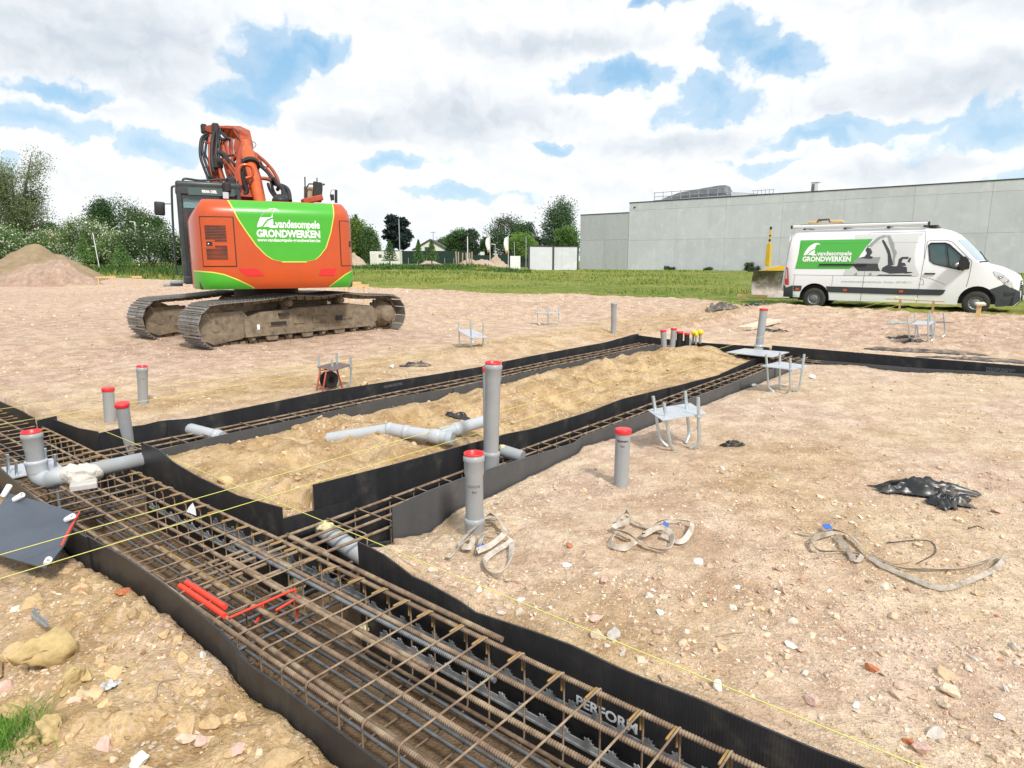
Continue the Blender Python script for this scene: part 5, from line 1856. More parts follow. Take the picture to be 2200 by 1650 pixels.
SH, per = path_samples(TPATH, 54)
pitch = per / 54
shoe = MB()
shoe.box((0, 0, -.006), (pitch * .96, .80, .014))
for k in (-.42, -.06, .30):
    shoe.box((pitch * k, 0, -.024), (.014, .79, .030), bev=.003)
for sy in (-1, 1):
    for sx in (-.2, .12):
        shoe.cyl((pitch * sx, sy * .09, -.013), (pitch * sx, sy * .09, -.024), .012, 6, smooth=False)
shoe_me = shoe.mesh('track_shoe', M_SHOE)
for side in (-1, 1):
    yc = side * 1.225
    mb = MB()
    for (p, d) in SH:                                   # chain links inside the shoes
        nrm = Vector((-d.y, d.x, 0))
        for sy in (-.085, .085):
            c = Vector((p.x, yc + sy, p.y)) + Vector((nrm.x, 0, nrm.y)) * .045
            mb.box(c, (pitch * .86, .035, .075), Matrix.Rotation(-math.atan2(d.y, d.x), 3, 'Y'), .006)
    tk = mb.build('crawler_track', M_MUD, exc, MU)
    for (p, d) in SH:
        o = link('track_shoe', shoe_me, tk)
        ang = math.atan2(d.y, d.x)
        R = Matrix.Rotation(-ang, 4, 'Y')
        o.matrix_basis = MU @ Matrix.Translation((p.x, yc, p.y)) @ R
    # frame
    f = MB()
    out = [(-1.45, .20), (1.62, .20), (1.74, .28), (1.74, .50), (1.60, .62), (1.1, .68), (-1.1, .63), (-1.45, .52)]
    f.prism(out, lambda u, v, d: Vector((u, yc + d, v)), -.20, .20)
    f.prism([(-1.45, .16), (1.68, .16), (1.68, .225), (-1.45, .225)], lambda u, v, d: Vector((u, yc + d, v)), -.225, .225)
    f.prism([(-.55, .58), (1.2, .58), (1.05, .69), (-.35, .67)], lambda u, v, d: Vector((u, yc + d, v)), -.15, .15)
    for u0, u1, z0, z1 in [(-.95, -.55, .33, .44), (-.4, -.15, .34, .50), (.05, .4, .33, .47), (.62, 1.05, .36, .42)]:
        f.box(((u0 + u1) / 2, yc - .205, (z0 + z1) / 2), (u1 - u0, .03, z1 - z0), bev=.008)
    fr = f.build('track_frame', M_MUD, exc, MU, fix=True)
    MB().box((-.74, yc - .222, .385), (.34, .012, .07)).box((.70, yc - .225, .40), (.16, .02, .10)).box((-.62, yc - .17, .56), (.22, .2, .05)).build('slot', M_DARKSTEEL, fr, MU)
    MB().box((-1.17, yc - .206, .34), (.055, .01, .10)).build('label_plate', M_DECAL, fr, MU)
    # idler with its cover, sprocket with drive drum
    q = MB().cyl((-2.0, yc - .11, TR), (-2.0, yc + .11, TR), .345, 30)
    q.prism([(-2.28, .17), (-2.05, .07), (-1.5, .14), (-1.33, .24), (-1.33, .52), (-1.46, .67), (-2.2, .66), (-2.32, .50)], lambda u, v, d: Vector((u, yc + d, v)), -.17, -.135)
    q.prism([(-2.28, .17), (-2.05, .07), (-1.5, .14), (-1.33, .24), (-1.33, .52), (-1.46, .67), (-2.2, .66), (-2.32, .50)], lambda u, v, d: Vector((u, yc + d, v)), .135, .17)
    q.cyl((-2.0, yc - .16, .40), (-2.0, yc - .185, .40), .10, 18)
    q.build('idler', M_MUD, exc, MU, fix=True)
    q = MB()
    for k in range(21):
        a0 = 2 * math.pi * k / 21
        q.box((2.0 + .33 * math.cos(a0), yc, TR + .33 * math.sin(a0)), (.07, .07, .05), Matrix.Rotation(-a0, 3, 'Y'), .01)
    q.cyl((2.0, yc - .05, TR), (2.0, yc + .05, TR), .32, 28)
    q.lathe([(.30, -.02), (.30, .10), (.26, .13), (.26, .17), (.19, .19), (.19, .30), (.17, .325), (.001, .33)], c=(2.0, yc, TR), axis=(0, -1, 0), n=26)
    q.build('sprocket', M_MUD, exc, MU)
    for k in range(8):
        x = -1.28 + k * .40
        r = MB()
        if k in (1, 3, 5):
            r.prism([(-.11, .06), (.11, .06), (.14, .17), (-.14, .17)], lambda u, v, d: Vector((x + u, yc + d, v)), -.20, -.14)
        r.cyl((x, yc - .15, .125), (x, yc + .15, .125), .075, 14).cyl((x, yc - .185, .125), (x, yc - .15, .125), .045, 12)
        r.build('track_roller', M_MUD, exc, MU, fix=True)
    for x in (-.45, .80):
        MB().cyl((x, yc - .19, .775), (x, yc + .1, .775), .075, 16).cyl((x, yc - .23, .775), (x, yc - .19, .775), .055, 14).bar((x, yc, .74), (x, yc + .02, .60), .10, .12).build('carrier_roller', M_MUD, exc, MU)
MB().box((0, 0, .66), (1.6, 1.9, .36), bev=.06).box((0, 0, .60), (.9, 2.2, .22), bev=.04).build('car_body', M_MUD, exc, MU)
MB().cyl(Vector((-.2, -.12, .80)), Vector((-.2, -.12, 1.12)), .66, 40).build('swing_ring', M_DARKSTEEL, exc, MU)
# deck of the upper structure
dk = MB()
dk.box((0, -.15, 1.20), (2.85, 3.1, .17), bev=.03)
dk.box((-1.06, .6, 1.26), (1.22, 1.9, .16), bev=.03)
dk.build('deck', M_CAB, exc, MUP)


# counterweight
def yr(x): return -2.0 + .05 * x * x + .70 * (abs(x) / 1.53) ** 15


def ins(z): return .20 * max(0, (z - 2.46) / .30) ** 2.4 + .09 * max(0, (1.32 - z) / .20) ** 2


def cw(x, z, off=0.0):
    """point of the rear skin"""
    e = .01
    sl = (yr(x + e) - yr(x - e)) / (2 * e)
    n = Vector((sl, -1, 0)).normalized()
    xm = 1.52 - max(0.0, z - 2.42) * .72 - .3 * max(0, (1.32 - z) / .20) ** 2 * .09
    return Vector((max(-xm, min(xm, x)) * 1.0, yr(x) + ins(z), z)) + n * off


XS = [-1.52 + 3.04 * i / 60 for i in range(61)]
ZS = [1.12, 1.14, 1.18, 1.24, 1.32, 1.5, 1.75, 2.0, 2.2, 2.38, 2.46, 2.52, 2.58, 2.63, 2.68, 2.72, 2.745, 2.76]
rows = []
for z in ZS:
    _x = 1.52 - max(0.0, z - 2.42) * .72
    r = [Vector((-_x, y, z)) for y in (-.35, -.6, -.85)]
    r += [cw(x, z) for x in XS]
    r += [Vector((_x, y, z)) for y in (-.85, -.6, -.35)]
    rows.append(r)
m = MB().grid(rows)
m.add(rows[-1], [tuple(range(len(rows[-1])))])
m.add(rows[0], [tuple(range(len(rows[0])))[::-1]])
m.grid([[rows[i][0], rows[i][-1]] for i in range(len(rows))])
cwt = m.build('counterweight', M_ORANGE, exc, MUP, fix=True)


def patch(name, x0, x1, z0, z1, off, mt, parent, nx=10, nz=6, zf=None, side=False):
    """skin patch with an edge of its own thickness"""
    rr = []
    for j in range(nz + 1):
        rr.append([cw(x0 + (x1 - x0) * i / nx, z0 + (z1 - z0) * j / nz, off) for i in range(nx + 1)])
    q = MB().grid(rr)
    ring = rr[0] + [r[-1] for r in rr[1:]] + rr[-1][-2::-1] + [r[0] for r in rr[-2:0:-1]]
    k = len(ring)
    back = [p + Vector((0, .03, 0)) for p in ring]
    q.add(ring + back, [(i, (i + 1) % k, k + (i + 1) % k, k + i) for i in range(k)])
    return q.build(name, mt, parent, MUP, fix=True)


def bound(pts, z):
    zs = [p[1] for p in pts]; xs = [p[0] for p in pts]
    return float(np.interp(z, zs, xs))


SL = [(.02, 1.635), (-.06, 1.64), (-.13, 1.665), (-.25, 1.75), (-.41, 1.93), (-.59, 2.22), (-.70, 2.42), (-.79, 2.65), (-.83, 2.755)]
SR = [(.48, 1.635), (.56, 1.64), (.63, 1.665), (.72, 1.73), (.86, 1.90), (.97, 2.20), (1.04, 2.50), (1.07, 2.755)]
NZ = 30
zz_ = [1.635 + (2.752 - 1.635) * (i / NZ) for i in range(NZ + 1)]
rr, el, er = [], [], []
for z in zz_:
    a_, b_ = bound(SL, z), bound(SR, z)
    # the painted field is a shallow hollow in the casting
    rr.append([cw(a_ + (b_ - a_) * i / 26, z, .004) for i in range(27)])
    el.append([cw(a_ - .022, z, .0062), cw(a_ + .004, z, .0062)])
    er.append([cw(b_ - .004, z, .0062), cw(b_ + .018, z, .0062)])
MB().grid(rr).build('green_field', M_GREEN, cwt, MUP)
eb = [[cw(bound(SL, 1.635) + (bound(SR, 1.635) - bound(SL, 1.635)) * i / 12, z, .0062) for z in (1.615, 1.638)] for i in range(13)]
MB().grid(el).grid(er).grid(eb).build('lime_edge', M_LIME, cwt, MUP)
for cv, lab in (([(-1.50, 1.45), (-1.42, 1.45), (-1.2, 1.43), (-1.01, 1.39), (-.78, 1.29), (-.56, 1.17), (-.50, 1.13)], 'l'), ([(1.50, 1.47), (1.40, 1.44), (1.24, 1.375), (1.1, 1.28), (.95, 1.17), (.90, 1.13)], 'r')):
    cv = sorted(cv)
    n = 26
    g_, e_ = [], []
    for i in range(n + 1):
        x = cv[0][0] + (cv[-1][0] - cv[0][0]) * i / n
        zt = float(np.interp(x, [p[0] for p in cv], [p[1] for p in cv]))
        g_.append([cw(x, 1.121 + (zt - 1.121) * k / 5, .004) for k in range(6)])
        e_.append([cw(x, zt - .004, .0062), cw(x, zt + .02, .0062)])
    MB().grid(g_).build('green_corner', M_GREEN, cwt, MUP)
    MB().grid(e_).build('lime_edge', M_LIME, cwt, MUP)


def cw_text(txt, x0, x1, z0, hgt, bold, parent, mt, name='lettering', off=.0075):
    vs, fs, w = text_geo(txt, 1.0, bold)
    top_ = max(v[1] for v in vs)
    sx, sz = (x1 - x0) / w, hgt / top_
    MB().add([cw(x0 + u * sx, z0 + v * sz, off) for u, v in vs], fs).build(name, mt, parent, MUP)


cw_text('vandesompele', -.06, .765, 2.265, .145, .028, cwt, M_DECAL)
cw_text('GRONDWERKEN', -.40, .765, 2.09, .135, .040, cwt, M_DECAL)
cw_text('www.vandesompele-grondwerken.be', -.395, .76, 2.005, .062, .02, cwt, M_DECAL)


def horn(fn, parent, mt, M):
    """curved tusk like emblem with a smaller dark figure in it; fn(u, v) with u, v in 0..1"""
    out = [(0, 0), (.05, .22), (.14, .45), (.27, .68), (.44, .86), (.62, .97), (.80, 1.0), (.93, .93), (1.0, .82), (.90, .86), (.80, .86), (.72, .78), (.69, .66), (.69, .52), (.60, .49), (.46, .42), (.34, .27), (.22, .06)]
    MB().add([fn(u, v) for u, v in out], [tuple(range(len(out)))[::-1]]).build('emblem', mt, parent, M, fix=True)
    out = [(.27, .02), (.36, .17), (.48, .33), (.62, .42), (.69, .44), (.70, .22), (.66, .13), (.80, .09), (.84, 0), (.60, -.02), (.42, .05)]
    MB().add([fn(u, v) for u, v in out], [tuple(range(len(out)))[::-1]]).build('emblem', mt, parent, M, fix=True)


horn(lambda u, v: cw(-.385 + .42 * u, 2.262 + .36 * v, .0075), cwt, M_DECAL, MUP)
# service doors
patch('door_gap', -1.345, -.775, 1.535, 2.445, .003, M_DARKSTEEL, cwt, 10, 8)
dl = patch('service_door', -1.325, -.795, 1.555, 2.425, .014, M_ORANGE, exc, 10, 8)
for z0, z1 in ((1.985, 2.285), (1.665, 1.925)):
    patch('grille', -1.265, -.92, z0, z1, .0165, M_DARKSTEEL, dl, 6, 4)
    q = MB()
    for k in range(11):
        z = z0 + (z1 - z0) * (k + .5) / 11
        q.tube([cw(-1.265 + .345 * i / 8, z, .019) for i in range(9)], .0055, 4)
    q.build('grille_slats', M_ORANGE2, dl, MUP)
patch('latch', -1.30, -1.12, 1.87, 2.03, .020, M_ORANGE, dl, 4, 3)
patch('latch_recess', -1.255, -1.16, 1.91, 1.99, .0225, M_DARKSTEEL, dl, 3, 2)
q = cw(-1.22, 1.95, .02); MB().lathe([(.001, .012), (.018, .008), (.02, 0)], c=q, axis=(0, -1, 0), n=10).build('lock', M_CHROME, dl, MUP)
patch('door_gap', 1.15, 1.455, 1.54, 2.43, .003, M_DARKSTEEL, cwt, 10, 8)
dr = patch('service_door', 1.165, 1.44, 1.555, 2.415, .010, M_ORANGE, exc, 10, 8)
patch('latch', 1.35, 1.40, 1.92, 2.04, .016, M_DARKSTEEL, dr, 3, 3)
for pts in ([(-.76, 1.505), (-.44, 1.49), (-.31, 1.37), (-.63, 1.37)], [(.755, 1.495), (1.05, 1.49), (1.01, 1.365), (.705, 1.36)]):
    n = 8
    rr = [[cw(pts[3][0] + (pts[2][0] - pts[3][0]) * i / n + (j / 2) * ((pts[0][0] - pts[3][0]) * (1 - i / n) + (pts[1][0] - pts[2][0]) * i / n), pts[3][1] + (pts[0][1] - pts[3][1]) * j / 2, .009) for i in range(n + 1)] for j in range(3)]
    MB().grid(rr).build('reflector', M_REFLRED, exc, MUP)
# louvres on the left flank
for z0, z1 in ((2.30, 2.58), (1.92, 2.26), (1.60, 1.78)):
    q = MB()
    k = int((z1 - z0) / .035)
    for i in range(k):
        q.box((-1.525, -.80, z0 + (i + .5) * (z1 - z0) / k), (.02, .42, .014), Matrix.Rotation(.5, 3, 'Y'))
    lv = q.build('louvre', M_ORANGE2, exc, MUP)
    MB().box((-1.517, -.80, (z0 + z1) / 2), (.012, .46, z1 - z0 + .03)).build('louvre_back', M_DARKSTEEL, lv, MUP)
# things on the hood
MB().box((0.1, -.9, 2.77), (1.9, .9, .05), bev=.02).build('hood', M_ORANGE, exc, MUP)
c = pu(602, 428, -1.55)
MB().lathe([(.001, .13), (.06, .12), (.13, .06), (.155, .02), (.155, -.03), (.12, -.05)], c=c + Vector((0, 0, -.03)), n=20).build('rear_camera_dome', M_RUBBER, exc, MUP)
ex = pu(683, 432, -.6)
MB().box(ex + Vector((-.12, 0, .02)), (.42, .3, .12), Matrix.Rotation(-.25, 3, 'Y'), .02).build('step_plate', M_ORANGE2, exc, MUP)
MB().prism([(0, 0), (.17, 0), (.21, .28), (.20, .40), (.04, .42), (.02, .2)], lambda u, v, d: pu(672, 434, -.6) + Vector((u, d, v)), -.06, .06).build('exhaust', M_RUBBER, exc, MUP, fix=True)
MB().tube([pu(656, 432, -.5), pu(655, 380, -.5)], .014, 8).tube([pu(659, 426, -.5), pu(659, 402, -.5), pu(664, 395, -.5), pu(698, 396, -.5), pu(690, 402, -.5)], .016, 8).tube([pu(681, 396, -.5), pu(681, 382, -.5)], .012, 8).build('grab_rail', M_CAB, exc, MUP)
MB().cyl(pu(663, 430, -.3), pu(663, 402, -.3), .10, 16).build('pre_cleaner', mat('dusty_plastic', (.42, .34, .22), .5), exc, MUP)
MB().cyl(pu(722, 436, -.9), pu(722, 408, -.9), .028, 10).box(pu(714, 424, -.9), (.07, .06, .12), bev=.01).tube([pu(712, 432, -.9), pu(709, 420, -.9), pu(712, 408, -.9), pu(720, 408, -.9)], .006, 6).build('mirror_post', M_RUBBER, exc, MUP)

# cab
cabm = MB()
X0, X1, Y0, Y1, Z0, Z1 = -1.62, -.50, -.22, 1.50, 1.30, 3.20
for (x, y) in ((X0, Y0), (X1, Y0), (X0, Y1), (X1, Y1)):
    cabm.bar((x, y, Z0), (x * 1.0 + (.02 if x == X0 else -.02), y - (.12 if y == Y1 else 0), Z1 - .06), .11, .10, up=(1, 0, 0), bev=.03)
cabm.box(((X0 + X1) / 2, (Y0 + Y1) / 2 - .05, Z1 - .05), (X1 - X0 + .10, Y1 - Y0 + .02, .14), bev=.045, seg=2)
cabm.box(((X0 + X1) / 2, Y0 - .02, Z1 - .17), (X1 - X0 - .04, .10, .16), bev=.02)
cabm.box(((X0 + X1) / 2, Y0, 2.0), (X1 - X0, .09, 1.4), bev=.02)
cabm.box((X0, (Y0 + Y1) / 2, 1.62), (.08, Y1 - Y0, .68), bev=.02)
cabm.bar((X0, .72, Z0), (X0, .66, Z1 - .1), .09, .08, up=(1, 0, 0), bev=.02)
cabm.box((X1, (Y0 + Y1) / 2, 1.9), (.08, Y1 - Y0, 1.3), bev=.02)
cab = cabm.build('cab', M_CAB, exc, MUP)
MB().box(((X0 + X1) / 2, Y0 + .02, 2.98), (X1 - X0 - .14, .012, .34)).build('rear_window', M_GLASS, cab, MUP)
MB().box(((X0 + X1) / 2, Y0 + .01, 2.78), (X1 - X0 - .14, .012, .12)).build('rear_window', M_GLASSC, cab, MUP)
MB().box((X0 - .012, .28, 2.45), (.012, .72, 1.1)).box((X0 - .012, 1.06, 2.4), (.012, .60, 1.2)).build('side_window', M_GLASS, cab, MUP)
MB().box(((X0 + X1) / 2, Y1 - .04, 2.4), (X1 - X0 - .14, .012, 1.3), Matrix.Rotation(.05, 3, 'X')).build('windscreen', M_GLASSC, cab, MUP)
vs, fs, w = text_geo('FIRMA DEEL', .085, .004)
t0 = pu(434, 418, Y0)
MB().add([Vector((t0.x + u * .62, Y0 - .075, t0.z + v * .9 + .03)) for u, v in vs], fs).build('lettering', M_DECAL, cab, MUP)
MB().box((X0 + .6, Y0 - .068, t0.z + .05), (.86, .008, .14)).build('sun_band', M_GLASS, cab, MUP)
# roof rail, lamps and mirror
rail = [pu(397, 398, -.2), pu(395, 384, -.2), pu(430, 388, -.1), pu(470, 386, .0), pu(500, 385, .1)]
MB().tube(spline(rail, 4), .024, 8).tube([pu(475, 384, -.2), pu(475, 430, -.2)], .03, 8).build('roof_rail', M_CAB, exc, MUP)
lmp = MB().box(pu(487, 403, -.3), (.16, .16, .22), bev=.04).box(pu(484, 418, -.35), (.1, .1, .14), bev=.03).box(pu(497, 410, -.1), (.2, .3, .55), bev=.05).build('work_lamp', M_RUBBER, exc, MUP)
MB().box(pu(485, 420, -.42), (.11, .02, .13), bev=.006).build('lamp_glass', M_LAMPGLASS, lmp, MUP)
mr = MB().box(pu(343, 448, 1.3), (.21, .09, .29), Matrix.Rotation(.06, 3, 'Y'), .03, seg=2).build('mirror', M_RUBBER, exc, MUP)
MB().tube([pu(350, 438, 1.3), pu(369, 438, 1.3)], .012, 6).build('mirror_arm', M_CAB, mr, MUP)
MB().tube(spline([pu(383, 401, 1.45), pu(371, 401, 1.45), pu(369, 412, 1.45), pu(371, 470, 1.45), pu(375, 540, 1.45), pu(380, 583, 1.45), pu(386, 590, 1.45)], 4), .024, 8).build('entry_rail', M_CAB, exc, MUP)
MB().box(pu(392, 606, 1.2), (.5, .5, .05), bev=.01).box(pu(372, 612, 1.6), (.4, .3, .06), bev=.01).build('entry_step', mat('pale_step_steel', (.33, .36, .38), .5, .3), exc, MUP)
MB().tube([pu(443, 385, .2), pu(441, 350, .2)], .004, 5).build('aerial', M_CAB, exc, MUP)


# boom and arm folded over the cab side
def beam(name, sec, mt, parent=exc, bev=.02):
    """sec: list of (centre, width across, depth) along the member, boxes joined section by section"""
    rows = []
    for i, (c, w, h) in enumerate(sec):
        d = (Vector(sec[min(i + 1, len(sec) - 1)][0]) - Vector(sec[max(i - 1, 0)][0])).normalized()
        sx = Vector((1, 0, 0))
        n = d.cross(sx).normalized()
        sx = n.cross(d).normalized() * -1
        if sx.x < 0: sx = -sx
        b = .12
        ring = []
        for u, v in ((-1 + b, -1), (1 - b, -1), (1, -1 + b), (1, 1 - b), (1 - b, 1), (-1 + b, 1), (-1, 1 - b), (-1, -1 + b)):
            ring.append(Vector(c) + sx * u * w / 2 + n * v * h / 2)
        rows.append(ring)
    q = MB().grid(rows, smooth=False, closed=True)
    q.add(rows[0], [tuple(range(8))]).add(rows[-1], [tuple(range(8))])
    return q.build(name, mt, parent, MUP, fix=True)


def L3(p, q, f): return p.lerp(q, f)


b0, b1, b2 = pu(540, 450, .9), pu(530, 380, 1.6), pu(516, 318, 2.3)
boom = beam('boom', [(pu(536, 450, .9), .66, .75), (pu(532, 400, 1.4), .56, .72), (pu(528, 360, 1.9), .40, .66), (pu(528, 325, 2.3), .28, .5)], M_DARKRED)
ub0, ub1, ub2, ub3 = pu(528, 330, 2.2), pu(522, 300, 2.6), pu(500, 284, 3.0), pu(470, 280, 3.3)
upper = beam('upper_boom', [(pu(526, 338, 2.15), .26, .46), (pu(530, 328, 2.2), .28, .55), (pu(525, 303, 2.6), .28, .55), (pu(508, 287, 3.0), .24, .36), (pu(480, 279, 3.3), .20, .20)], M_ORANGE2)
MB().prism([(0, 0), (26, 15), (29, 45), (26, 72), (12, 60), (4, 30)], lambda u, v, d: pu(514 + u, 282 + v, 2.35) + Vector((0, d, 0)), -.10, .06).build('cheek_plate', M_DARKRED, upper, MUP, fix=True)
MB().prism([(0, 0), (14, 12), (20, 36), (16, 52), (4, 44), (-3, 20)], lambda u, v, d: pu(505 + u, 297 + v, 2.2) + Vector((0, d, 0)), -.08, .05).build('cheek_plate', M_ORANGE2, upper, MUP, fix=True)
cyl = MB()
cyl.cyl(pu(562, 450, .4), pu(538, 354, 1.15), .125, 20).cyl(pu(538, 354, 1.15), pu(532, 330, 1.4), .15, 10).cyl(pu(532, 330, 1.4), pu(530, 318, 1.5), .15, 10, r2=.10).cyl(pu(530, 320, 1.5), pu(528, 305, 1.6), .095, 14)
cy = cyl.build('boom_cylinder', mat('bright_orange_paint', (.55, .105, .022), .42, var=(5, .15)), exc, MUP)
MB().cyl(pu(539, 357, 1.12), pu(537.6, 351, 1.18), .20, 20).build('gland', M_DARKSTEEL, cy, MUP)
MB().tube(spline([pu(517, 398, .6), pu(513, 372, .6), pu(516, 358, .6), pu(526, 354, .6), pu(538, 357, .6), pu(543, 366, .6), pu(541, 378, .6), pu(528, 383, .6)], 5), .034, 10).build('guard_loop', M_ORANGE, exc, MUP)
arm = beam('arm', [(pu(452, 288, 3.5), .16, .24), (pu(455, 300, 3.3), .18, .34), (pu(459, 350, 3.0), .24, .42), (pu(466, 385, 2.8), .34, .44), (pu(474, 420, 2.8), .4, .36)], M_ORANGE2)
MB().cyl(pu(486, 300, 2.7), pu(492, 335, 2.6), .085, 12).cyl(pu(499, 302, 2.6), pu(503, 335, 2.5), .075, 12).build('arm_cylinder', M_DARKRED, exc, MUP)
MB().cyl(pu(503, 300, 2.45), pu(504, 332, 2.4), .035, 10).cyl(pu(491, 300, 2.6), pu(491, 318, 2.6), .03, 10).build('piston_rod', M_CHROME, exc, MUP)
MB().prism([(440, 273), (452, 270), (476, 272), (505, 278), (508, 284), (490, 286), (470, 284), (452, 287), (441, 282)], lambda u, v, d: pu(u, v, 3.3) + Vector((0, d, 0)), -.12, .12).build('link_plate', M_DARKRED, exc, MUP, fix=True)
MB().tube([pu(476, 274, 3.0), pu(500, 276, 2.9)], .022, 8).tube([pu(500, 276, 2.9), pu(516, 300, 2.3)], .022, 8).tube([pu(460, 272, 3.2), pu(482, 276, 3.1)], .03, 8).build('pressure_pipe', M_ORANGE2, exc, MUP)
for q, sz in ((pu(468, 351, 2.5), (.22, .2, .26)), (pu(438, 277, 3.4), (.14, .2, .22)), (pu(463, 279, 3.0), (.16, .2, .30))):
    MB().box(q, sz, bev=.03).build('valve_block', M_DARKSTEEL, exc, MUP)
MB().tube([pu(440, 290, 3.2), pu(450, 290, 3.2), pu(452, 305, 3.1), pu(450, 330, 3.1), pu(455, 372, 2.9)], .03, 8).tube([pu(441, 307, 3.1), pu(455, 308, 3.0)], .025, 8).build('pressure_pipe', M_ORANGE2, exc, MUP)
hoses = [
    ([(446, 287, 3.2), (434, 296, 3.0), (430, 315, 2.9), (431, 338, 2.8), (438, 360, 2.7), (448, 385, 2.4)], .034),
    ([(450, 290, 3.2), (438, 300, 3.0), (434, 318, 2.9), (438, 338, 2.8), (446, 362, 2.7), (454, 384, 2.4)], .034),
    ([(441, 283, 3.3), (444, 300, 3.1), (441, 330, 3.0), (449, 350, 2.9), (452, 386, 2.6)], .026),
    ([(460, 284, 2.9), (456, 305, 2.7), (455, 340, 2.6), (459, 365, 2.5), (462, 372, 2.5)], .045),
    ([(466, 286, 2.9), (466, 305, 2.7), (464, 330, 2.6), (468, 350, 2.5)], .04),
    ([(473, 278, 2.9), (470, 300, 2.7), (472, 320, 2.6), (469, 345, 2.5)], .032),
    ([(463, 276, 3.0), (480, 288, 2.8), (488, 296, 2.6), (492, 300, 2.5)], .032),
    ([(470, 280, 2.9), (484, 296, 2.6), (476, 300, 2.6), (472, 292, 2.7)], .028),
    ([(470, 327, 2.2), (480, 330, 2.0), (490, 342, 1.8), (500, 352, 1.7), (512, 355, 1.6), (522, 353, 1.5)], .045),
    ([(474, 332, 2.2), (486, 342, 2.0), (494, 352, 1.8), (506, 358, 1.7), (518, 356, 1.5)], .035),
    ([(517, 362, .7), (520, 378, .7), (524, 395, .7), (530, 410, .7), (524, 422, .7)], .05),
    ([(521, 360, .8), (527, 385, .8), (528, 405, .8), (522, 420, .8)], .04),
    ([(548, 354, 1.4), (560, 358, 1.4), (572, 368, 1.4), (580, 378, 1.3), (586, 388, 1.2)], .034),
    ([(560, 350, 1.4), (566, 362, 1.4), (576, 374, 1.3), (584, 392, 1.2)], .022),
    ([(586, 392, 1.2), (590, 385, 1.0), (598, 398, .6), (604, 402, .4), (610, 412, .2), (612, 428, .0)], .05),
    ([(590, 395, 1.2), (600, 398, .8), (612, 402, .4), (620, 412, .2), (623, 432, .0)], .05),
    ([(576, 395, 1.2), (580, 408, 1.0), (588, 420, .6), (596, 428, .3)], .034),
    ([(583, 392, 1.2), (586, 406, 1.0), (592, 418, .6), (600, 426, .3)], .034),
    ([(596, 408, .6), (600, 402, .5), (607, 404, .3), (608, 424, .1)], .04),
    ([(512, 390, .9), (514, 410, .8), (518, 430, .8)], .03),
]
for pts, r in hoses:
    MB().tube(spline([pu(*p) for p in pts], 5), r, 8).build('hydraulic_hose', M_RUBBER, exc, MUP)
pipes = [
    ([(470, 345, 2.6), (474, 370, 2.4), (480, 395, 2.2), (486, 425, 2.0)], .05),
    ([(480, 300, 2.8), (482, 330, 2.6), (488, 360, 2.4), (496, 390, 2.0), (502, 425, 1.6)], .07),
    ([(490, 302, 2.7), (496, 318, 2.6), (500, 335, 2.4)], .05),
    ([(482, 344, 2.3), (488, 352, 2.2), (500, 345, 2.1), (508, 335, 2.0)], .05),
    ([(494, 362, 1.9), (503, 380, 1.6), (508, 402, 1.2), (511, 425, 1.0)], .028),
    ([(500, 366, 1.8), (505, 388, 1.5), (506, 410, 1.2)], .024),
    ([(474, 296, 2.9), (482, 300, 2.8), (494, 298, 2.7), (506, 303, 2.6)], .03),
    ([(545, 328, 1.9), (556, 336, 1.8), (572, 350, 1.6), (586, 366, 1.4), (596, 384, 1.2), (600, 400, .9)], .040),
    ([(549, 330, 1.8), (553, 348, 1.7), (560, 346, 1.7)], .05),
    ([(556, 336, 1.8), (566, 357, 1.6), (578, 358, 1.5)], .018),
    ([(572, 360, 1.5), (584, 376, 1.4), (592, 392, 1.3)], .026),
    ([(553, 383, 1.3), (572, 384, 1.3), (588, 390, 1.2)], .042),
    ([(484, 342, 1.9), (496, 360, 1.7), (508, 378, 1.4), (514, 395, 1.1), (516, 420, .9)], .032),
    ([(490, 340, 1.8), (502, 360, 1.6), (512, 374, 1.3), (518, 392, 1.0)], .026),
    ([(505, 384, 1.2), (508, 400, 1.0), (512, 425, .9)], .04),
    ([(498, 338, 2.0), (501, 350, 1.9), (512, 352, 1.8)], .03),
]
for pts, r in pipes:
    MB().tube(spline([pu(*p) for p in pts], 5), r, 8).build('pressure_pipe', M_ORANGE2, exc, MUP)
MB().tube(spline([pu(541, 303, 2.2), pu(549, 308, 2.2), pu(549, 314, 2.2), pu(541, 320, 2.2)], 5), .008, 6).build('cable', M_RUBBER, exc, MUP)

# ------------------------------------------------------------------ van
M_VANWHITE = mat('white_van_paint', (.80, .815, .83), .28, coat=.4, var=(.8, .03), dirt=((.50, .47, .42), 1.6, .66, .95))
M_VANPLASTIC = mat('grey_van_plastic', (.040, .045, .052), .55, var=(6, .2))
M_GAP = mat('panel_gap', (.10, .105, .11), .7)
M_VANGREEN = mat('green_van_print', (.065, .40, .045), .35, coat=.3)
M_PALEPRINT = mat('pale_grey_print', (.58, .60, .59), .4)
M_PRINTDARK = mat('dark_print', (.045, .047, .055), .45)
M_PRINTMID = mat('mid_grey_print', (.28, .30, .30), .45)
M_TYRE = mat('tyre_rubber', (.035, .034, .030), .85, var=(14, .3), dirt=((.16, .13, .09), 6, .55, .85))
M_RIM = mat('steel_rim', (.20, .21, .22), .45, .5)
M_HEADLIGHT = mat('headlight_glass', (.62, .64, .66), .08, .25, spec=.8)
M_ALU = mat('white_aluminium', (.72, .73, .75), .35, .2)
M_ORANGELAMP = mat('orange_lamp', (.55, .10, .02), .3)

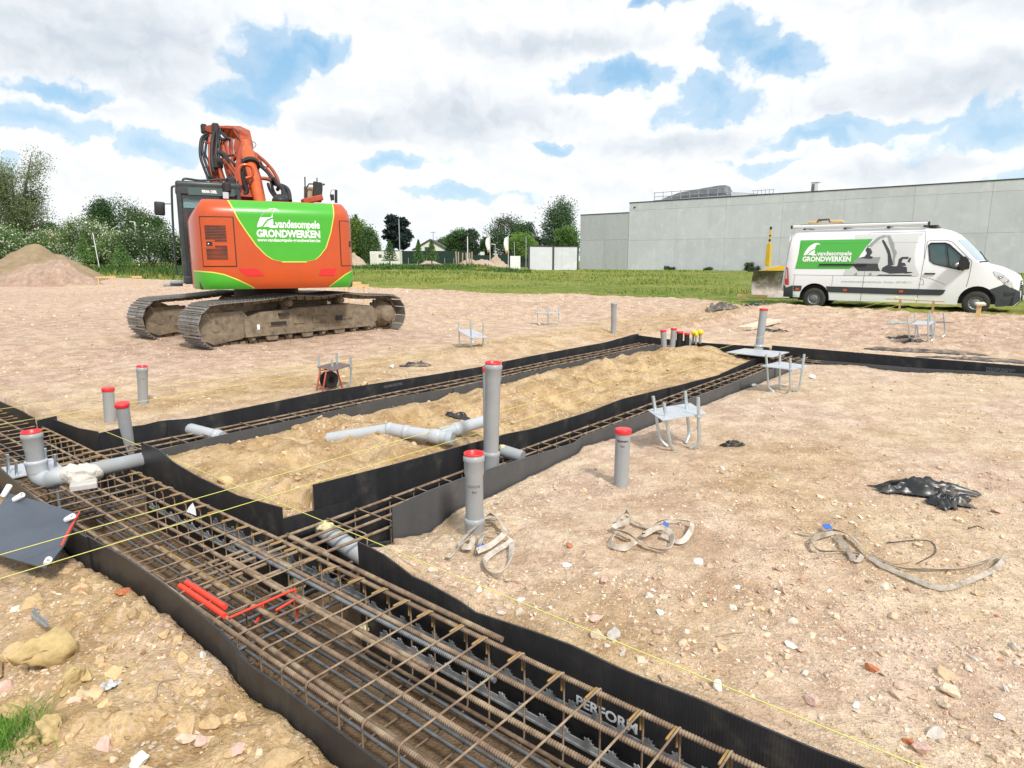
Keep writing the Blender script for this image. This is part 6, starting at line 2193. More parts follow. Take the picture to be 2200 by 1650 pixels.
VB = .10
va, vb_ = P(1746, 663.6, VB), P(2095, 677, VB)
VT = (vb_ - va).normalized()
VN = Vector((-VT.y, VT.x, 0))                      # away from the camera
van = empty('delivery_van', va, 'white high roof van with green advertising on its side, nose to the right', 'van')
MV = Matrix(((VT.x, VN.x, 0, 0), (VT.y, VN.y, 0, 0), (0, 0, 1, 0), (0, 0, 0, 1)))
VW = 2.06


def ysk(x, z):
    y = float(np.interp(z, [.25, .6, 1.0, 1.4, 1.8, 2.1, 2.3, 2.42, 2.53], [.05, .015, 0, .012, .05, .095, .14, .19, .30]))
    if x > 4.3: y += .42 * ((x - 4.3) / 1.08) ** 2.4
    if x < -.75: y += .10 * ((-.75 - x) / .22) ** 2
    return y


def sk(x, z, off=0.0, far=False):
    y = ysk(x, z) - off
    return Vector((x, VW - y if far else y, z))


TOPLINE = [(-.95, .36), (-.97, .74), (-.93, 1.41), (-.84, 2.20), (-.75, 2.40), (-.60, 2.50), (.3, 2.52), (1.2, 2.53), (2.17, 2.53), (2.86, 2.50), (3.24, 2.46), (3.42, 2.40), (3.55, 2.29), (3.66, 2.15), (3.95, 1.83), (4.22, 1.53), (4.34, 1.45), (4.80, 1.36), (5.06, 1.235), (5.22, 1.13), (5.29, 1.02), (5.33, .88), (5.36, .65), (5.38, .42), (5.24, .28)]
ARCH = lambda cx: [(cx + .455 * math.cos(a), .385 + .455 * math.sin(a)) for a in [math.pi * k / 12 for k in range(0, 13)]]
LOWER = [(4.79, .25)] + [(4.335 + .445 * math.cos(math.pi * k / 12), .385 + .445 * math.sin(math.pi * k / 12)) for k in range(13)] + [(3.89, .28), (2.4, .30), (.45, .30)] + [(.445 * math.cos(math.pi * k / 12), .385 + .445 * math.sin(math.pi * k / 12)) for k in range(13)] + [(-.445, .36)]
SIDEWIN = [(3.01, 2.0), (3.06, 2.06), (3.42, 2.06), (3.53, 2.01), (4.06, 1.5), (4.06, 1.33), (3.84, 1.29), (3.2, 1.46), (3.09, 1.55)]
v2, tr = cdt(TOPLINE + LOWER, [SIDEWIN], .16)
m = MB()
m.add([sk(x, z) for x, z in v2], [t[::-1] for t in tr], 0, True)
v3, tr3 = cdt(TOPLINE + LOWER, [], .3)
m.add([sk(x, z, far=True) for x, z in v3], tr3, 0, True)


def across(x, z, t, off=0.0):
    """point of the roof, windscreen and bonnet skin, t = 0 near side ... 1 far side"""
    a_, b_ = sk(x, z), sk(x, z, far=True)
    p = a_.lerp(b_, t)
    c = 1 - abs(2 * t - 1) ** 3.2
    front = float(np.interp(x, [-2, 2.9, 3.42, 3.60, 3.70, 4.15, 4.34, 4.8, 5.2, 5.5], [0, 0, .12, .24, .26, .27, .22, .05, .09, .06]))
    up_ = float(np.interp(x, [-.9, -.6, 2.9, 3.5, 4.3, 4.6, 5.1, 5.4], [.0, .035, .035, .03, .02, .04, .02, 0]))
    p.x += front * c + (-.03 * c if x < -.7 else 0) + off * .7
    p.z += up_ * c + off * .7
    return p


rows = [[across(x, z, k / 16) for k in range(17)] for x, z in TOPLINE]
for i in range(len(rows) - 1):
    x, z = TOPLINE[i]
    mi = 1 if (x > 5.0 and z < .95) else 0
    m.grid([rows[i], rows[i + 1]], mi)
m.build('body', [M_VANWHITE, M_VANPLASTIC], van, MV)
MB().box((2.2, VW / 2, .42), (6.0, VW - .5, .22)).box((2.2, VW / 2, .60), (4.6, VW - 1.0, .5)).box((4.45, VW / 2, .68), (1.3, VW - .72, .66)).box((0, VW / 2, .5), (1.1, VW - .72, .5)).build('underbody', M_RUBBER, van, MV)
for cx in (0, 4.335):
    rr = []
    for k in range(13):
        a = math.pi * k / 12
        rr.append([Vector((cx + .455 * math.cos(a), y, .385 + .455 * math.sin(a))) for y in (.035, .45)])
    MB().grid(rr).build('wheel_arch', M_RUBBER, van, MV)


def vpoly(name, pts, off, mt, parent=van, step=.16):
    q, t = cdt(pts, [], step)
    return MB().add([sk(x, z, off) for x, z in q], [k[::-1] for k in t], 0, True).build(name, mt, parent, MV)


def vline(pts, r, off=.002):
    q = []
    for i in range(len(pts) - 1):
        for k in range(6):
            f = k / 6
            q.append(sk(pts[i][0] + (pts[i + 1][0] - pts[i][0]) * f, pts[i][1] + (pts[i + 1][1] - pts[i][1]) * f, off))
    q.append(sk(*pts[-1], off))
    return q


def gap(pts, name='panel_gap', r=.0055):
    return MB().tube(vline(pts, r), r, 5).build(name, M_GAP, van, MV)


# glass
vpoly('side_window', [(x, z) for x, z in SIDEWIN], -.02, M_GLASS)
fr_ = SIDEWIN + [SIDEWIN[0]]
MB().tube(vline(fr_, .02), .018, 6).tube(vline([(3.46, 2.05), (3.59, 1.35)], .02), .016, 6).build('window_frame', M_RUBBER, van, MV)
MB().box((3.3, .9, 1.35), (.5, 1.2, .6), bev=.1).box((3.2, .55, 1.75), (.16, .4, .5), bev=.06).build('seat', M_CAB, van, MV)
rr = []
for x, z in [(3.67, 2.14), (3.80, 1.995), (3.95, 1.83), (4.08, 1.685), (4.20, 1.55)]:
    rr.append([across(x, z, .018 + .964 * k / 18, .008) for k in range(19)])
MB().grid(rr).build('windscreen', mat('windscreen_glass', (.33, .42, .46), .05, .0, spec=1.0, coat=1.0), van, MV)
MB().tube([across(4.26, 1.50, t, .02) for t in (.02, .15, .3, .5)], .022, 6).tube([across(4.24, 1.52, .25, .02), across(4.0, 1.78, .45, .025)], .012, 6).build('wiper', M_RUBBER, van, MV)
# grey rubbing strip and lamps in it
vpoly('rubbing_strip', [(-.64, .57), (-.65, .745), (-.385, .745), (-.415, .57)], .012, M_VANPLASTIC)
vpoly('rubbing_strip', [(.41, .555), (.33, .74), (3.57, .705), (3.52, .58), (3.45, .54), (2.4, .53)], .014, M_VANPLASTIC, step=.3)
for x in (-.52, .90, 2.44):
    vpoly('side_marker', [(x - .055, .60), (x + .055, .60), (x + .055, .665), (x - .055, .665)], .022, M_ORANGELAMP)
vpoly('rear_bumper', [(-.97, .36), (-.98, .745), (-.66, .745), (-.65, .36)], .02, M_VANPLASTIC)
bp_ = vpoly('front_bumper', [(4.60, .735), (4.75, .80), (4.93, .885), (5.16, .78), (5.34, .68), (5.36, .42), (5.22, .28), (4.80, .25), (4.76, .45), (4.70, .60)], .012, M_VANPLASTIC)
vpoly('fog_recess', [(4.98, .55), (5.22, .56), (5.22, .66), (4.96, .66)], .018, M_RUBBER, bp_)
vpoly('headlight', [(4.64, 1.27), (4.80, 1.22), (4.98, 1.09), (5.13, .92), (5.17, .80), (5.08, .80), (4.93, .91), (4.70, 1.14)], .014, M_HEADLIGHT)
hl_ = bpy.data.objects['headlight']
for hx, hz, hr in ((4.84, 1.12, .062), (4.98, .985, .055)):
    MB().lathe([(hr, .0), (hr * .92, -.012), (hr * .45, -.014), (.001, -.006)], c=sk(hx, hz, .022), axis=(.35, -1, .25), n=18).build('lamp', mat('lamp_bowl', (.22, .23, .25), .2, .6), hl_, MV)
gr = MB()
for z in (.98, .92, .86, .80, .74):
    gr.tube([Vector((5.33 + .02 * (1 - (2 * t - 1) ** 2) + .05 * (.98 - z), .35 + (VW - .7) * t, z)) for t in [k / 10 for k in range(11)]], .022, 6)
gr.build('grille', M_RUBBER, van, MV)
MB().box((5.42, .62, .52), (.02, .5, .11)).build('number_plate', M_DECAL, van, MV)
# door seams
gap([(2.90, 2.40), (2.94, 1.60), (2.91, 1.04), (2.87, .31)])
gap([(2.95, 1.60), (2.97, 2.11), (3.05, 2.14), (3.45, 2.14), (3.60, 2.08), (4.12, 1.53), (4.10, 1.1), (4.06, .80)])
gap([(1.42, 2.40), (1.40, 1.10), (1.36, .31)])
gap([(1.42, 2.40), (2.90, 2.40)])
gap([(-.58, 2.09), (1.43, 2.09), (2.75, 2.09)], r=.004)
gap([(-.68, 1.09), (1.38, 1.085), (2.80, 1.09)], r=.004)
gap([(-.62, 1.46), (.05, 1.45)], r=.004)
gap([(-.62, 1.1), (-.66, .75)], r=.004)
gap([(.52, 1.09), (.50, .75)], r=.004)
gap([(2.95, 1.07), (3.15, 1.03), (3.55, .86)], r=.004)
gap([(2.88, 1.03), (2.97, 1.0), (3.0, .92), (3.0, .84), (2.87, .84)], r=.004)
MB().tube([sk(2.99, 1.17, .025), sk(3.26, 1.17, .025)], .022, 8).build('door_handle', M_RUBBER, van, MV)
MB().bar(sk(.08, 1.425, .03), sk(1.44, 1.425, .03), .02, .055, bev=.004).build('slide_rail', M_RUBBER, van, MV)
mr = MB().prism([(3.73, 1.42), (3.77, 1.66), (3.90, 1.67), (3.98, 1.58), (3.99, 1.34), (3.85, 1.26)], lambda u, v, d: Vector((u + .06, d, v)), -.30, -.04).build('door_mirror', M_RUBBER, van, MV, fix=True)
MB().box((3.86, -.10, 1.36), (.16, .3, .06), bev=.01).build('mirror_arm', M_RUBBER, mr, MV)
lump('mirror_lamp', '', '', (0, 0, 0), .05, .04, .06, M_CHROME, 3, .1, 2, parent=mr).matrix_basis = MV @ Matrix.Translation((3.77, -.30, 1.44)) @ Matrix.Scale(1, 4)
tl = vpoly('tail_light', [(-.945, .76), (-.95, 1.0), (-.93, 1.36), (-.87, 1.30), (-.82, .95), (-.80, .76)], .016, M_REFLRED)
vpoly('lamp_glass', [(-.935, .96), (-.925, 1.28), (-.89, 1.24), (-.86, .96)], .022, M_LAMPGLASS, tl)
MB().tube([Vector((-.92, .28, 2.40)), Vector((-1.06, .28, .55))], .032, 8).tube([Vector((-.92, .62, 2.40)), Vector((-1.06, .62, .55))], .032, 8).tube([Vector((-.88, .28, 2.44)), Vector((-.80, .30, 2.50))], .02, 6).build('rear_ladder', M_ALU, van, MV)
for k in range(7):
    z = .75 + k * .25
    MB().tube([Vector((-1.045 + .14 * (z - .75) / 1.85, .28, z)), Vector((-1.045 + .14 * (z - .75) / 1.85, .62, z))], .018, 6).build('rung', M_ALU, bpy.data.objects['rear_ladder'], MV)
# long tube and rack on the roof
rt = MB().bar((-.86, .22, 2.635), (2.93, .22, 2.64), .14, .105, bev=.03).build('roof_tube', M_ALU, van, MV)
MB().box((-.885, .22, 2.635), (.05, .15, .115), bev=.02).build('end_cap', M_RUBBER, rt, MV)
MB().box((2.955, .22, 2.64), (.05, .15, .115), bev=.02).build('end_cap', M_RUBBER, rt, MV)
for x in (-.5, .7, 1.9, 2.85):
    MB().box((x, VW / 2, 2.60), (.06, 1.6, .04)).box((x, .3, 2.565), (.08, .06, .06)).build('roof_bar', M_CAB, van, MV)
MB().bar((3.05, .25, 2.575), (3.05, 1.8, 2.575), .30, .035, bev=.01).build('wind_deflector', M_CAB, van, MV)
MB().bar((-.7, .55, 2.70), (2.9, .55, 2.705), .05, .04).build('rack_rail', M_CAB, van, MV)
o = tag(MB().bar((-.55, 0, 0), (-.15, 0, .01), .1, .08, bev=.02).bar((.08, 0, .02), (.5, 0, .0), .1, .09, bev=.02).build('timber_piece', M_WOOD, None, MV), 'beige wooden piece lying on the roof rack of the van', 'timber')
o.location = va + (MV @ Vector((.10, .5, 2.78)))
c = o
o = tag(MB().tube([(-.22, 0, -.02), (-.20, 0, .06), (.12, 0, .07), (.15, 0, -.02)], .03, 8).build('clamp', mat('brown_strap', (.10, .06, .04), .7), None, MV), 'dark brown clamp over the wooden piece on the van roof', 'clamp')
o.location = va + (MV @ Vector((.06, .46, 2.79)))
# wheels
for cx, yv in ((0, .13), (4.335, .13), (0, VW - .13), (4.335, VW - .13)):
    R = .345
    sgn = -1 if yv < 1 else 1
    w = MB().lathe([(.19, -.10), (.24, -.11), (.31, -.105), (.335, -.08), (R, -.05), (R, .05), (.335, .08), (.31, .105), (.24, .11), (.19, .10)], c=(cx, yv, R - .01), axis=(0, sgn, 0), n=36)
    wh = w.build('wheel', M_TYRE, van, MV)
    q = MB().lathe([(.195, .09), (.185, .10), (.17, .085), (.13, .055), (.11, .075), (.06, .085), (.001, .088)], c=(cx, yv, R - .01), axis=(0, sgn, 0), n=30)
    q.build('rim', M_RIM, wh, MV)
    q = MB()
    for k in range(12):
        a = 2 * math.pi * k / 12
        q.cyl((cx + .152 * math.cos(a), yv + sgn * .077, R - .01 + .152 * math.sin(a)), (cx + .152 * math.cos(a), yv + sgn * .066, R - .01 + .152 * math.sin(a)), .020, 8)
    q.build('vent_holes', M_RUBBER, wh, MV)

# advertising on the side
gp = vpoly('green_print', [(-.565, 2.205), (-.64, 1.285), (.98, 1.29), (1.08, 1.44), (1.535, 2.21)], .006, M_VANGREEN)
vpoly('pale_print', [(1.02, 2.36), (2.86, 2.36), (2.86, 1.10), (.80, 1.10), (.86, 1.27), (1.0, 1.27), (1.11, 1.44), (1.57, 2.23), (1.02, 2.23)], .0045, M_PALEPRINT, step=.22)


def van_text(txt, x0, x1, z0, hgt, bold, mt, shear=0.0, name='lettering'):
    vs, fs, w = text_geo(txt, 1.0, bold, shear=shear)
    t_ = max(v[1] for v in vs)
    MB().add([sk(x0 + u * (x1 - x0) / w, z0 + v * hgt / t_, .012) for u, v in vs], fs).build(name, mt, gp, MV)


van_text('vandesompele', -.02, .99, 1.715, .135, .03, M_DECAL)
van_text('GRONDWERKEN', -.44, .98, 1.53, .155, .045, M_DECAL)
horn(lambda u, v: sk(-.42 + .48 * u, 1.715 + .40 * v, .012), gp, M_DECAL, MV)
van_text('www.vandesompele-grondwerken.be - Slompen - 0473 499 111', .77, 2.68, .88, .055, .0, M_PRINTMID)
dg = vpoly('digger_print', [(1.06, 1.40), (1.22, 1.235), (1.83, 1.235), (1.77, 1.34), (1.74, 1.46), (1.12, 1.46)], .010, M_PRINTDARK, gp)
vpoly('digger_print', [(1.12, 1.465), (1.05, 1.52), (1.17, 1.62), (1.35, 1.645), (1.80, 1.66), (1.75, 1.465)], .010, M_PRINTMID, gp)
vpoly('digger_print', [(1.16, 1.63), (1.55, 1.60), (1.60, 1.66), (1.50, 1.70), (1.56, 1.80), (1.50, 1.92), (1.40, 1.96), (1.36, 1.88), (1.42, 1.78), (1.36, 1.67)], .0105, M_PRINTDARK, gp)
vpoly('digger_print', [(1.40, 1.97), (1.52, 1.98), (1.62, 2.10), (1.75, 2.22), (1.86, 2.26), (1.95, 2.30), (1.80, 2.32), (1.66, 2.26), (1.52, 2.12)], .0105, M_PRINTMID, gp)
vpoly('digger_print', [(1.80, 2.20), (1.86, 2.13), (2.02, 1.86), (2.06, 1.74), (2.16, 1.42), (2.02, 1.40), (1.98, 1.74), (1.90, 1.92), (1.78, 2.14)], .0105, M_PRINTDARK, gp)
vpoly('digger_print', [(1.90, 2.31), (1.98, 2.31), (2.08, 2.12), (2.12, 2.06), (2.14, 1.92), (2.22, 1.80), (2.18, 1.60), (2.20, 1.42), (2.14, 1.44), (2.12, 1.74), (2.06, 1.90), (1.98, 2.08)], .010, M_PRINTMID, gp)
vpoly('digger_print', [(1.86, 1.24), (1.88, 1.34), (2.0, 1.42), (2.2, 1.38), (2.3, 1.40), (2.52, 1.36), (2.54, 1.24), (2.46, 1.18), (2.1, 1.16)], .0110, M_PRINTDARK, gp)
vpoly('digger_print', [(2.27, 1.38), (2.29, 1.60), (2.36, 1.66), (2.54, 1.665), (2.53, 1.60), (2.40, 1.60), (2.36, 1.5), (2.46, 1.48), (2.50, 1.40)], .0105, M_PRINTDARK, gp)
vpoly('digger_print', [(2.52, 1.52), (2.56, 1.63), (2.61, 1.64), (2.58, 1.50)], .0105, M_PRINTDARK, gp)
vpoly('digger_print', [(2.46, 1.17), (2.54, 1.17), (2.68, 1.19), (2.68, 1.21), (2.50, 1.23)], .0105, M_PRINTDARK, gp)
vpoly('digger_print', [(1.74, 1.095), (1.80, 1.13), (2.66, 1.13), (2.68, 1.10)], .0105, M_PRINTDARK, gp)
for x in (1.10, 1.50):
    vpoly('digger_print', [(x, 1.10), (x + .06, 1.18), (x + .10, 1.18), (x + .10, 1.10)], .0105, M_PRINTMID, gp)

# ------------------------------------------------------------------ grading blade behind the van
M_BLADEYEL = mat('yellow_machine_paint', (.62, .40, .02), .45, var=(5, .12), dirt=((.25, .18, .08), 6, .6, .85))
M_BLADE = mat('worn_blade', (.20, .17, .14), .5, .5, var=(4, .35), dirt=((.42, .40, .37), 2.5, .45, .62))
bc = PD(1655, 634, 27.6)
bc.z = gz(bc.x, bc.y)
bl = empty('grading_blade', bc, 'rusty grading blade with yellow mast standing left of the van', 'blade')
right = Vector((1, -.12, 0)).normalized()
back = Vector((.12, 1, 0)).normalized()
rr = []
for k in range(9):
    a = k / 8
    z = .02 + 1.08 * a
    off = .22 * (1 - (2 * a - 1) ** 2)
    rr.append([right * x + back * off + Vector((0, 0, z)) for x in (-.74, -.3, .3, .9, 1.9)])
m = MB().grid(rr)
m.grid([[p + back * .03 for p in r][::-1] for r in rr])
m.build('blade', M_BLADE, bl)
MB().box(right * .3 + Vector((0, .02, 1.115)), (2.6, .10, .05)).build('top_edge', M_DARKSTEEL, bl)
MB().prism([(-.45, 1.13), (1.6, 1.16), (1.6, 1.32), (.35, 1.34), (-.10, 1.24)], lambda u, v, d: right * u + back * d + Vector((0, 0, v)), .02, .5).build('top_beam', M_BLADEYEL, bl, fix=True)
p0, p1, p2, p3 = [PD(x, y, 27.7) - bc for x, y in ((1649, 572), (1653, 524), (1655.5, 500), (1656.5, 488))]
mm = MB().tube([p0, p1], [.13, .105], 4, smooth=False).tube([p1, p2, p3], [.045, .04, .04], 8)
ms = mm.build('mast', M_BLADEYEL, bl)
for a, b in ((.15, .28), (.45, .52), (.86, 1.02)):
    MB().cyl(p1.lerp(p3, a), p1.lerp(p3, b), .048, 8).build('black_band', M_RUBBER, ms)

# ------------------------------------------------------------------ concrete hall
M_CONC = mat('precast_concrete', (.55, .565, .595), .9, var=(.35, .07), streak=((.46, .475, .50), 1.2, .55), dirt=((.62, .63, .65), .9, .50, .72))
M_CONC2 = mat('pebbled_concrete', (.45, .465, .475), .95, var=(2.0, .08), streak=((.36, .375, .365), 1.2, .5))
M_ROOFEDGE = mat('roof_edging', (.05, .055, .06), .5)
for mm_ in (M_CONC, M_CONC2):                    # every slab cast a little lighter or darker
    t_ = mm_.node_tree
    N_ = NT(t_)
    b_ = t_.nodes['Principled BSDF']
    src = b_.inputs['Base Color'].links[0].from_socket
    rnd = N_.n('ShaderNodeObjectInfo').outputs['Random']
    t_.links.new(N_.vmath('SCALE', src, N_.math('MULTIPLY_ADD', rnd, .09, .955)), b_.inputs['Base Color'])

HC = Vector((20.4, 117.0, 0))
HD = Vector((.778, -.628, 0)).normalized()         # along the wall, to the right
HN = Vector((HD.y, -HD.x, 0))                       # out of the wall, towards the site
hall = empty('concrete_hall', HC, 'long pale grey concrete hall with a flat roof behind the van', 'building')


def wall_s(px):
    k = (px - 1100) / math.hypot(CF, 265)
    return (k * HC.y - HC.x) / (HD.x - k * HD.y)


def slab(s0, s1, z0, z1, mt, name='wall_panel', d=0.0, g=.022, thick=.2):
    c = HD * ((s0 + s1) / 2) + Vector((0, 0, (z0 + z1) / 2)) - HN * (thick / 2 - d)
    R = Matrix((HD, -HN, Vector((0, 0, 1)))).transposed()
    return MB().box(c, (s1 - s0 - g, thick, z1 - z0 - g), R, .012).build(name, mt, hall)


js = [0] + [wall_s(p) for p in (1448, 1554, 1673, 1804, 1950, 2113)]
js += [js[-1] + 8.0, js[-1] + 16, js[-1] + 24]
HT = 11.45
for i in range(len(js) - 1):
    for z0, z1 in ((0, 5.1), (5.1, 10.15), (10.15, HT)):
        slab(js[i], js[i + 1], z0, z1, M_CONC)
sl0 = wall_s(1245)
for a_, b_ in ((sl0, sl0 / 2), (sl0 / 2, -.02)):
    for z0, z1 in ((0, 5.3), (5.3, 9.85)):
        slab(a_, b_, z0, z1, M_CONC2, d=-.05)
slab(js[0] + .2, js[-1], 0, HT - .05, M_CONC2, 'wall_core', d=-.10, g=0)
slab(sl0 + .05, .1, 0, 9.8, M_ROOFEDGE, 'wall_core', d=-.21, g=0)
slab(js[0] - .05, js[-1], HT, HT + .14, M_ROOFEDGE, 'roof_edging', d=.06, g=0, thick=.4)
slab(sl0 - .05, -.03, 9.85, 9.97, M_ROOFEDGE, 'roof_edging', d=.02, g=0, thick=.4)
R_ = Matrix((HD, -HN, Vector((0, 0, 1)))).transposed()
MB().box(HD * (js[-1] / 2) - HN * 20 + Vector((0, 0, HT - .4)), (js[-1], 39, .3), R_).build('roof', M_ROOFEDGE, hall)
MB().box(HD * (.15) - HN * 20 + Vector((0, 0, HT / 2)), (.25, 39, HT), R_).box(HD * (sl0 + .1) - HN * 12 + Vector((0, 0, 4.9)), (.2, 23, 9.8), R_).build('end_wall', M_CONC, hall)
MB().box(HD * (sl0 / 2) - HN * 12 + Vector((0, 0, 9.5)), (-sl0, 23, .3), R_).build('roof', M_ROOFEDGE, hall)
MB().box(HD * 1.05 + HN * .04 + Vector((0, 0, HT - .75)), (.35, .1, .25), R_, .02).build('wall_lamp', M_ROOFEDGE, hall)


def on_roof(px, dep, z=None):
    """point above the roof, dep metres in from the wall"""
    s = wall_s(px)
    for _ in range(4):
        q = HC + HD * s - HN * dep
        s += (px - 1100 - q.x / q.y * 1425) * q.y / 1425 / (HD.x - HD.y * 0)
    q = HC + HD * s - HN * dep
    q.z = HT if z is None else z
    return q


# scaffold and covered stack on the roof
q0, q1 = on_roof(1408, 4.0), on_roof(1558, 4.0)
st = empty('roof_stack', q0, 'dark tarpaulin covered stack behind scaffold rails on the hall roof', 'roof stack')
d_ = q1 - q0
rr = []
for i in range(15):
    f = i / 14
    hgt = float(np.interp(f, [0, .05, .3, .6, .75, .8, .98, 1], [.5, .9, 1.7, 2.1, 2.3, 2.4, 2.3, .6]))
    rr.append([d_ * f - HN * w + Vector((0, 0, z + .12 * float(vnoise(i * .9, w * 2, 4)))) for w, z in ((0, .05), (.05, hgt * .55), (.5, hgt), (2.5, hgt), (3.2, hgt * .5), (3.3, .05))])
MB().grid(rr, smooth=False).build('tarpaulin', mat('dark_tarpaulin', (.14, .15, .16), .6, var=(.8, .3), bump=(1.5, .6, .2)), st)
rl = MB()
for i in range(9):
    p = d_ * (i / 8 * 1.02 - .02) + HN * .8
    rl.cyl(p - Vector((0, 0, .3)), p + Vector((0, 0, 1.9)), .06, 6)
for z in (.5, 1.1, 1.8):
    rl.cyl(HN * .8 - d_ * .03 + Vector((0, 0, z)), d_ * 1.0 + HN * .8 + Vector((0, 0, z)), .05, 6)
rl.build('guard_rail', mat('grey_tube', (.4, .42, .44), .5, .5), st)
MB().bar(HN * .7 + Vector((0, 0, .35)), d_ * .98 + HN * .7 + Vector((0, 0, .45)), .1, .35).build('deck_board', mat('pale_board', (.55, .58, .6), .6), st)
q0, q1 = on_roof(1562, 5.0), on_roof(1652, 5.0)
st = empty('roof_screen', q0, 'pale low screen with thin rails right of the stack on the hall roof', 'screen')
d_ = q1 - q0
MB().prism([(0, -.3), (1, -.3), (1, .35), (.35, 1.0), (0, 1.3)], lambda u, v, d: d_ * u + Vector((0, 0, v)) + HN * d, -.1, .1).build('sheet', mat('white_sheet', (.7, .72, .74), .6), st, fix=True)
rl = MB()
for i in range(6):
    p = d_ * (.55 + i * .09) + HN * .3
    rl.cyl(p, p + Vector((0, 0, 1.25)), .045, 6)
for z in (.6, 1.2):
    rl.cyl(d_ * .5 + HN * .3 + Vector((0, 0, z)), d_ * 1.02 + HN * .3 + Vector((0, 0, z)), .04, 6)
rl.build('guard_rail', MATS['grey_tube'], st)
q = on_roof(1739, 4.0)
st = empty('roof_vent', q, 'white square ventilation cowl standing on the hall roof', 'roof vent')
MB().box((0, 0, .55), (1.05, 1.05, 2.2), R_, .04).box((0, 0, 1.75), (1.2, 1.2, .16), R_, .03).build('housing', M_WHITE, st)
vm = MB()
for k in range(7):
    vm.box(Vector((0, 0, .25 + k * .19)) + HN * .53 - HD * .22, (.42, .06, .12), R_)
vm.build('louvre', M_ROOFEDGE, st)

# low panel wall left of the hall
wl = empty('panel_wall', PD(1190, 580, 112) * 1, 'low pale wall of two panels between dark posts left of the hall', 'wall')
wl.location.z = 0
o_ = wl.location.copy()
pl_ = [PD(px, 580, Y) for px, Y in ((1136, 110), (1188, 111.5), (1241, 113))]
for p in pl_: p.z = 0
for i in range(2):
    a_, b_ = pl_[i] - o_, pl_[i + 1] - o_
    MB().bar(a_ + (b_ - a_) * .04 + Vector((0, 0, 1.95)), b_ - (b_ - a_) * .04 + Vector((0, 0, 1.95)), .12, 3.9, bev=.01).build('wall_panel', M_CONC, wl)
for p in pl_:
    MB().box(p - o_ + Vector((0, 0, 2.0)), (.28, .3, 4.1)).build('post', M_ROOFEDGE, wl)
MB().bar(pl_[0] - o_ + Vector((0, 0, 3.98)), pl_[2] - o_ + Vector((0, 0, 3.98)), .2, .12).build('coping', M_ROOFEDGE, wl)

# ------------------------------------------------------------------ trees
M_BARK = mat('bark', (.10, .085, .065), .95, var=(6, .3))
M_LEAF = mat('leaves', (.06, .1, .03), .6, attr='Col', spec=.3)
_lt = M_LEAF.node_tree
_b = _lt.nodes['Principled BSDF']
_tr = _lt.nodes.new('ShaderNodeBsdfTranslucent')
_mx = _lt.nodes.new('ShaderNodeMixShader')
_mx.inputs[0].default_value = .38
_at = _lt.nodes.new('ShaderNodeAttribute'); _at.attribute_name = 'Col'
_lt.links.new(_at.outputs['Color'], _tr.inputs[0])
_lt.links.new(_b.outputs[0], _mx.inputs[1]); _lt.links.new(_tr.outputs[0], _mx.inputs[2])
_lt.links.new(_mx.outputs[0], _lt.nodes['Material Output'].inputs[0])


def leaf_mesh(name, pts, size, cols, rng, elong=1.5, droop=0.0):
    n = len(pts)
    a = rng.normal(size=(n, 3)); a[:, 2] -= droop
    a /= np.linalg.norm(a, axis=1)[:, None]
    b = rng.normal(size=(n, 3))
    b -= (b * a).sum(1)[:, None] * a
    b /= np.linalg.norm(b, axis=1)[:, None]
    s = size * rng.uniform(.6, 1.3, (n, 1))
    v = np.stack([pts - a * s * elong * .5, pts + b * s * .5, pts + a * s * elong * .5, pts - b * s * .5], 1).reshape(-1, 3)
    f = np.arange(n * 4).reshape(n, 4)
    return np_mesh(name, v, f, M_LEAF, False, {'Col': np.repeat(cols, 4, 0)})


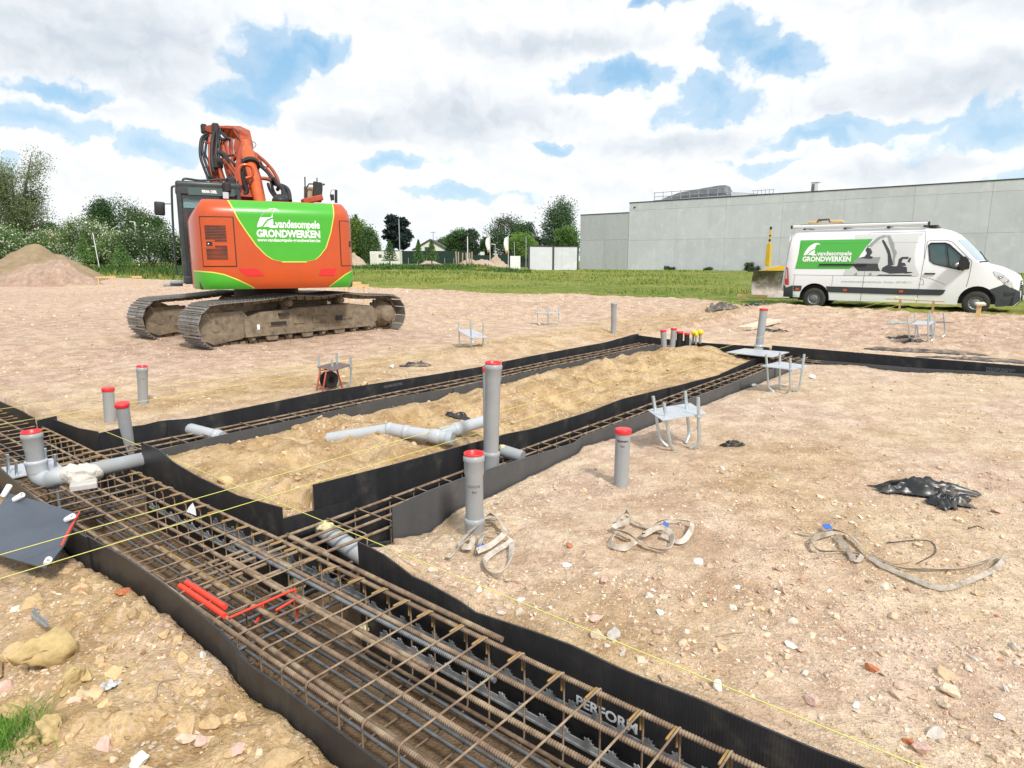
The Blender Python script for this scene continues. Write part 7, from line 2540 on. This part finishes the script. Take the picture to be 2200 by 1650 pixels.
def tree(label, px, Y, top_y, base_y, width_px, col, kind='round', seed=1, leaf=None, dens=1.0, group='trees and bushes round the site', name='tree', trunk=True, blossom=0.0, lean=0.0, cols2=None, cat='tree', low=.12):
    rng = np.random.default_rng(seed)
    base = PD(px, base_y, Y)
    base.z = gz(base.x, base.y) - .1
    hgt = PD(px, top_y, Y).z - base.z
    R = width_px * Y / 1425 / 2
    root = empty(name, base, label, cat, group)
    tips = []
    th = hgt * (.30 if kind in ('round', 'bush') else .9)
    r0 = max(.05, hgt * (.030 if kind == 'open' else .022 if kind != 'bush' else .014))
    # trunk and limbs
    mb = MB()
    if kind in ('conifer',):
        mb.tube([(0, 0, 0), (0, 0, hgt * .6), (0, 0, hgt * .97)], [r0 * .9, r0 * .5, .02], 7)
    else:
        forks = {'round': 5, 'open': 7, 'bush': 6, 'willow': 7, 'pine': 2, 'sapling': 1}[kind]
        start = {'round': .18, 'open': .14, 'bush': .03, 'willow': .2, 'pine': .05, 'sapling': .3}[kind] * hgt
        mb.tube([(0, 0, 0), (0, 0, start * .6), (0, 0, start)], [r0 * 1.25, r0, r0 * .95], 8)
        for k in range(forks):
            an = 2 * math.pi * k / forks + rng.uniform(-.4, .4)
            spread = {'round': .62, 'open': .55, 'bush': .7, 'willow': .5, 'pine': .28, 'sapling': .05}[kind] * rng.uniform(.45, 1.15) * R
            zt = hgt * rng.uniform(.70, .98)
            end = Vector((math.cos(an) * spread + lean * R, math.sin(an) * spread, zt))
            mid = Vector((end.x * .45, end.y * .45, start + (zt - start) * .5))
            br = spline([(0, 0, start * .95), mid, end], 4)
            mb.tube(br, list(np.linspace(r0 * .62, r0 * .10, len(br))), 6)
            tips += br[3:]
            for q in range({'open': 7, 'willow': 6}.get(kind, 4)):
                j = rng.integers(2, len(br) - 1)
                p = br[j]
                an2 = an + rng.uniform(-1.3, 1.3)
                ln = R * rng.uniform(.3, .65)
                e = p + Vector((math.cos(an2) * ln, math.sin(an2) * ln, ln * rng.uniform(.1, .9)))
                m_ = p.lerp(e, .5) + Vector((0, 0, -.06 * ln))
                mb.tube([p, m_, e], [r0 * .22, r0 * .14, r0 * .05], 5)
                tips += [m_, e, p.lerp(e, .75)]
    if trunk: mb.build('trunk', M_BARK, root)
    tips = np.array([t[:] for t in tips]) if len(tips) else np.zeros((0, 3))
    # crown
    n = int(2.1 * {'round': 4600, 'open': 9000, 'bush': 3600, 'willow': 5600, 'conifer': 2600, 'pine': 2600, 'sapling': 260}[kind] * dens)
    ls = leaf or max(.10, Y * .00155)
    if kind in ('round', 'bush', 'willow'):
        nc = int(n / 42)
        u = rng.normal(size=(nc, 3)); u /= np.linalg.norm(u, axis=1)[:, None]
        rad = rng.uniform(.35, 1.0, (nc, 1)) ** .5
        lo = hgt * low
        cc = u * rad * np.array([R, R, (hgt - lo) / 2]) + np.array([lean * R, 0, lo + (hgt - lo) / 2])
        bump_ = 1 + .30 * fbm(u[:, 0] * 1.8 + seed, u[:, 2] * 1.8 + u[:, 1], seed, 3)[:, None]
        cc[:, :2] *= bump_
        if kind == 'willow':
            zz = (cc[:, 2] - lo) / (hgt - lo)
            cc[:, :2] *= np.sqrt(np.clip(1.15 - zz * .75, .1, 1))[:, None]
        if len(tips): cc = np.concatenate([cc, tips[rng.integers(0, len(tips), nc // 4)]])
        sp = R * rng.uniform(.10, .22, (len(cc), 1))
        k = rng.integers(0, len(cc), n)
        pts = cc[k] + np.clip(rng.normal(size=(n, 3)), -1.7, 1.7) * sp[k] * np.array([1, 1, .75 if kind != 'willow' else 1.4])
        tone = rng.uniform(.72, 1.3, (len(cc), 1))[k]
    elif kind == 'open':
        k = rng.integers(0, len(tips), n)
        sp = R * .13
        pts = tips[k] + np.clip(rng.normal(size=(n, 3)), -1.8, 1.8) * sp
        tone = rng.uniform(.7, 1.3, (len(tips), 1))[k]
    elif kind == 'conifer':
        zz = rng.uniform(0, 1, n) ** 1.25
        lay = np.round(zz * 15) / 15
        an = rng.uniform(0, 2 * np.pi, n)
        arm = .6 + .4 * np.sign(np.sin(an * 5 + lay * 40)) * rng.uniform(.3, 1, n)
        rr = R * (1 - lay * .94) * np.sqrt(rng.uniform(.05, 1, n)) * arm
        pts = np.stack([np.cos(an) * rr, np.sin(an) * rr, hgt * (.06 + .93 * zz) - rr * .35], -1)
        tone = rng.uniform(.7, 1.2, (n, 1))
    elif kind == 'pine':
        nc = 34
        zc = rng.uniform(.30, .98, nc)
        an = rng.uniform(0, 2 * np.pi, nc)
        rc = R * rng.uniform(.15, .95, nc) * np.where(zc > .85, .5, 1)
        cc = np.stack([np.cos(an) * rc, np.sin(an) * rc, zc * hgt], -1)
        k = rng.integers(0, nc, n)
        pts = cc[k] + rng.normal(size=(n, 3)) * np.array([.20, .20, .055]) * np.array([R, R, hgt * .4])
        tone = rng.uniform(.7, 1.2, (nc, 1))[k]
    else:
        zz = rng.uniform(.25, 1, n)
        rr = R * (1.05 - zz) * rng.uniform(.2, 1.3, n)
        an = rng.uniform(0, 2 * np.pi, n)
        pts = np.stack([np.cos(an) * rr, np.sin(an) * rr, zz * hgt], -1)
        tone = rng.uniform(.7, 1.3, (n, 1))
    pts = pts[pts[:, 2] > .15]
    tone = tone[:len(pts)]
    cl = 1.75 * np.array(col)[None] * tone * rng.uniform(.85, 1.15, (len(pts), 1))
    if cols2 is not None:
        mk = fbm(pts[:, 0] / R * 2, pts[:, 2] / R * 2, seed + 9, 2) > .05
        cl[mk] = np.array(cols2) * tone[mk]
    link('crown', leaf_mesh('crown', pts, ls, cl, rng, 1.6, .8 if kind == 'willow' else 0), root)
    if blossom > 0:
        nb_ = int(n * blossom * 1.5)
        o = pts[rng.integers(0, len(pts), nb_)]
        # sprays lie on the outside of the bush
        g = np.array([0, 0, hgt * .5])
        o = g + (o - g) * rng.uniform(1.0, 1.10, (nb_, 1))
        keepm = fbm(o[:, 0] / R * 3.2 + seed, o[:, 2] / R * 3.2 + o[:, 1] / R * 2, seed + 3, 3) > -.08
        o = o[keepm]
        cb = np.array([(.80, .80, .66)]) * rng.uniform(.75, 1.2, (len(o), 1))
        link('blossom', leaf_mesh('blossom', o, ls * 1.15, cb, rng, 1.3), root)
    return root


DK, MD, LT, OL, PUR = (.040, .080, .028), (.075, .135, .040), (.11, .18, .04), (.09, .12, .05), (.07, .03, .04)
TREES = [
    # label, px, Y, top, base, width, colour, kind, kwargs
    ('tall half bare tree with forked limbs at the left picture edge', 42, 106, 322, 562, 165, (.115, .14, .07), 'open', dict(dens=1.5, leaf=.15, lean=.1)),
    ('dark shrubby base of growth below the tall half bare tree', 35, 109, 468, 562, 90, (.060, .072, .035), 'bush', {}),
    ('dark evergreen clump with the highest point left of the excavator', 262, 119, 428, 560, 120, DK, 'round', dict(dens=1.3, low=.05)),
    ('dark evergreen left half of the clump with upright tips', 228, 117, 428, 560, 60, (.036, .075, .026), 'willow', dict(low=.1)),
    ('dark green round tree just left of the cab mirror', 322, 117, 452, 562, 85, (.040, .080, .022), 'round', dict(cols2=(.095, .12, .03))),
    ('copper red tree far behind the blossoming bushes', 78, 156, 481, 560, 46, PUR, 'round', dict(low=.2)),
    ('dark green tree beside the copper red one', 112, 149, 475, 560, 60, (.030, .060, .020), 'round', {}),
    ('white flowering bush at the left picture edge', 8, 93, 482, 568, 95, MD, 'bush', dict(blossom=.30)),
    ('white flowering bush behind the sand heap', 108, 96, 492, 568, 95, MD, 'bush', dict(blossom=.32)),
    ('tall white flowering bush behind the thin pale trunk', 190, 93, 468, 572, 110, (.065, .11, .032), 'bush', dict(blossom=.26, dens=1.2)),
    ('white flowering bush in the middle of the row', 258, 90, 498, 578, 80, (.075, .13, .035), 'bush', dict(blossom=.24)),
    ('white flowering bush left of the excavator cab', 330, 90, 484, 576, 125, (.034, .066, .022), 'bush', dict(blossom=.10, dens=1.3)),
    ('dark bush under the row behind the sand heap', 60, 99, 520, 572, 80, DK, 'bush', {}),
    ('dark bush filling the gap right of the pale trunk', 225, 99, 520, 575, 90, DK, 'bush', {}),
    ('young light green tree in front of the flowering row', 185, 79, 505, 592, 50, (.085, .15, .04), 'sapling', dict(dens=3.0)),
    ('young light green tree nearer the excavator in front of the row', 266, 76, 525, 592, 60, (.075, .14, .04), 'sapling', dict(dens=3.0)),
    ('low dark growth behind the excavator cab', 385, 93, 520, 575, 60, DK, 'bush', {}),
    ('light green tree touching the right side of the excavator', 765, 120, 470, 562, 55, (.085, .13, .028), 'willow', {}),
    ('slim dark spruce top right of the excavator', 768, 140, 461, 560, 34, (.022, .036, .030), 'conifer', dict(leaf=.35)),
    ('second shorter spruce behind the excavator corner', 750, 142, 470, 560, 22, (.022, .036, .030), 'conifer', dict(leaf=.35)),
    ('loose green tree right of the spruces', 795, 118, 490, 560, 44, (.055, .10, .035), 'willow', {}),
    ('black green pine, left one of the pair', 846, 150, 464, 560, 42, (.016, .028, .026), 'pine', dict(leaf=.42)),
    ('black green pine, right one of the pair', 866, 148, 468, 560, 42, (.016, .028, .026), 'pine', dict(leaf=.42)),
    ('slender sapling in front of the white container', 838, 96, 516, 572, 40, (.05, .10, .035), 'sapling', dict(dens=2.2)),
    ('slender sapling in front of the gabled house', 900, 94, 515, 572, 30, (.055, .11, .03), 'sapling', dict(dens=2.2)),
    ('sapling right of the gabled house front', 928, 96, 515, 572, 36, (.06, .11, .03), 'sapling', dict(dens=1.8)),
    ('low green tree behind the gabled house', 958, 185, 512, 560, 50, (.06, .10, .03), 'round', {}),
    ('round green tree left of the flags', 985, 140, 493, 560, 52, (.045, .088, .028), 'round', {}),
    ('airy round tree with sky showing through beside it', 1012, 138, 492, 560, 42, (.038, .062, .034), 'round', dict(dens=.55)),
    ('small dark tree between airy tree and flags', 1046, 150, 510, 560, 28, DK, 'round', {}),
    ('broad dark tree behind the right flag', 1090, 150, 462, 560, 90, (.040, .075, .030), 'round', dict(cols2=(.085, .11, .055))),
    ('dark right shoulder of the broad tree', 1130, 152, 478, 560, 50, (.034, .064, .032), 'round', dict(dens=.8)),
    ('bright green round tree right of the flags', 1122, 130, 499, 560, 64, (.095, .16, .035), 'round', {}),
    ('tall weeping tree left of the hall', 1203, 155, 433, 560, 78, (.055, .095, .045), 'willow', dict(dens=1.2)),
    ('brighter green tree below the tall weeping one', 1218, 145, 484, 560, 52, (.070, .125, .030), 'round', {}),
    ('thin bush between broad tree and weeping tree', 1165, 160, 506, 560, 44, (.07, .10, .06), 'bush', dict(dens=.5)),
]
for i, (lab, px, Y, ty, by, w, col, kind, kw) in enumerate(TREES):
    nm = 'bush' if kind == 'bush' else ('young_tree' if kind == 'sapling' else 'tree')
    tree(lab, px, Y, ty, by, w, col, kind, seed=40 + i, name=nm, cat='bush' if kind == 'bush' else 'tree', **kw)
for i, (px, w, lab) in enumerate([(1618, 16, 'small weed at the foot of the hall wall by the mast'), (1605, 14, 'weed tuft at the hall wall left of the mast'), (1438, 12, 'low weed at the hall wall far left'), (1520, 10, 'tiny weed at the hall wall in the middle')]):
    s_ = wall_s(px); q = HC + HD * s_ + HN * 1.0
    tree(lab, px, q.y, 566 if i < 2 else 573, 584, w * 1.6, (.06, .085, .04), 'bush', seed=90 + i, dens=.07, name='weed', trunk=False, group='weeds along the hall', leaf=.22, cat='weed')

# ------------------------------------------------------------------ far side: houses, container, fence, flags
M_CREAM = mat('cream_wall', (.66, .65, .58), .8)
M_ROOFDARK = mat('dark_roof_tiles', (.085, .085, .09), .8, var=(3, .2))
M_DARKGREEN = mat('dark_green_mesh', (.010, .030, .022), .9, var=(.6, .25))
M_POSTWOOD = mat('weathered_post', (.36, .28, .20), .9, var=(3, .2))


def at(px, py, Y):
    p = PD(px, py, Y)
    return p


def boxat(name, label, cat, px0, px1, py0, py1, Y, depth, m, group=None):
    a_, b_ = at(px0, py1, Y), at(px1, py0, Y)
    z0 = gz((a_.x + b_.x) / 2, Y) - .1
    o_ = Vector(((a_.x + b_.x) / 2, Y + depth / 2, z0))
    root = empty(name, o_, label, cat, group)
    MB().box((0, 0, (b_.z - z0) / 2), (b_.x - a_.x, depth, b_.z - z0), bev=.02).build('wall' if cat != 'container' else 'shell', m, root)
    return root, b_.x - a_.x, b_.z - z0, depth


c_, w_, h_, dp = boxat('site_container', 'cream site container with small window right of the excavator', 'container', 795, 858, 540, 562, 108, 2.6, M_CREAM)
MB().box((-.15 * w_, -dp / 2 - .02, h_ * .68), (.5, .05, .5)).build('window', M_GLASS, c_)
for k in range(1, 9):
    MB().box((-w_ / 2 + w_ * k / 9, -dp / 2 - .012, h_ * .5), (.03, .02, h_ * .9)).build('rib', M_CREAM, c_)
MB().box((-w_ * .40, -dp / 2 - .03, h_ * .45), (.9, .03, h_ * .78)).build('door', mat('cream_door', (.6, .6, .55), .6), c_)
# house with white gable
Y = 165
a_, b_, g_ = at(888, 548, Y), at(958, 548, Y), at(924, 516, Y)
o_ = Vector((g_.x, Y + 5, 0))
hs = empty('gabled_house', o_, 'low house with a white gable and dark roof behind the green mesh fence', 'house')
w_ = (b_.x - a_.x) / 2
zt, ze = g_.z, at(900, 537, Y).z
MB().prism([(-w_, 0), (w_, 0), (w_, ze), (0, zt), (-w_, ze)], lambda u, v, d: Vector((u, d, v)), -5, 5).build('wall', M_CREAM, hs, fix=True)
for sx in (-1, 1):
    MB().prism([(0, zt + .05), (sx * w_ * 1.12, ze - .1), (sx * w_ * 1.12, ze + .12), (0, zt + .32)], lambda u, v, d: Vector((u, d, v)), -5.4, 5.2).build('roof', M_ROOFDARK, hs, fix=True)
MB().box((-w_ * .2, -5.02, ze + .2), (1.1, .06, 1.0)).build('window', M_GLASS, hs)
MB().prism([(w_ * .9, ze - .8), (w_ * 2.2, ze - .8), (w_ * 2.0, ze + .9), (w_ * .6, ze + .9)], lambda u, v, d: Vector((u, d, v)), 0, 5).build('side_roof', M_ROOFDARK, hs, fix=True)
MB().box((w_ * 1.5, 2.5, (ze - .8) / 2), (w_ * 1.3, 4.6, ze - .8)).build('side_wall', M_CREAM, hs)
MB().cyl((.2, 0, zt), (.2, 0, zt + 2.3), .06, 6).cyl((-.5, 0, zt + 2.1), (.9, 0, zt + 2.1), .05, 6).build('aerial', M_ROOFEDGE, hs)
# house with orange roof far left
Y = 130
g_ = at(64, 496, Y)
hs = empty('red_roofed_house', Vector((g_.x, Y + 4, 0)), 'house with orange tiled roof hidden behind bushes at far left', 'house')
zt = g_.z
MB().prism([(-3.2, zt - 2.2), (3.2, zt - 2.2), (2.4, zt), (-2.4, zt)], lambda u, v, d: Vector((u, d * (1 if v < zt - .1 else .1), v)), -4, 4).build('roof', mat('orange_tiles', (.42, .13, .05), .8, var=(2, .2)), hs, fix=True)
MB().box((0, 0, (zt - 2.2) / 2), (6.0, 7.4, zt - 2.2)).build('wall', M_CREAM, hs)
# green mesh fence
Y0_ = 122
fe = empty('mesh_fence', at(950, 560, Y0_), 'dark green mesh fence on posts in front of the gabled house', 'fence')
o_ = fe.location.copy()
for i in range(12):
    p0 = at(858 + 19.5 * i, 560, Y0_); p1 = at(858 + 19.5 * (i + 1), 560, Y0_)
    p0.z = p1.z = 0
    zt = at(900, 539 if i < 8 else 548, Y0_).z
    MB().bar(p0 - o_ + Vector((0, 0, zt / 2)), p1 - o_ + Vector((0, 0, zt / 2)), .06, zt).build('mesh_panel', M_DARKGREEN, fe)
    MB().cyl(p0 - o_ - Vector((0, .08, 0)), p0 - o_ + Vector((0, -.08, zt * .62)), .05, 6).build('post', mat('grey_post', (.35, .37, .38), .6), fe)
fe2 = empty('mesh_fence', at(780, 560, 126), 'dark hedge like fence above the container at its left', 'fence')
o_ = fe2.location.copy()
for i in range(4):
    p0 = at(745 + 29 * i, 560, 126); p1 = at(745 + 29 * (i + 1), 560, 126); p0.z = p1.z = 0
    zt = at(800, 538, 126).z
    MB().bar(p0 - o_ + Vector((0, 0, zt / 2)), p1 - o_ + Vector((0, 0, zt / 2)), .06, zt).build('mesh_panel', M_DARKGREEN, fe2)
fe3 = empty('mesh_fence', at(1110, 560, 128), 'dark fence right of the flags', 'fence')
o_ = fe3.location.copy()
for i in range(6):
    p0 = at(1060 + 14 * i, 560, 128); p1 = at(1060 + 14 * (i + 1), 560, 128); p0.z = p1.z = 0
    zt = at(1100, 547, 128).z
    MB().bar(p0 - o_ + Vector((0, 0, zt / 2)), p1 - o_ + Vector((0, 0, zt / 2)), .06, zt).build('mesh_panel', mat('dark_mesh', (.03, .035, .04), .9), fe3)
# wooden posts
for i, (px, ty) in enumerate([(981, 540), (985, 541), (993, 543), (1003, 543), (1009, 543), (1013, 541)]):
    p = at(px, 568, 104); p.z = gz(p.x, p.y)
    t_ = at(px, ty, 104)
    o = MB().cyl((0, 0, -.2), (.1 * (i % 3 - 1), 0, t_.z - p.z), .11, 8).build('wooden_post', M_POSTWOOD)
    o.location = p
    tag(o, ['leftmost thick wooden post in the group by the sand heaps', 'wooden post touching the leftmost one', 'third wooden post, standing alone', 'wooden post left in the right hand trio', 'middle wooden post of the right hand trio', 'slightly leaning rightmost wooden post'][i], 'post', 'wooden posts in the meadow')
# flags
M_FLAG = mat('white_flag', (.72, .70, .68), .8)
M_FLAGRED = mat('orange_print', (.60, .20, .12), .8)
for px, ty, lab in ((1053, 506, 'left tall white flag with orange foot'), (1092, 506, 'right tall white flag with orange foot')):
    p = at(px, 562, 112); p.z = gz(p.x, p.y)
    t_ = at(px, ty, 112)
    root = empty('flag', p, lab, 'flag', 'flags on poles')
    H_ = t_.z - p.z
    MB().cyl((0, 0, 0), (0, 0, H_), .05, 6).build('pole', M_WHITE, root)
    w_ = .55
    f0 = [[Vector((-.05 - w_ * u * (1 + .3 * math.sin(v * 4)), .12 * math.sin(u * 4 + v * 3), H_ * (.98 - .40 * v - .06 * u))) for u in (0, .33, .66, 1)] for v in [k / 6 for k in range(7)]]
    MB().grid(f0).build('cloth', M_FLAG, root)
    f1 = [[Vector((-.05 - w_ * u * (1 + .3 * math.sin(v * 4)), .12 * math.sin(u * 4 + v * 3), H_ * (.98 - .40 * v - .06 * u))) for u in (0, .33, .66, 1)] for v in (1, 1.1, 1.2)]
    MB().grid(f1).build('cloth_foot', M_FLAGRED, root)
# poles and lamps
for px, ty, by, Y, lab, lamp in [(1005, 508, 562, 118, 'pale mast left of the flags', False), (1006 + 0, 0, 0, 0, '', False), (298, 477, 560, 105, 'white street lamp in front of the dark evergreens', True), (208, 500, 562, 86, 'pale slanting pole in front of the flowering bushes', False), (1064, 525, 562, 125, 'thin grey pole right of the left flag', True), (1105, 520, 562, 125, 'thin grey pole right of the right flag', False), (1130, 508, 562, 125, 'thin pole before the bright green tree', False), (860, 470, 572, 110, 'thin dark post in front of the pine pair', False)]:
    if not lab: continue
    p = at(px, by, Y); p.z = gz(p.x, p.y)
    t_ = at(px, ty, Y)
    root = empty('street_lamp' if lamp else 'pole', p, lab, 'street lamp' if lamp else 'pole')
    H_ = t_.z - p.z
    MB().cyl((.25 if 'slant' in lab else 0, 0, 0), (-.1 if 'slant' in lab else 0, 0, H_), .05 if Y < 90 else .08, 8).build('mast', M_WHITE if 'thin' not in lab else mat('grey_mast', (.30, .33, .34), .6), root)
    if lamp: MB().bar((.05, 0, H_), (-.75, 0, H_ + .08), .18, .10).build('lamp_head', M_WHITE, root)
# white vehicles far off
for px0, px1, py0, py1, Y, lab in ((1018, 1040, 541, 553, 140, 'white far container behind the sand heaps'), (1096, 1118, 550, 561, 116, 'white box right of the flags')):
    boxat('white_container', lab, 'container', px0, px1, py0, py1, Y, 2.4, M_WHITE)


# ------------------------------------------------------------------ heaps
def heap(label, px, by, Y, ty, wpx, m, seed, depth=.8, skew=0.0, shape=1.25, name='sand_heap'):
    base = at(px, by, Y); base.z = gz(base.x, base.y) - .05
    H_ = at(px, ty, Y).z - base.z
    R = wpx * Y / 1425 / 2
    n = 46
    vs, fs = [], []
    for i in range(n):
        for j in range(n):
            u, v = i / (n - 1) * 2 - 1, j / (n - 1) * 2 - 1
            r = math.hypot(u, v)
            z = max(0.0, 1 - (r * (1 + .25 * float(vnoise(u * 2 + seed, v * 2, seed)))) ** shape) if r < 1.2 else 0
            z = z * (1 + .45 * float(vnoise(u * 3, v * 3 + seed, seed + 1))) + (.09 * float(vnoise(u * 9, v * 9, seed + 2)) + .05 * float(vnoise(u * 21, v * 21, seed + 4)) if z > 0 else -.05)
            vs.append((u * R + skew * z * R, v * R * depth, z * H_))
    fs = [(i * n + j, (i + 1) * n + j, (i + 1) * n + j + 1, i * n + j + 1) for i in range(n - 1) for j in range(n - 1)]
    o = link(name, np_mesh(name, vs, fs, m, True))
    o.location = base
    return tag(o, label, 'heap', 'heaps of earth')


M_HEAP1 = mat('brown_earth', (.27, .20, .12), .98, var=(2.2, .22), bump=(9, .8, .06))
M_HEAP2 = mat('rubble_heap', (.36, .25, .185), .98, var=(3.2, .30), bump=(7, 1.0, .08), dirt=((.45, .34, .26), 2.4, .5, .7))
M_HEAP3 = mat('pale_sand', (.40, .31, .235), .98, var=(1.0, .2), bump=(3, .8, .1))
heap('large brown earth heap at far left with pointed top', 78, 598, 50, 534, 330, M_HEAP1, 3, .7, .05, 1.1)
heap('reddish rubble heap in front of the brown earth heap', 105, 604, 43, 556, 235, M_HEAP2, 7, .6, .0, 1.5)
for px, ty, w_, Y, lab in ((1008, 555, 62, 114, 'pale sand heap behind the wooden posts'), (1066, 547, 54, 112, 'peaked sand heap right of the left flag'), (1035, 556, 80, 110, 'flat sand heap between the two others'), (760, 547, 60, 104, 'sand heap right behind the excavator corner'), (925, 559, 60, 112, 'low grey heap before the mesh fence')):
    heap(lab, px, 563, Y, ty, w_, M_HEAP3, int(px), .6)
rag('dark film strip on the slope of the brown earth heap', 40, 585, .9, .25, .6, M_FILM, 33, .35)
for i, q in enumerate([(30, 584, 42.5, 1.0), (45, 574, 43.5, 1.0)]):
    pass

# ------------------------------------------------------------------ grass
M_BLADE = mat('grass_blade', (.1, .17, .03), .7, attr='Col', spec=.2)


def blades(name, label, X, Y, hgt, width, cols, rng, lean=.5, seg=1):
    n = len(X)
    Z = ground_h(*ab(X, Y), rough=False) - .02
    an = rng.uniform(0, 2 * np.pi, n)
    ln = rng.uniform(.1, lean, n) * hgt
    dx, dy = np.cos(an), np.sin(an)
    px_, py_ = -dy * width, dx * width
    levels = []
    for k in range(seg + 1):
        f = k / seg
        bx, by_, bz = X + dx * ln * f * f, Y + dy * ln * f * f, Z + hgt * f * (1 - .25 * f * lean)
        w = (1 - f) if k < seg else .08
        levels.append(np.stack([bx - px_ * w, by_ - py_ * w, bz], -1))
        levels.append(np.stack([bx + px_ * w, by_ + py_ * w, bz], -1))
    m_ = 2 * (seg + 1)
    v = np.stack(levels, 1).reshape(-1, 3)
    f = []
    for k in range(seg):
        f.append(np.stack([np.arange(n) * m_ + 2 * k, np.arange(n) * m_ + 2 * k + 1, np.arange(n) * m_ + 2 * k + 3, np.arange(n) * m_ + 2 * k + 2], -1))
    me_ = np_mesh(name, v, np.concatenate(f), M_BLADE, True, {'Col': np.repeat(cols, m_, 0)})
    return tag(link(name, me_), label, 'grass', kind='stuff')


rng = np.random.default_rng(77)
n = 95000
r = np.exp(rng.uniform(np.log(21), np.log(112), n))
t = rng.uniform(-.80, .80, n)
X, Y = r * np.sin(t), r * np.cos(t)
a, b = ab(X, Y)
d = b - BORDER(a)
ok = (d > .6 * fbm(X * .8, Y * .8, 121, 3) * 2 - .1) & (rng.uniform(size=n) < np.clip(.45 + 1.6 * fbm(X * .35, Y * .35, 151, 3), .1, 1))
hall_d = (X - HC.x) * HN.x + (Y - HC.y) * HN.y
ok &= hall_d > .3
X, Y, r = X[ok], Y[ok], r[ok]
tall = sstep(fbm(X * .08, Y * .10, 161, 3), -.15, .25)
farleft = sstep(-X - .25 * Y, 0, 15)
hg = (.05 + .10 * tall + .16 * farleft) * rng.uniform(.6, 1.5, len(X)) * np.clip(r / 34, .8, 1.9)
base_c = np.where(rng.uniform(size=(len(X), 1)) < .5, np.array([(.115, .19, .025)]), np.array([(.20, .24, .045)]))
base_c = base_c * (1 - .45 * farleft[:, None]) * rng.uniform(.7, 1.25, (len(X), 1))
base_c = np.where((rng.uniform(size=(len(X), 1)) < .10), np.array([(.33, .30, .11)]), base_c)
blades('meadow_grass', 'uneven meadow grass between the dig and the hall', X, Y, hg, .012 * r / 20, base_c, rng, .8)
# rank dark growth at the far edge of the meadow
n = 30000
px_ = rng.uniform(-80, 1140, n); Yd = rng.uniform(62, 108, n)
ok = (px_ < 420) & (Yd < 95) | (px_ > 730) & (Yd > 80)
px_, Yd = px_[ok], Yd[ok]
X = (px_ - 1100) / 1425 * Yd
cl = np.array([(.05, .11, .025)]) * rng.uniform(.6, 1.4, (len(X), 1))
hg = (.35 + .9 * np.clip(fbm(X * .25, Yd * .25, 171, 3), -.4, .6)) * rng.uniform(.5, 1.2, len(X))
blades('tall_grass', 'rank dark green growth along the far edge of the meadow', X, Yd, hg, .07, cl, rng, .8)
# fresh grass in the lower left corner
n = 900
pc = G(8, 1600)
X = pc.x + rng.normal(size=n) * .085 - .05
Y = pc.y + rng.normal(size=n) * .075
cl = np.array([(.10, .21, .025)]) * rng.uniform(.6, 1.4, (n, 1))
blades('grass_tuft', 'fresh green grass tuft in the lower left corner', X, Y, rng.uniform(.05, .12, n), .0028, cl, rng, 1.2, 4)
n = 500
pc = G(60, 1640)
X = pc.x + rng.normal(size=n) * .03 - .03
Y = pc.y + rng.normal(size=n) * .05
